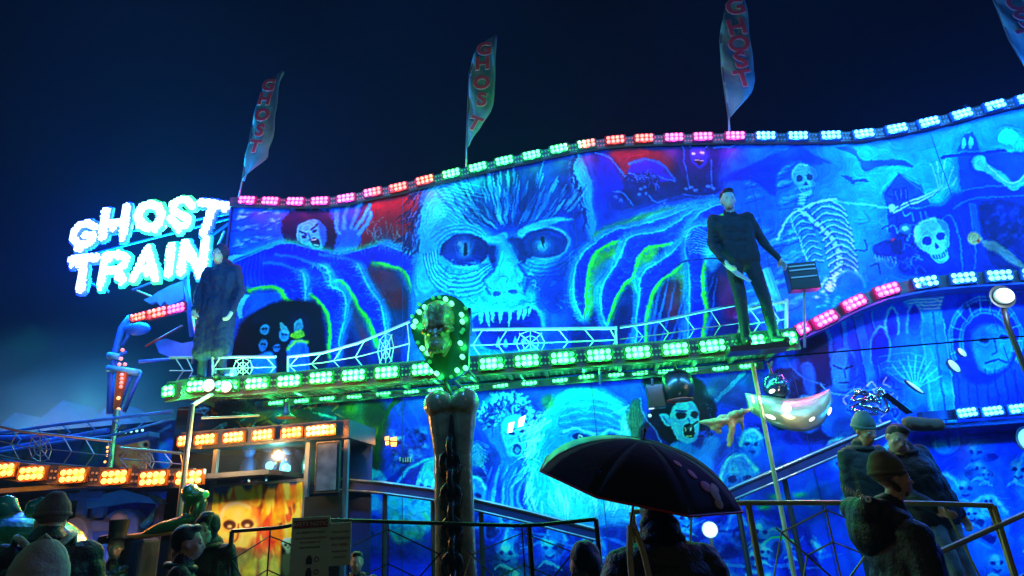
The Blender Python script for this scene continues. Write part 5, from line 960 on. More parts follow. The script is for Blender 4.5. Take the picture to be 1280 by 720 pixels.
flag('large feather flag reading GHOST, above the standing masked man', [(911, 147), (907, 120), (902, 90), (900, 60), (901, 34), (908, 12), (916, -4), (930, -4), (934, 20), (937, 50), (943, 82), (944, 98), (938, 118), (913, 148)], [(912, 172), (911, 147), (904, 100), (900, 50), (906, 15), (918, -10)], [('G', 918, 13, -.08), ('H', 920, 38, -.06), ('O', 923, 59, -.06), ('S', 925, 79, -.06), ('T', 928, 102, -.06)], .33)
flag('rightmost feather flag, mostly outside the picture, above the crypt end', [(1292, 100), (1275, 75), (1258, 40), (1245, 10), (1240, -10), (1240, -30), (1245, -50), (1275, -50), (1290, -20), (1302, 20), (1310, 50), (1312, 70), (1308, 90), (1294, 101)], [(1300, 122), (1292, 100), (1262, 50), (1240, -5), (1242, -50)], [('H', 1265, -18, -.25), ('O', 1270, 8, -.25), ('S', 1276, 28, -.25), ('T', 1284, 50, -.25)], .33)
# ------------------------------------------------------------------ left wing of the ride: gallery with orange lights, tower, painted boards
def wing_canvas():
    c = Canvas(-120, 470, 360, 270, (10, 60, 110)); r = c.rng
    for i in range(70): c.blob(r.uniform(-110, 220), r.uniform(480, 720), r.uniform(12, 40), r.uniform(8, 26), [(8, 70, 150), (30, 90, 70), (120, 70, 40), (10, 40, 110), (60, 120, 150)][i % 5], .6, r.uniform(-1, 1))
    c.poly([(140, 560), (150, 545), (172, 545), (186, 556), (188, 580), (170, 592), (148, 590)], (190, 120, 80), 4); c.fuzz(138, 545, 190, 592, .7, 8, (70, 30, 20)); c.ell(180, 555, 7, 7, (215, 150, 120)); c.ell(182, 556, 3, 3, (30, 20, 20))
    c.poly([(198, 560), (215, 548), (226, 560), (224, 590), (204, 588)], (20, 110, 220), 4); c.fuzz(196, 550, 228, 592, .8, 7, (20, 190, 190))
    c.poly([(40, 612), (56, 608), (66, 620), (60, 636), (40, 634)], (120, 40, 60), 4); c.ell(46, 616, 6, 6, (180, 120, 110), .8)
    for i in range(50): x, y = r.uniform(-100, 220), r.uniform(490, 720); c.line([(x, y), (x+r.uniform(-20, 20), y+r.uniform(-8, 8)), (x+r.uniform(-30, 30), y+r.uniform(-12, 20))], [(60, 170, 200), (10, 20, 50), (160, 100, 60)][i % 3], 2, .5, taper=2)
    c.poly([(-120, 600), (110, 600), (110, 740), (-120, 740)], (70, 55, 30), 12, .6); c.poly([(120, 630), (230, 620), (230, 740), (120, 740)], (5, 60, 190), 6, .9)
    c.fuzz(-120, 470, 240, 740, .6, 24); c.fuzz(-120, 470, 240, 740, .4, 6); return c
wg = frame_thing('ride_wing', 'left wing of the ride with painted boards behind an orange light strip and web railings', 'ride wing', fl(110, 590, -1.6).x, -1.6)
wx = fl(110, 590, -1.6).x
def Wc(p): return Vector((p.x-wx, p.y+1.6, p.z))
cw2 = wing_canvas(); board('painted_board', cw2, fl(-110, 560, .1).x, fl(232, 560, .1).x, .3, 3.05, 330, 230, .1, wg, pm, (wx, -1.6, 0), light=(.5, .55, .75))
WL = [(-46, 583), (5, 588), (42, 592), (93, 594.5), (145, 596.5), (193, 598), (238, 597)]; wl = [fl(x, y, -1.6) for x, y in WL]
k = MB(); k.prism([(Wc(q).x, q.z-.10) for q in wl]+[(Wc(q).x, q.z+.10) for q in reversed(wl)], .03, .09); k.build('light_strip', MC['strip'], wg)
for i, q in enumerate(wl): led(wg, Wc(q), 0.0 if i else .05, 'o', n=4, s=.9, e=.75)
for i in range(1, len(wl)): dots(wg, (Wc(wl[i-1]).x, wl[i-1].z), (Wc(wl[i]).x, wl[i].z), 'o', .025)
k = MB(); k.box((Wc(wl[3]).x, .8, wl[3].z-.10), (4.4, 1.5, .05)); k.build('gallery_deck', MC['plank'], wg)
def wr(x, yt, yb, off): return (Wc(fl(x, yt, off)), Wc(fl(x, yb, off)))
web_rail(wg, [wr(-40, 524, 560, -1.2), wr(30, 540, 578, -1.2), wr(80, 545, 582, -1.2), wr(140, 552, 588, -1.2)], 'steel', .012, hubs=(.52,), chev=.3)
web_rail(wg, [wr(150, 560, 586, -1.2), wr(185, 563, 590, -1.2), wr(228, 567, 594, -1.2)], 'steel', .012, hubs=(.42,), chev=.22)
web_rail(wg, [wr(0, 541, 566, -.7), wr(80, 530, 552, -.7), wr(140, 523, 545, -.7), wr(216, 514, 524, -.7)], 'blue_board', .015, hubs=(), chev=.34, mid=False)
bar(Wc(fl(0, 563, -.6)), Wc(fl(135, 538, -.6)), .035, 'blue_board', wg, 'beam'); bar(Wc(fl(0, 575, -.6)), Wc(fl(60, 583, -.6)), .03, 'blue_board', wg, 'beam'); bar(Wc(fl(-20, 548, -.5)), Wc(fl(70, 545, -.5)), .03, 'blue_board', wg, 'beam')
web_rail(wg, [wr(212, 447, 480, -.6), wr(241, 447, 480, -.6)], 'white_steel', .014, hubs=(), chev=.16)
k = MB(); a = Wc(fl(170, 548, -.5)); k.box(a, (.5, .2, .06), Matrix.Rotation(-.12, 3, 'Y')); k.build('canopy_slab', MC['blue_board'], wg)
for i in range(5): p = Wc(fl(150+i*7, 541-i*.8, -.62)); MB().ball(p, .016, 8, 6).build('small_bulb', MC['bulb_k'], wg)
# tower with arrow-shaped row of bulbs
tw = frame_thing('light_tower', 'blue tubular tower with red and orange bulbs at the left end of the catwalk', 'tower', fl(150, 500, .3).x, .3)
tx0 = fl(150, 500, .3).x
def T_(x, y, o=.3): p = fl(x, y, o); return Vector((p.x-tx0, o-.3, p.z))
for q in (((137, 517), (139, 470), (144, 440), (152, 410), (163, 396)), ((147, 515), (160, 478), (168, 462)), ((155, 515), (176, 465)), ((152, 432), (160, 420), (158, 408)), ((163, 395), (176, 396))): MB().tube([T_(*p) for p in q], .045 if q[0][0] == 137 else .028, 8).build('tower_tube', MC['blue_board'], tw, True)
for q in (((135, 460), (174, 466)), ((136, 444), (150, 446))): MB().tube([T_(*p, .26) for p in q], .05, 8).build('cross_tube', MC['cyan_board'], tw, True)
for q in (((174, 452), (212, 449)), ((137, 448), (158, 440))): MB().tube([T_(*p, .26) for p in q], .025, 8).build('cross_tube', MC['blue_board'], tw, True)
k = MB(); k.prism([(T_(151, 465).x, T_(151, 465).z), (T_(164, 465).x, T_(164, 465).z), (T_(150, 515).x, T_(150, 515).z), (T_(146, 512).x, T_(146, 512).z)], -.08, -.03); k.build('arrow_panel', MC['orange_plastic'], tw)
for i, (x, y) in enumerate([(155, 438), (153, 449), (158, 456), (151, 456), (154, 469), (154, 474), (153.5, 479), (153, 484), (150, 498), (150, 512), (146, 526), (146, 531), (145, 536)]):
    p = T_(x, y, .22); p.y = -.10; MB().tube([p, p+Vector((0, -.02, 0)), p+Vector((0, -.03, 0))], [.026, .026, .014], 8).build('bulb', MC['bulb_r' if i < 8 else 'bulb_o'], tw)
lamp('tower_lamp', 'POINT', T_(152, 475, .05), 1.2, (1, .2, .05), .04, parent=tw)
lamp('tower_lamp', 'POINT', T_(170, 430, -.2), 7, (.05, .35, 1), .06, parent=tw)
for i, (x, y) in enumerate([(141, 560), (141, 565), (141, 570), (138, 578)]): p = T_(x, y, .2); MB().ball(p+Vector((0, -.1, 0)), .018, 8, 6).build('bulb', MC['bulb_o'], tw)
MB().tube([T_(146, 512, -.6), T_(130, 640, -.6)], .035, 8).build('tower_leg', MC['steel'], tw)
k = MB(); k.ball(T_(172, 411), (.2, .12, .10), 12, 8); k.build('lamp_shell', MC['blue_board'], tw, True)
rs = [fl(x, y, .0) for x, y in ((180, 399), (203, 394), (227, 388.5))]
for p, c, s in zip(rs, 'rrm', (.7, .9, .8)): led(tw, (p.x-tx0, -.4, p.z), .17, c, n=4, s=s, e=.6)
MB().tube([T_(182, 433), T_(228, 407)], .016, 6).build('cross_tube', MC['red_trim'], tw)
k = MB(); O = [(232, 352), (232, 375), (215, 383), (208, 378), (203, 384), (198, 378), (190, 381), (182, 376), (193, 371), (200, 366), (215, 358)]; k.prism([(T_(x, y).x, T_(x, y).z) for x, y in O], -.05, .01); k.build('claw_board', MC['blue_board'], tw)
k = MB(); O = [(190, 425), (205, 422), (225, 428), (240, 425), (238, 445), (215, 448), (196, 440)]; k.prism([(T_(x, y).x, T_(x, y).z) for x, y in O], .05, .12); k.build('wing_board', MC['blue_board'], tw)
MB().tube([T_(232, 340), T_(240, 420)], .04, 8).build('tower_tube', MC['blue_board'], tw, True); MB().tube([T_(241, 395, 0), T_(247, 430, 0), T_(240, 455, 0)], .02, 8).build('cable', MC['steel'], tw, True)
# pale smoke drifting behind the wing
sm = bpy.data.materials.new('smoke_air'); sm.use_nodes = True; n = sm.node_tree; n.nodes.remove(n.nodes['Principled BSDF']); pv2 = n.nodes.new('ShaderNodeVolumePrincipled'); pv2.inputs['Color'].default_value = (.85, .93, 1, 1); pv2.inputs['Density'].default_value = SMOKE; n.links.new(pv2.outputs[0], n.nodes['Material Output'].inputs['Volume'])
if SMOKE > 0:
    tc_ = n.nodes.new('ShaderNodeTexCoord'); ln = n.nodes.new('ShaderNodeVectorMath'); ln.operation = 'LENGTH'; n.links.new(tc_.outputs['Object'], ln.inputs[0]); fo = n.nodes.new('ShaderNodeMapRange'); n.links.new(ln.outputs['Value'], fo.inputs[0]); fo.inputs[1].default_value = .25; fo.inputs[2].default_value = 1.0; fo.inputs[3].default_value = SMOKE; fo.inputs[4].default_value = 0; fo.interpolation_type = 'SMOOTHSTEP'
    ns = n.nodes.new('ShaderNodeTexNoise'); ns.inputs['Scale'].default_value = 2.2; ns.inputs['Detail'].default_value = 3; n.links.new(tc_.outputs['Object'], ns.inputs['Vector']); nr_ = n.nodes.new('ShaderNodeMapRange'); n.links.new(ns.outputs['Fac'], nr_.inputs[0]); nr_.inputs[1].default_value = .35; nr_.inputs[2].default_value = .68; nr_.inputs[3].default_value = .25; nr_.inputs[4].default_value = 1.6
    ml = n.nodes.new('ShaderNodeMath'); ml.operation = 'MULTIPLY'; n.links.new(fo.outputs[0], ml.inputs[0]); n.links.new(nr_.outputs[0], ml.inputs[1]); n.links.new(ml.outputs[0], pv2.inputs['Density'])
    c = fl(70, 490, 1.9); o = MB().box((0, 0, 0), (2, 2, 2)).build('smoke', sm); o.scale = (3.9, 1.5, 2.6); o.location = FR @ Vector((c.x-.3, 2.1, 3.0)); tag(o, kind='stuff'); sc.cycles.volume_step_rate = 3.0; sc.cycles.volume_max_steps = 64
for x, y, off, e, col in ((30, 540, 1.6, 42, (.02, .38, .5)), (110, 500, 1.6, 38, (.02, .42, .45)), (-30, 470, 1.9, 26, (.15, .25, .6)), (60, 570, 1.5, 60, (1, .40, .12)), (40, 420, 2.4, 40, (.03, .8, .12))): lamp('smoke_fill', 'POINT', FR @ Vector((fl(x, y, off).x, off, fl(x, y, off).z)), e, col, .15)  # unseen coloured lights added to brighten the smoke
# a far rank of stall fronts behind the smoke
for i, (x, y0, w_, h_, m) in enumerate([(-20, 500, 1.6, 3.2, 'blue_dark'), (48, 485, 1.2, 3.5, 'stone_dark'), (105, 470, 1.3, 3.7, 'blue_dark'), (165, 470, 1.2, 3.6, 'stone_dark')]):
    p = aty(x, y0, 13.5); t = thing('fairground_stall', ['wide dark blue stall front at the far left edge', 'grey-blue stall front behind the smoke', 'taller blue stall front with a lit sign behind the tower', 'slim dark stall front behind the ride corner'][i], 'stall', (p.x, 13.5, 0), 0, 'stall fronts far behind the smoke'); k = MB(); k.box((0, 0, h_/2), (w_, .8, h_)); k.build('body', MC[m], t); k = MB(); k.prism([(-w_*.6, h_), (w_*.6, h_), (0, h_+.7)], -.5, .5); k.build('roof', MC['stone_dark'], t)
    k = MB(); k.box((0, -.45, h_*.72), (w_*.7, .05, .3)); k.build('sign_board', MC['pink_board' if i % 2 else 'stone'], t)
    lamp('stall_lamp', 'POINT', (0, -1.0, h_*.8), 5, [(.1, .3, 1), (.6, .3, 1), (.05, .6, .8), (.1, .5, .5)][i], .1, parent=t)
# ------------------------------------------------------------------ slim awning pole left of the booth
t = frame_thing('awning_pole', 'tall pale steel pole with bent bracket standing in front of the ticket booth corner', 'pole', fl(240, 510, -1.95).x, -1.95)
a = fl(240, 507, -1.95); b = fl(264, 493, -1.1); k = MB(); k.tube([(0, 0, 0), (0, 0, a.z)], .028, 10); k.build('pole', MC['steel'], t); k = MB(); k.tube([(0, 0, a.z), (b.x-a.x, .85, b.z)], .022, 8); k.build('bracket', MC['white_steel'], t); MB().tube([(.05, .1, a.z-.12), (.42, .6, a.z-.05)], .012, 6).build('brace', MC['steel'], t)
# ------------------------------------------------------------------ ticket booth
def booth_canvas():
    c = Canvas(215, 550, 230, 200, (20, 40, 60)); r = c.rng
    c.poly([(262, 552), (380, 552), (380, 760), (262, 760)], (110, 66, 30), 4, sm=False)
    for i in range(120):
        x = r.uniform(262, 382); y = r.uniform(620, 740); h = r.uniform(25, 60)
        col = [(235, 170, 30), (225, 110, 20), (250, 215, 70), (190, 60, 30), (225, 190, 60)][i % 5]; b = r.uniform(-8, 8)
        c.poly([(x-5, y), (x-6+b*.3, y-h*.4), (x+b*.7, y-h*.7), (x+b, y-h), (x+4+b*.6, y-h*.55), (x+5, y)], col, 1.5, .8)
    c.poly([(262, 552), (378, 552), (378, 590), (366, 606), (354, 598), (340, 612), (326, 600), (310, 614), (296, 604), (280, 618), (262, 606)], (12, 60, 95), 4, .9)
    c.glow([(274, 650), (277, 636), (290, 629), (306, 629), (318, 640), (320, 655)], (250, 120, 60), 6, .9)
    c.poly([(273, 660), (275, 640), (288, 631), (304, 630), (317, 640), (321, 658), (319, 680), (310, 700), (298, 708), (286, 700), (277, 684)], (205, 150, 60), 1.5); c.blob(296, 643, 18, 11, (235, 190, 90), .8); c.poly([(277, 676), (290, 690), (304, 690), (318, 672), (312, 700), (298, 710), (284, 700)], (150, 90, 40), 4, .8)
    c.ell(287, 656, 8, 6, (60, 28, 18), .9); c.ell(309, 655, 8, 6, (60, 28, 18), .9); c.ell(287, 658, 3, 2, (200, 160, 90)); c.ell(309, 657, 3, 2, (200, 160, 90)); c.line([(298, 655), (297, 672), (292, 677)], (120, 70, 30), 2.4, .9); c.line([(302, 660), (303, 672), (300, 678)], (235, 190, 110), 1.4, .7); c.poly([(288, 688), (298, 684), (310, 687), (304, 693), (292, 693)], (90, 30, 20), 1.2, .9)
    c.glow([(276, 648), (282, 634), (296, 629), (312, 634)], (250, 225, 150), 1.8, .8)
    c.poly([(262, 700), (350, 690), (352, 760), (262, 760)], (70, 130, 60), 10, .5); c.fuzz(262, 552, 384, 750, .5, 9)
    c.poly([(352, 676), (370, 672), (374, 740), (350, 740)], (6, 10, 12), 2, sm=False); skull(c, 360, 682, 7, (120, 150, 100), (5, 10, 10)); c.poly([(352, 695), (364, 692), (368, 715), (354, 720)], (70, 90, 50), 3, .8)
    return c
bo = -1.25; bx = fl(320, 640, bo).x; tb = frame_thing('ticket_booth', 'glass-topped ticket booth painted with flames and a bald face, orange light strip round its roof', 'ticket booth', bx, bo)
def Bc(x, y, o=None): p = fl(x, y, bo if o is None else o); return Vector((p.x-bx, (bo if o is None else o)-bo, p.z))
bl = [Bc(235, 551), Bc(262, 550), Bc(297, 548.5), Bc(333, 546), Bc(369, 544), Bc(399, 544.5), Bc(416, 544)]; zr = bl[2].z
x0, x1, x2 = Bc(264, 640).x, Bc(378, 640).x, Bc(430, 640).x; xL = Bc(228, 551).x; zw = Bc(320, 604).z
bc = booth_canvas(); board('painted_panel', bc, x0+bx, x1+bx, .05, zw, 180, 170, bo, tb, pm, (bx, bo, 0), light=(.75, .55, .35), gain=2.0)
k = MB(); k.box(((x0+x1)/2, 0, (zw+zr-.12)/2), (x1-x0, .02, zr-.12-zw)); k.build('window_glass', MC['glass'], tb)
k = MB(); k.box(((xL+x0)/2+.02, .05, (1.2+zr-.12)/2), (x0-xL-.1, .02, zr-.12-1.2)); k.build('side_window', MC['glass'], tb)
for x in (x0-.02, x1+.02, x2): k = MB(); k.box((x, .02, zr/2-.05), (.05, .05, zr-.1)); k.build('corner_post', MC['steel'], tb)
k = MB(); k.box(((x0+x1)/2, .02, zw), (x1-x0, .05, .03)); k.build('window_sill', MC['steel'], tb)
k = MB(); k.box(((xL+x2)/2, .45, zr+.02), (x2-xL+.05, .9, .20)); k.build('roof', MC['strip'], tb)
for i, p in enumerate(bl): led(tb, (p.x, -.06, zr+.01+(0 if i else .0)), .03, 'o' if i != 5 else 'y', n=2 if i in (0, 6) else 4, s=.70, e=.8)
k = MB(); k.box(((x0+x2)/2, .85, 1.3), (x2-x0, .04, 2.5)); k.build('back_wall', MC['blue_dark'], tb)
k = MB(); k.box(((x0+x1)/2, .45, .95), (x1-x0-.1, .5, .04)); k.build('counter', MC['stone_dark'], tb)
xd = Bc(404, 640).x; zd0 = Bc(404, 640).z; zd = Bc(404, 617).z; k = MB(); k.box(((x1+xd)/2+.01, .0, (zd+zr-.12)/2), (xd-x1-.08, .02, zr-.12-zd)); k.build('door_glass', MC['glass'], tb)
k = MB(); k.box(((x1+x2)/2, .0, .5*zd-.0), (x2-x1-.05, .04, zd-.05)); k.build('door', MC['panel_black'], tb)
k = MB(); a, b = Bc(416, 553), Bc(416, 617); k.box((a.x, -.10, (a.z+b.z)/2), (.27, .06, a.z-b.z)); sb = k.build('display_case', MC['dark_steel'], tb, bevel=.008); k = MB(); k.box((a.x, -.135, (a.z+b.z)/2), (.215, .01, a.z-b.z-.06)); k.build('case_glass', mat('case_front', (.10, .16, .22), .12, coat=1, var=.6, vs=6), sb)
k = MB(); k.box((a.x, -.10, (a.z+b.z)/2-.72), (.27, .06, .42)); k.build('till_screen', MC['panel_black'], tb)
lamp('booth_lamp', 'POINT', ((x0+x1)/2, .35, zr-.3), 22.0, (.2, .75, .6), .05, parent=tb); lamp('booth_lamp', 'POINT', ((x0+x1)/2-.1, -.6, zr-.15), 48.0, (1, .62, .25), .05, parent=tb)
for i in range(14):   # small glowing specks added for window reflections, and hanging prizes inside
    p = Vector((random.uniform(x0+.05, x1-.05), random.uniform(.2, .7), random.uniform(zw, zr-.15))); MB().ball(p, .012, 6, 5).build('window_glint', MC[['bulb_o', 'bulb_k', 'bulb_g'][i % 3]], tb)
for i, (dx, m) in enumerate(((.12, 'blue_board'), (.35, 'umbrella_navy'), (.62, 'stone_dark'), (.9, 'teal_gloss'), (1.1, 'blue_dark'))): k = MB(); k.ball((x0+dx, .5, zw+.14+.05*(i % 2)), (.12, .1, .22), 12, 9); k.ball((x0+dx, .46, zw+.40+.05*(i % 2)), .075, 12, 9); k.build('shelf_figure', MC[m], tb, True)
# ------------------------------------------------------------------ bone post with chain, skull sign ringed by bulbs
po = -2.45; P0 = fl(566, 560, po); bp_ = frame_thing('bone_post', 'tall post of two giant bones wrapped with a black chain in front of the ride', 'post', P0.x, po)
zt = fl(563, 505, po).z
hR = 26/770*6.3
prims = []
for s in (-1, 1):
    prims += [('c', (s*.108, 0, .0), (s*.100, 0, zt-.45), .080, .070, 0), ('c', (s*.100, 0, zt-.45), (s*.112, 0, zt-.08), .070, .115, 0), ('e', (s*.122, -.01, zt-.0), (.135, .14, .14), None, 0), ('c', (s*.11, 0, .0), (s*.12, 0, .12), .16, .12, 0)]
sculpt('bones', prims, [MC['bone']], bp_, .014, 3, {0: (.005,)})
k = MB(); z = .1; i = 0
while z < zt-.27:
    R_ = Matrix.Rotation(PI/2*(i % 2)+.25, 3, 'Z'); ring = []
    for q in range(11): a = 2*PI*q/10; ring.append(Vector((-.005, -.105, z))+R_ @ Vector((.075*math.cos(a), .012*math.cos(a*2), 0))+Vector((0, 0, .10*math.sin(a))))
    k.tube(ring, .028, 7, cap=False); z += .135; i += 1
k.build('chain', MC['chain'], bp_, True)
k = MB(); k.box((0, .0, zt/2-.04), (.17, .08, zt-.12)); k.build('centre_board', MC['panel_black'], bp_)
ko = -2.35; S0 = fl(551, 418, ko); sg = frame_thing('skull_sign', 'brown alien skull plaque ringed by bright green bulbs above the bone post', 'sign', S0.x, ko)
def Sk(x, y): p = fl(x, y, ko); return Vector((p.x-S0.x, 0, p.z))
ring = [(531, 384), (524, 390), (519.5, 402), (517, 408), (528, 435.5), (534.5, 441.5), (557, 374), (564.5, 379.5), (577, 393.5), (578, 402), (575.5, 429), (578, 446), (571.5, 463), (582, 460), (546, 467)]
outl = [(550, 368), (533, 374), (520, 388), (513, 405), (517, 425), (528, 445), (540, 462), (548, 474), (560, 475), (572, 470), (584, 458), (585, 440), (586, 420), (587, 398), (580, 380), (567, 370)]
k = MB(); k.prism([(Sk(*p).x, Sk(*p).z) for p in spl(outl, True, 4)], .02, .09); k.build('backing', MC['green_dark'], sg)
k = MB(); k.prism([(Sk(*p).x, Sk(*p).z) for p in ((572, 382), (586, 381), (587, 415), (575, 415))], .09, .14); k.build('side_box', MC['panel_black'], sg)
for i, p in enumerate(ring):
    v = Sk(*p); o = MB().tube([v+Vector((0, .02, 0)), v+Vector((0, -.02, 0)), v+Vector((0, -.032, 0))], [.023, .023, .012], 10).build('bulb', MC['bulb_g'], sg)
    if i % 2 == 0: lamp('bulb_lamp', 'POINT', (v.x, -.12, v.z), 1.2, (.02, 1, .16), .03, parent=o)
gdim = [(541, 372), (549, 371), (582, 385), (577, 415), (515, 395), (524, 380), (522, 428), (553, 472), (564, 471), (579, 412), (537, 452)]
k = MB()
for p in gdim: v = Sk(*p); k.tube([v+Vector((0, .02, 0)), v+Vector((0, -.01, 0))], .018, 8)
k.build('bulb_cluster', MC['dim_g'], sg)
c = Sk(548, 412); s = .36
def q(x, y, z): return (c.x+x, y, c.z+z)
pr = [('e', q(0, 0, .10), (.165, .13, .20), None, 0), ('e', q(-.01, -.02, -.10), (.13, .11, .14), None, 0), ('c', q(-.06, -.08, .2), q(-.05, -.10, .02), .05, .05, 0), ('c', q(.06, -.08, .2), q(.05, -.10, .02), .05, .05, 0), ('c', q(-.14, -.04, -.02), q(-.05, -.12, -.06), .03, .03, 0), ('c', q(.14, -.04, -.02), q(.05, -.12, -.06), .03, .03, 0),
      ('e', q(.0, -.08, -.19), (.10, .08, .07), None, 0), ('c', q(-.11, -.01, -.14), q(-.06, -.05, -.27), .03, .02, 0), ('c', q(.11, -.01, -.14), q(.06, -.05, -.27), .03, .02, 0), ('e', q(0, -.10, -.12), (.03, .05, .03), None, 0)]
pr += [('c', q(-.07+i*.035, -.13, -.22), q(-.065+i*.035, -.13, -.275), .014, .006, 0) for i in range(5)]
o = sculpt('skull', pr, [MC['skull_brown']], sg, .010, 2, {0: (.010,)})
for s_ in (-1, 1): MB().ball(q(s_*.098, -.105, -.035), .042, 14, 10).build('eyeball', mat('amber_eye', (.35, .18, .03), .12, coat=1), sg, True)
bar(Sk(553, 470)+Vector((0, .05, 0)), Sk(567, 500)+Vector((0, .02, 0)), .022, 'green_dark', sg, 'stem'); bar(Sk(556, 465)+Vector((0, .06, 0)), Vector((0, 1.2, Sk(556, 462).z)), .02, 'dark_steel', sg, 'mounting_arm')
def white_lamp(label, x, y, off, r, e, col, aim_up=False):
    p = fl(x, y, off); t = frame_thing('white_floodlight', label, 'lamp', p.x, off); k = MB(); k.tube([(0, .10, p.z), (0, .02, p.z), (0, -.02, p.z)], [r*.5, r*1.05, r*1.1], 18); k.build('lamp_housing', MC['dark_steel'], t); MB().ball((0, -.02, p.z), (r, .03, r), 18, 10).build('lens', MC['lens_white'], t, True); lamp('flood_lamp', 'POINT', (0, -.2, p.z), e, col, .05, parent=t)
    return t, p
t, p = white_lamp('small white floodlight glaring beside the jaw of the skull sign', 573, 449, -1.9, .06, 5, (.55, 1, .85)); bar((0, .05, p.z), (0, .9, p.z), .015, 'dark_steel', t, 'arm')
for lab, x, y, r in (('bright white floodlight at the foot of the hooded figure', 262, 482, .075), ('second bright floodlight on the catwalk, right of the one at the hooded figure', 284, 484, .065)):
    t, p = white_lamp(lab, x, y, -1.22, r, 3.2, (.8, 1, .85)); bar((0, .05, p.z), (0, .2, p.z), .015, 'dark_steel', t, 'arm')
t = frame_thing('grey_control_box', 'small pale grey control box on the catwalk beside the floodlights', 'box', fl(281, 468, -.8).x, -.8); k = MB(); k.box((0, 0, fl(281, 468, -.8).z), (.26, .12, .13)); k.build('box_body', MC['white_steel'], t, bevel=.01); k = MB(); k.box((0, -.065, fl(281, 468, -.8).z), (.20, .01, .08)); k.build('front_panel', MC['steel'], t)
# stand lamp at the right edge
p = fl(1255, 370, -2.2); t = frame_thing('stand_lamp', 'white glaring round lamp on a bent dark stand at the right edge', 'lamp', p.x, -2.2); MB().ball((0, 0, p.z), (.085, .05, .075), 20, 12).build('lens', MC['lens_white'], t, True); k = MB(); k.tube([(0, .02, p.z), (0, .10, p.z)], [.11, .05], 18); k.build('lamp_housing', MC['dark_steel'], t); lamp('stand_lamp_light', 'POINT', (0, -.2, p.z), 13, (.65, .85, 1), .05, parent=t)
pts = [fl(x, y, -2.2) for x, y in ((1258, 378), (1264, 405), (1276, 435), (1290, 470), (1300, 540))]; k = MB(); k.tube([(v.x-p.x, .05, v.z) for v in pts]+[(pts[-1].x-p.x+.05, .05, 0)], .024, 10); k.build('stand', MC['dark_steel'], t, True)
# ------------------------------------------------------------------ track beams crossing low in front of the wall
def beam(label, pts, r, off):
    P_ = [fl(x, y, off) for x, y in pts]; b = P_[0]; t = frame_thing('track_beam', label, 'track', b.x, off); k = MB(); L = [Vector((p.x-b.x, 0, p.z)) for p in P_]
    k.prism([(v.x, v.z-r) for v in L]+[(v.x, v.z+r) for v in reversed(L)], -.08, .08); k.build('beam', MC['blue_dark'], t); k = MB(); k.tube([v+Vector((0, -.09, r*.8)) for v in L], .018, 8); k.tube([v+Vector((0, -.09, -r*.75)) for v in L], .012, 8); k.build('rail', MC['steel'], t)
    for v in L[1:-1]: MB().tube([(v.x, .04, 0), (v.x, .04, v.z)], .03, 8).build('leg', MC['dark_steel'], t)
beam('dark blue curved track beam falling to the right behind the bone post', [(425, 606), (480, 610), (540, 618), (600, 632), (660, 646), (745, 668)], .075, -.5)
beam('dark track beam climbing to the right behind the yellow railing', [(868, 640), (920, 615), (980, 590), (1050, 560), (1110, 535)], .075, -.55)
# ------------------------------------------------------------------ glossy golden shell prop with dark head, tan drape
gp = fl(985, 515, -.75); t = frame_thing('golden_shell_prop', 'glossy golden bowl-like shell with white glints hanging behind the right support post', 'prop', gp.x, -.75)
top_ = [fl(x, y, -.75) for x, y in ((936, 500), (952, 503), (972, 506), (990, 509), (1010, 507), (1028, 502), (1044, 495))]; bot = [fl(x, y, -.75) for x, y in ((938, 512), (953, 524), (970, 534), (990, 540), (1010, 539), (1030, 528), (1045, 500))]
k = MB(); vs = []; nr = 8
for i, (a, b) in enumerate(zip(spl([(p.x-gp.x, p.z) for p in top_], False, 4), spl([(p.x-gp.x, p.z) for p in bot], False, 4))):
    for j in range(nr+1): s = j/nr; bul = math.sin(PI*i/24)*.22+.03; vs.append((a[0]*(1-s)+b[0]*s, .12-bul*math.sin(s*PI*.62+.3), a[1]*(1-s)+b[1]*s+.10*(1-s)))
k.add(vs, [(i*(nr+1)+j, i*(nr+1)+j+1, (i+1)*(nr+1)+j+1, (i+1)*(nr+1)+j) for i in range(24) for j in range(nr)]); o = k.build('shell', MC['gold'], t, True); s = o.modifiers.new('s', 'SOLIDIFY'); s.thickness = .02
sh = [('e', (-.02, .15, fl(983, 480, -.75).z), (.15, .14, .17), None, 0), ('c', (-.02, .22, fl(983, 500, -.75).z), (-.02, .26, fl(983, 520, -.75).z), .10, .14, 0), ('c', (-.1, .05, fl(983, 512, -.75).z), (.20, .12, fl(1010, 505, -.75).z), .06, .08, 0)]
sculpt('dark_bust', sh, [mat('dark_gloss', (.01, .02, .06), .15, coat=1, bump=.4, bs=9)], t, .02, 2, {0: (.02,)})
for x, y, w_, h_, a in ((965, 489, .07, .04, -.4), (941, 499, .02, .09, -.1), (950, 500, .02, .09, -.1), (983, 510, .10, .10, 0), (1037, 514, .03, .09, .5), (963, 521, .11, .04, .5), (1015, 524, .07, .03, -.5)):  # glowing ovals stand in for white glints on the shell
    p = fl(x, y, -1.08); MB().ball((0, 0, 0), (w_*.5, .02, h_*.5), 12, 8).build('shell_glint', MC['glint'] if 'glint' in MC else mat('glint', (.8, .8, .7), .2, emit=(1, .93, .75), es=2.2), t, True).matrix_local = Matrix.Translation((p.x-gp.x, -.33+.0, p.z)) @ Matrix.Rotation(a, 4, 'Y')
lamp('shell_fill', 'POINT', (0, -.7, gp.z+.1), 14, (1, .9, .65), .06, parent=t)  # unseen light added to brighten the golden shell
bar((-.02, .1, gp.z+.3), (-.02, .3, 3.05), .015, 'dark_steel', t, 'hanger')
pp = fl(905, 522, -.7); t = frame_thing('tan_drape_prop', 'tan and orange ragged drape streaming from the screaming woman towards the golden shell', 'prop', pp.x, -.7)
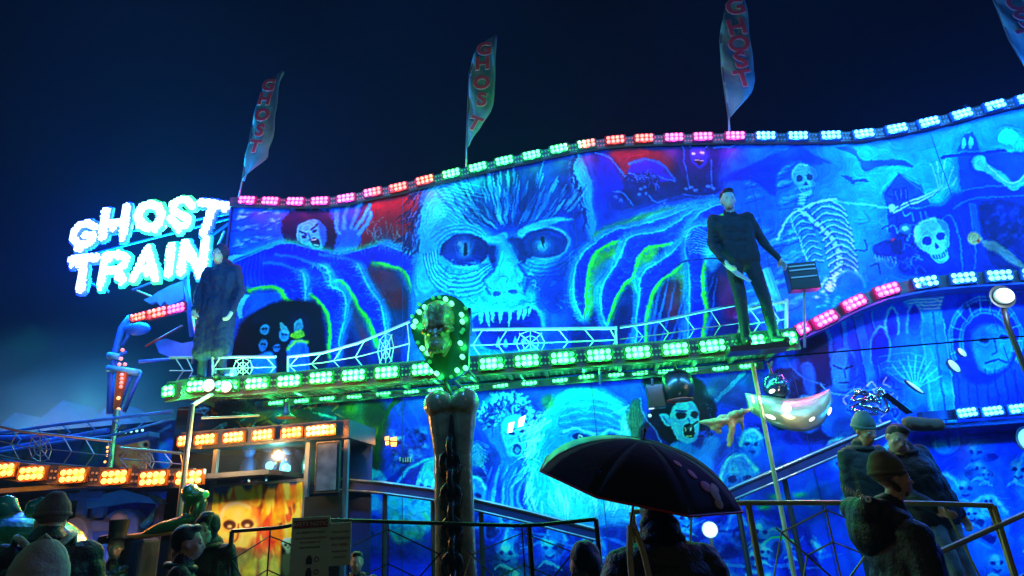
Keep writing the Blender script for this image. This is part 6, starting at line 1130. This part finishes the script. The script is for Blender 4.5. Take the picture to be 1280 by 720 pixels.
D_ = lambda x, y, d=0: Vector((fl(x, y, -.7).x-pp.x, d, fl(x, y, -.7).z)); V_ = [(D_(872, 527).x, D_(872, 527).z)]
sculpt('drape', [('c', D_(872, 527), D_(896, 528, -.02), .015, .07, 0), ('c', D_(896, 528, -.02), D_(926, 516, -.04), .07, .06, 0), ('c', D_(926, 516, -.04), D_(942, 510, -.02), .05, .02, 0), ('c', D_(890, 533), D_(902, 541), .04, .015, 0), ('c', D_(915, 528, -.03), D_(912, 556), .055, .035, 0), ('c', D_(925, 522, -.03), D_(928, 540), .04, .02, 0)], [MC['gold_matt']], t, .012, 2, {0: (.035,)})
k = MB(); k.tube([(V_[0][0], 0, V_[0][1]), (V_[0][0]-.02, .6, V_[0][1])], .012, 6); k.build('fixing', MC['dark_steel'], t)
# chrome coil of pipe by the busts
p = fl(1090, 500, -.35); t = frame_thing('chrome_coil_prop', 'tangled chrome foil coil shining above the two people on the platform', 'prop', p.x, -.35); k = MB(); rr = random.Random(3); pts = [(rr.uniform(-.22, .22), rr.uniform(-.1, .1), p.z+rr.uniform(-.18, .16)) for _ in range(15)]; k.tube([(a[0], (j*.013) % .1, a[1]) for j, a in enumerate(spl([(q[0], q[2]) for q in pts], False, 5))], .022, 8); k.build('coil', mat('chrome', (.8, .85, .9), .12, 1), t, True); bar((0, .0, p.z), (0, .33, p.z), .02, 'dark_steel', t, 'fixing')
p = fl(1120, 505, -.35); k = MB(); k.prism([(.10, p.z+.10), (.16, p.z+.13), (.38, p.z-.12), (.30, p.z-.13)], -.06, -.03); k.build('chrome_blade', MC['chrome'], t)
# ------------------------------------------------------------------ tombstones, ride cars and green serpent at the left
def tomb(label, x, y, off, w_, h_, kind):
    p = fl(x, y, off); t = frame_thing('tombstone', label, 'tombstone', p.x, off, 'tombstones at the left of the ride'); z1 = p.z
    O = [(-w_/2, 0), (w_/2, 0), (w_/2*.96, z1-.2)]+[(w_/2*.96*math.cos(a), z1-.2+h_*math.sin(a)) for a in np.linspace(.1, PI-.1, 9)]+[(-w_/2*.96, z1-.2)]
    k = MB(); k.prism(O, -.09, .09); k.build('slab', MC['stone'], t, bevel=.02)
    if kind == 'skull':
        sculpt('skull_relief', [('e', (0, -.09, z1-.14), (.11, .06, .12), None, 0), ('e', (0, -.10, z1-.27), (.065, .05, .06), None, 0)], [MC['white_steel']], t, .012, 2)
        for s in (-1, 1): MB().ball((s*.045, -.145, z1-.15), (.028, .02, .03), 10, 7).build('eye_socket', MC['panel_black'], t, True)
        MB().ball((0, -.15, z1-.205), (.014, .012, .02), 8, 6).build('nose_socket', MC['panel_black'], t, True)
    else:
        k = MB(); k.box((0, 0, z1+.22), (.09, .08, .55)); k.box((0, -.004, z1+.28), (.46, .075, .09)); k.build('cross', MC['stone'], t, bevel=.01)
        k = MB(); k.box((0, -.095, z1-.45), (w_*.7, .012, .5)); k.build('inset', MC['blue_board'], t)
    return t
tomb('blue tombstone carved with a cross, behind the top-hatted person', 127, 641, -1.0, .62, .12, 'cross'); tomb('rounded blue tombstone with a pale skull relief', 158, 636, -.95, .5, .2, 'skull')
k_ = tomb('small blue pointed tombstone beside the backpack wearer', 100, 652, -1.1, .4, .25, 'plain2')
lamp('grave_lamp', 'POINT', FR @ Vector((fl(140, 640, -1.5).x, -1.75, 1.2)), 9, (.03, .25, 1), .08); 
p = fl(160, 610, -1.0); t = frame_thing('stone_lintel', 'broken pale blue stone lintel with horn tip above the tombstones', 'lintel', p.x, -1.0); k = MB(); k.prism([(-.5, p.z-.1), (.0, p.z-.02), (.35, p.z-.12), (.45, p.z-.2), (.1, p.z-.16), (-.45, p.z-.2)], -.1, .1); k.build('slab', MC['cyan_board'], t); bar((-.4, .05, 0), (-.4, .05, p.z-.12), .05, 'stone', t, 'support'); bar((.4, .05, 0), (.4, .05, p.z-.15), .05, 'pink_board', t, 'support')
k = MB(); k.tube([(.30, -.05, p.z-.42), (.40, -.08, p.z-.36), (.44, -.08, p.z-.24)], [.05, .04, .01], 8); k.build('horn', MC['teal_gloss'], t, True)
# teal horned ride car at far left
p = aty(28, 640, 4.6); t = thing('horned_ride_car', 'glossy teal ride car with two bulbous horns at the far left', 'ride car', (p.x, 4.6, 0), .3)
def A_(x, y): q_ = aty(x, y, 4.6); return Vector((q_.x-p.x, 0, q_.z))
sculpt('horn', [('c', A_(11, 632), A_(18, 644), .075, .055, 0), ('c', A_(18, 644), A_(28, 655), .055, .05, 0)], [MC['teal_gloss']], t, .014, 3); sculpt('horn', [('c', A_(50, 623), A_(40, 633), .018, .05, 0), ('c', A_(40, 633), A_(35, 642), .05, .035, 0), ('c', A_(35, 642), A_(28, 655), .035, .045, 0)], [MC['teal_gloss']], t, .012, 3)
sculpt('shell', [('e', A_(25, 662), (.17, .2, .12), None, 0), ('e', A_(10, 700), (.5, .45, .3), None, 0), ('c', A_(-10, 670), A_(15, 668), .06, .05, 0), ('e', A_(12, 740), (.5, .5, .45), None, 0)], [MC['green_gloss']], t, .02, 3)
k = MB(); k.box((0, 0, .12), (.9, .7, .24)); k.build('chassis', MC['panel_black'], t)
lamp('car_lamp', 'POINT', (-.2, -.9, 2.1), 2.2, (.2, .9, .8), .06, parent=t)
# green serpent arm and its orange rail
so_ = -2.1; p = fl(190, 665, so_); t = frame_thing('green_serpent_car', 'long glossy green serpent-shaped ride car with its raised head by the booth', 'ride car', p.x, so_)
def G_(x, y): q_ = fl(x, y, so_); return Vector((q_.x-p.x, 0, q_.z))
sculpt('body', [('c', G_(172, 672), G_(195, 662), .02, .055, 0), ('c', G_(195, 662), G_(225, 655), .055, .07, 0), ('c', G_(225, 655), G_(247, 648), .07, .06, 0), ('c', G_(247, 648), G_(252, 628), .06, .06, 0), ('c', G_(252, 628), G_(238, 616), .06, .09, 0), ('e', G_(243, 620), (.12, .1, .08), None, 0), ('c', G_(238, 616), G_(233, 640), .05, .03, 0)], [MC['green_gloss']], t, .014, 3, {0: (.01,)})
MB().ball(G_(257, 618), .036, 12, 9).build('eyeball', mat('green_lit', (.05, .6, .1), .2, coat=1, emit=(.05, .9, .15), es=.35), t, True)
k = MB(); k.tube([G_(130, 676), G_(175, 670), G_(230, 662)], .03, 8); k.build('orange_rail', MC['orange_plastic'], t, True); k = MB(); k.tube([G_(129, 676)+Vector((0, -.03, 0)), G_(140, 674)+Vector((0, -.03, 0))], .05, 8); k.build('rail_end', MC['panel_black'], t)
k = MB(); a, b = G_(145, 676), G_(180, 676); k.box(((a.x+b.x)/2, .1, a.z/2), (b.x-a.x, .3, a.z)); k.build('seat_shell', MC['umbrella_navy'], t, bevel=.03); k = MB(); a, b = G_(182, 676), G_(212, 700); k.box(((a.x+b.x)/2, .1, a.z/2), (b.x-a.x, .25, a.z-.02)); k.build('side_screen', MC['glass'], t); k = MB(); k.box(((G_(235, 690)).x, .1, .55), (.5, .3, 1.1)); k.build('pedestal', MC['green_dark'], t)
lamp('serpent_lamp', 'POINT', G_(225, 630)+Vector((0, -.5, .1)), 1.2, (.2, 1, .3), .05, parent=t)
# ------------------------------------------------------------------ fences in front
def fence(label, pts, bottom, m, hubs, chev, Y, posts=(), r=.013, name='web_fence'):
    P_ = [aty(x, y, Yy) for (x, y), Yy in zip(pts, Y)]; b = P_[0]; t = thing(name, label, 'railing', (b.x, b.y, 0)); L = [(v-Vector((b.x, b.y, 0))) for v in P_]
    web_rail(t, [(v, Vector((v.x, v.y, bottom))) for v in L], m, r, hubs, chev=chev)
    for i in posts: v = L[i]; bar((v.x, v.y, 0), v, r*1.7, m, t, 'post')
fence('dark web-pattern crowd fence in front of the ride entrance, around the bone post', [(290, 664), (345, 660), (405, 650), (480, 652), (560, 654.5), (662, 657.5), (745, 649)], .28, 'dark_steel', (.12, .45, .80), .26, [5.3, 5.2, 5.1, 5.1, 5.1, 5.1, 4.9], (0, 2, 5, 6), .011)
fence('yellow-lit steel railing in front of the platform right of the umbrella', [(790, 640), (895, 631), (935, 628.5), (1046, 628.5), (1146, 629), (1241, 632)], .35, 'yellow_steel', (.55,), .3, [5.0, 4.95, 4.9, 4.9, 4.85, 4.8], (0, 2, 5), .014)
a = aty(1175, 690, 4.6); b = aty(1285, 641, 4.9); t = thing('ramp_handrail', 'sloping yellow-lit handrail rising to the right edge', 'handrail', (a.x, 4.6, 0)); o_ = Vector((a.x, 4.6, 0)); bar(a-o_, b-o_+Vector((.4, .1, .1)), .02, 'yellow_steel', t, 'handrail_tube'); bar((0, 0, 0), a-o_, .018, 'yellow_steel', t, 'post'); bar(b-o_, Vector(((b-o_).x, (b-o_).y, 0)), .018, 'yellow_steel', t, 'post'); MB().tube([a-o_-Vector((0, 0, .35)), b-o_-Vector((0, 0, .35))], .012, 8).build('mid_tube', MC['steel'], t)
# raised platform at the right with steps
pl = frame_thing('loading_platform', 'low dark blue loading platform with metal edge where people stand, right side', 'platform', 3.9, -2.0); k = MB(); k.box((.9, .75, .20), (6.6, 1.7, .40)); k.build('deck', MC['plank'], pl); k = MB(); k.box((.9, -.12, .40), (6.6, .04, .03)); k.build('edge_strip', MC['steel'], pl); k = MB(); k.box((-3.6, .75, .17), (2.2, 1.7, .34)); k.build('lower_deck', MC['plank'], pl)
k = MB(); k.box((-.6, 1.0, .62), (3.0, .3, .05)); k.build('rail_bench', MC['blue_board'], pl)
for x in (-1.9, -.6, .7): MB().tube([(x, 1.0, .40), (x, 1.0, .6)], .02, 6).build('bench_leg', MC['dark_steel'], pl)
t, p = white_lamp('small cyan-white lamp glaring just right of the umbrella tip', 887, 662, -1.2, .075, 8, (.3, .75, 1)); bar((0, 0, 0), (0, 0, p.z), .02, 'dark_steel', t, 'stand')
# notice boards on the fence
def notice(label, x, y, w_, h_, Y, rows, head=None):
    p = aty(x, y, Y); t = thing('notice_board', label, 'notice', (p.x, Y, 0), 0.02); k = MB(); k.box((0, 0, p.z), (w_, .012, h_)); o = k.build('board', MC['sign_white'], t, bevel=.004)
    if head: k = MB(); k.box((0, -.009, p.z+h_/2-.05), (w_-.03, .006, .055)); k.build('heading_band', MC['sign_red'], t); place_mesh('lettering', text_mesh('lettering', head, .042, MC['sign_white'], .001), o, (0, -.014, p.z+h_/2-.05), (PI/2, 0, 0))
    for (dz, txt, sz, m) in rows: place_mesh('lettering', text_mesh('lettering', txt, sz, MC[m], .001), o, (0, -.009, p.z+dz), (PI/2, 0, 0))
    for s in (-1, 1): MB().tube([(s*w_*.4, .012, p.z+h_/2-.02), (s*w_*.4, .012, 0)], .008, 6).build('support_leg', MC['dark_steel'], t)
    return t, p
t, p = notice('white safety notice with red heading and two bottle symbols, on the dark fence', 387, 696, .29, .56, 4.98, [(.17, 'ALL RIDERS MUST READ', .020, 'ink'), (.13, 'THIS NOTICE BEFORE RIDING', .018, 'sign_red'), (.10, 'NO STANDING UP', .018, 'sign_red'), (.065, 'KEEP HANDS INSIDE', .017, 'ink')], 'SAFETY NOTICE')
for i in range(3): k = MB(); z = p.z-.02-i*.085; k.prism([(-.022, z-.03), (.022, z-.03), (.022, z+.005), (.008, z+.03), (-.008, z+.03), (-.022, z+.005)], -.012, -.007); k.build('symbol', MC['ink'], t); k = MB(); k.tube([(.055+.016*math.cos(a), -.010, z+.016*math.sin(a)) for a in np.linspace(0, 2*PI, 13)], .003, 5); k.build('symbol', MC['ink'], t)
notice('smaller white notice with bold dark lines, right of the safety notice', 425, 680, .165, .30, 4.98, [(.085, 'THIS IS A RIDE', .021, 'ink'), (.04, 'ENTRANCE', .028, 'ink'), (-.005, 'PAY HERE', .028, 'sign_red'), (-.05, 'PLEASE WAIT', .019, 'ink'), (-.09, 'HAVE FUN', .020, 'ink')])
# ------------------------------------------------------------------ people
# masked performer on the catwalk ledge
p = fl(951, 436, -1.12); base = FR @ Vector((p.x, -1.12, fp[17].z-.10)); q = fl(915, 240, -1.12); Hh = (q.z-base.z+.04)
kk = 1.8/Hh
perf = person('person in dark overalls and pale mask standing on the catwalk edge with a knife', base, Hh, 0.08, dict(pel=(-.02, 0, .95), hipL=(-.11, 0, .93), hipR=(.08, 0, .93), knL=(-.13, -.05, .50), knR=(.13, -.04, .50), anL=(-.13, 0, .09), anR=(.17, 0, .09), toeL=(-.17, -.14, .04), toeR=(.22, -.13, .04),
    wa=(-.03, 0, 1.08), ch=(-.04, 0, 1.29), shL=(-.24, .0, 1.44), shR=(.16, .0, 1.45), elL=(-.30, .02, 1.15), elR=(.27, .02, 1.18), wrL=(-.26, -.12, .90), wrR=(.36, -.06, .93), nk=(-.04, 0, 1.49), hd=(-.05, -.04, 1.64)), coat='overall', legs='overall', skin='pale_mask', bulk=.94, head=(-.2, .12, .06), hair=('hair_dark', .015), hands=True, voxel=.010)
def held(name, label, cat, person_, wr, pts_fn, m): pass
wr = perf.matrix_world if False else None
k_ = Hh/1.8
def perfw(v): return Matrix.Translation(base) @ Matrix.Rotation(.08, 4, 'Z') @ (Vector(v)*k_)
t = thing('knife', 'long kitchen knife held in the masked performer\'s right hand', 'knife', perfw((-.26, -.14, .84))); k = MB(); k.prism([(0, -.02), (.035, .015), (.25, -.20), (.23, -.215), (.10, -.13)], -.003, .003); k.build('blade', MC['blade'], t); MB().tube([(-.07, 0, .09), (.02, 0, 0)], .016, 8).build('handle', MC['panel_black'], t)
# hooded skull-faced robed figure at the catwalk's left end
p = fl(262, 478, -.9); q = fl(250, 307, -.9); base = FR @ Vector((p.x, -.9, p.z)); Hh = q.z-p.z
hf = person('tall hooded figure in long dark blue robe and pale mask at the left catwalk end', base, Hh, -.05, dict(hd=(-.03, -.05, 1.62), nk=(-.01, 0, 1.48), ch=(.0, 0, 1.28), wrL=(-.20, -.16, .86), elL=(-.26, -.02, 1.12), wrR=(.26, -.14, .82), elR=(.28, 0, 1.12), shL=(-.17, 0, 1.42), shR=(.19, 0, 1.42)), coat='robe', legs='dark_jeans', skin='pale_mask', bulk=1.02, head=(.1, .15, .1), hood=True, length=1.3, flare=.0, cat='hooded figure')
# foreground people
def at_h(x, y, Y): v = aty(x, y, Y); return v
p = aty(70, 615, 4.0); H1 = p.z; 
p1 = person('person seen from behind in grey beanie and dark puffy coat wearing a pale backpack', (p.x, 4.0, 0), H1-.045, PI+.63, dict(shL=(-.21, 0, 1.47), shR=(.21, 0, 1.47), ch=(0, .005, 1.33), nk=(0, .015, 1.54), hd=(0, -.01, 1.67), elL=(-.33, .02, 1.17), elR=(.33, .02, 1.17), wrL=(-.28, -.14, .96), wrR=(.28, -.14, .96)), coat='black_coat', bulk=1.30, hat=('beanie', 'beanie_grey'), head=(.25, .05, 0), puff=(.5, .09), length=.3)
kz = (H1-.045)/1.8; t = thing('backpack', 'pale grey-green backpack on the back of the person in the grey beanie', 'backpack', Matrix.Translation((p.x, 4.0, 0)) @ Matrix.Rotation(.63, 4, 'Z') @ Vector((-.01, -.29*kz, 1.22*kz)), .63)
sculpt('bag', [('e', (0, 0, .14), (.155, .085, .22), None, 0), ('e', (0, -.02, -.02), (.165, .095, .22), None, 0), ('e', (0, -.06, .04), (.11, .06, .11), None, 0)], [MC['bag_pale']], t, .012, 2, {0: (.008,)})
k = MB(); k.tube([(-.03, .0, .345), (0, -.01, .375), (.03, .0, .345)], .009, 6); k.build('grab_loop', MC['bag_pale'], t)
for s in (-1, 1): k = MB(); k.tube([(s*.08, .04, .32), (s*.12, .10, .36), (s*.14, .22, .37), (s*.15, .40, .28)], .020, 8); k.build('strap', MC['bag_pale'], t, True)
k = MB(); k.tube([(-.11, -.085, .10), (0, -.125, .13), (.11, -.085, .10)], .006, 6); k.build('zip', MC['panel_black'], t)
p = aty(-48, 665, 3.3); person('person in dark navy coat partly cut off at the left edge', (p.x, 3.3, 0), 1.62, PI-.4, coat='navy_coat', bulk=1.2, hair=('hair_dark', .08), length=.3)
p = aty(262, 628, 5.3); person('person in black hooded cloak and white ghost mask beside the booth', (p.x, 5.3, 0), p.z-.05, .15, dict(hd=(0, -.03, 1.63)), coat='black_coat', legs='black_coat', skin='pale_mask', hood=True, length=.7, bulk=1.15)
p = aty(236, 655, 4.3); person('dark-haired person in black coat standing in front of the awning pole', (p.x, 4.3, 0), p.z, PI*.62, coat='black_coat', bulk=1.2, hair=('hair_dark', .03), length=.4)
p = aty(150, 649, 6.2); person('small person in a black top hat in front of the blue tombstones', (p.x, 6.2, 0), p.z-.13, .4, coat='panel_black', legs='panel_black', hat=('tophat', 'panel_black'), bulk=1.05, length=.3)
p = aty(447, 664, 5.9); person('blurred dark-clothed person behind the web fence left of the bone post', (p.x, 5.9, 0), p.z-.16, .2, coat='black_coat', bulk=1.15, hair=('hair_dark', .02), length=.3)
# umbrella holder and companion
p = aty(822, 648, 3.15); uh = person('person from behind in black puffy coat sheltering under the large black umbrella', (p.x, 3.15, 0), 1.66, PI, dict(shL=(-.20, 0, 1.38), shR=(.20, 0, 1.38), elR=(.33, -.02, 1.16), wrR=(.22, -.22, 1.30), elL=(-.32, 0, 1.08), wrL=(-.24, -.12, .90), hd=(0, -.03, 1.60)), coat='black_coat', bulk=1.52, hair=('hair_dark', .12), length=.45, puff=(.6, .1))
t = thing('shoulder_bag', 'small black shoulder bag with two beige straps on the umbrella holder\'s back', 'bag', (p.x-.17, 3.15-.335, 1.0), 0)
for a, b, c_ in ((-.03, .40, 1), (.03, .40, -1)): k = MB(); k.tube([(a*.3, .06, .47), (a, .015, .36), (a*1.4, -.02, .2), (a*2.3, -.01, .02)], .013, 8); k.build('strap', MC['beige'], t, True)
sculpt('bag', [('e', (0, .0, -.08), (.17, .06, .14), None, 0)], [MC['panel_black']], t, .012, 2)
# umbrella
uc = aty(796, 602, 3.25); t = thing('umbrella', 'large open black umbrella with red rim, navy panel with pink print and green-lit left panel', 'umbrella', uc)
AX = Vector((.24, -.30, 1)).normalized(); u_ = Vector((1, 0, 0)); u_ = (u_-AX*u_.dot(AX)).normalized(); v_ = AX.cross(u_); RU = .51; HU = .21; NR = 8; A0 = math.radians(14)
def UM(a, s, sag=1.0):
    k8 = (a-A0)/(2*PI/NR); f = k8-math.floor(k8); dip = 1-.075*math.sin(PI*f)*s; rr = RU*math.sin(s*1.18)/math.sin(1.18)*dip; z = HU*(math.cos(s*1.18)-math.cos(1.18))/(1-math.cos(1.18)); return u_*math.cos(a)*rr+v_*math.sin(a)*rr+AX*z
for pn in range(NR):
    a0 = A0+pn*2*PI/NR; a1 = a0+2*PI/NR; k = MB(); vs = [UM(a0+(a1-a0)*j/6, max(i/9, .02)) for i in range(10) for j in range(7)]; k.add(vs, [(i*7+j, i*7+j+1, (i+1)*7+j+1, (i+1)*7+j) for i in range(9) for j in range(6)])
    mid = math.degrees((a0+a1)/2) % 360; m = 'umbrella_navy' if 300 < mid < 345 else 'umbrella_green_lit' if 140 < mid < 215 else 'umbrella_black'; o = k.build('panel', MC[m], t, True); s = o.modifiers.new('s', 'SOLIDIFY'); s.thickness = .002  # green light on the left panels is put into their colour
    MB().tube([UM(a0, max(i/9, .02))*.992-AX*.004 for i in range(10)], .004, 6).build('rib', MC['dark_steel'], t)
    k = MB(); k.tube([UM(a0+(a1-a0)*j/8, 1.0) for j in range(9)], .0055, 6); k.build('trim', MC['red_trim'], t)
    if m == 'umbrella_navy':
        for (f, s0, w_, h_, mm) in ((.25, .45, .035, .05, 'pink_print'), (.4, .58, .04, .06, 'pink_print'), (.52, .72, .07, .06, 'pink_print'), (.62, .80, .06, .08, 'pale_print'), (.70, .74, .05, .05, 'pale_print'), (.6, .90, .06, .05, 'pale_print')):
            c_ = UM(a0+(a1-a0)*f, s0); nn = (UM(a0+(a1-a0)*(f+.05), s0)-c_).cross(UM(a0+(a1-a0)*f, s0+.03)-c_).normalized(); nn = nn if nn.dot(c_) > 0 else -nn; Rm = nn.to_track_quat('Z', 'Y').to_matrix(); MB().ball(c_+nn*.002, (w_/2, h_/2, .0015), 12, 6, Rm).build('print', MC[mm], o, True)
MB().tube([AX*(HU+.05), AX*(-.62)], .006, 8).build('shaft', MC['dark_steel'], t); MB().tube([AX*(-.55), AX*(-.68)], .015, 8).build('handle', MC['panel_black'], t); MB().ball(AX*(HU+.05), .011, 8, 6).build('tip', MC['dark_steel'], t)
p = aty(748, 662, 3.7); person('person in dark teal hooded coat bending away to the left under the umbrella edge', (p.x+.05, 3.7, 0), 1.50, -1.0, dict(hd=(-.03, -.2, 1.52), nk=(0, -.12, 1.40), ch=(0, -.06, 1.24), elL=(-.26, -.22, 1.28), wrL=(-.16, -.42, 1.30), shL=(-.18, -.06, 1.36), shR=(.18, -.06, 1.36), elR=(.26, -.25, 1.22), wrR=(.12, -.42, 1.26)), coat='teal_coat', bulk=1.25, hood=True, gloves='navy_coat', length=.4, head=(0, .3, 0))
# man in olive beanie, profile to the right
p = aty(1092, 563, 4.1); H5 = p.z-.045
m5 = person('bearded man in profile in olive beanie and black hooded coat with white lettering', (p.x-.04, 4.0, 0), H5, 1.45, dict(shL=(-.22, 0, 1.33), shR=(.22, 0, 1.33), elL=(-.33, .02, 1.06), elR=(.33, .02, 1.06), ch=(0, .005, 1.22), nk=(0, .015, 1.44), hd=(0, -.05, 1.66)), coat='black_coat', bulk=1.5, hat=('beanie', 'beanie_olive'), head=(.0, .0, 0), length=.5, voxel=.010, puff=(.3, .16), legs='dark_jeans')
kz = H5/1.8; sculpt('beard', [('e', (.0, -.095*kz, 1.585*kz), (.045, .030, .038), None, 0), ('c', (-.05*kz, -.05, 1.60*kz), (-.062*kz, -.0, 1.65*kz), .02, .012, 0), ('c', (.05*kz, -.05, 1.60*kz), (.062*kz, -.0, 1.65*kz), .02, .012, 0)], [mat('beard_brown', (.10, .05, .025), .9, bump=1, bs=150)], m5, .007, 1)
sculpt('hood', [('c', (-.12, .17, 1.49*kz), (.12, .17, 1.49*kz), .08, .08, 0), ('c', (-.10, .08, 1.47*kz), (.10, .08, 1.47*kz), .08, .08, 0), ('e', (0, .17, 1.37*kz), (.18, .10, .15), None, 0), ('c', (-.13, .04, 1.42*kz), (.13, .04, 1.42*kz), .085, .085, 0)], [MC['black_coat']], m5, .012, 3, {0: (.012,)})
a = aty(1050, 604, 3.86); me = text_mesh('lettering', 'umbro', .058, mat('white_print', (.8, .85, .85), .7), .002, .002); o = bpy.data.objects.new('lettering', me); COL.objects.link(o); b_ = aty(1071, 617, 3.70); o.parent = m5
mw = Matrix.Translation(b_) @ Matrix.Rotation(-.15, 4, 'Z') @ Matrix.Rotation(math.radians(30), 4, 'Y') @ Matrix.Rotation(PI/2, 4, 'X'); o.matrix_local = (Matrix.Translation((p.x-.04, 4.0, 0)) @ Matrix.Rotation(1.45, 4, 'Z')).inverted() @ mw
# couple leaning together on the platform
p = aty(1136, 518, 5.75); b7 = aty(1180, 700, 5.75)
H7 = 1.80
lean_ = person('person in black fur-collared jacket and light jeans leaning left on the platform', (b7.x+.05, 5.75, .40), H7, .35, dict(pel=(-.02, 0, .95), hipL=(-.12, 0, .92), hipR=(.08, 0, .92), knL=(-.05, -.06, .5), knR=(.16, .0, .5), anL=(.02, .0, .09), anR=(.26, .05, .09), toeL=(0, -.13, .04), toeR=(.26, -.08, .04),
    wa=(-.07, -.01, 1.08), ch=(-.16, -.02, 1.27), shL=(-.36, -.02, 1.36), shR=(.02, .02, 1.44), nk=(-.22, -.03, 1.46), hd=(-.36, -.10, 1.56), elL=(-.46, -.12, 1.12), wrL=(-.40, -.30, 1.0), elR=(.16, .02, 1.18), wrR=(.22, -.04, .93)), coat='black_coat', legs='jeans', bulk=1.22, hair=('hair_dark', .03), head=(-.5, .35, .45), puff=(.3, .14))
q_ = aty(1140, 523, 5.82); ft = sculpt('fur_trim', [('c', (q_.x-.05, 5.8, q_.z-.05), (q_.x+.22, 5.82, q_.z-.07), .07, .06, 0)], [MC['fur']], lean_, .012, 1, {0: (.014,)}); ft.matrix_parent_inverse = (Matrix.Translation(lean_.location) @ Matrix.Rotation(lean_.rotation_euler.z, 4, 'Z')).inverted()
p = aty(1063, 512, 6.0); person('person in pale green bobble-less beanie and dark green coat, left of the leaning one', (p.x+.02, 6.0, .40), p.z-.40-.06, .25, dict(hd=(.02, -.06, 1.65)), coat='green_coat', legs='dark_jeans', bulk=1.15, hat=('beanie', 'beanie_teal'), head=(0, .35, 0), length=.3)
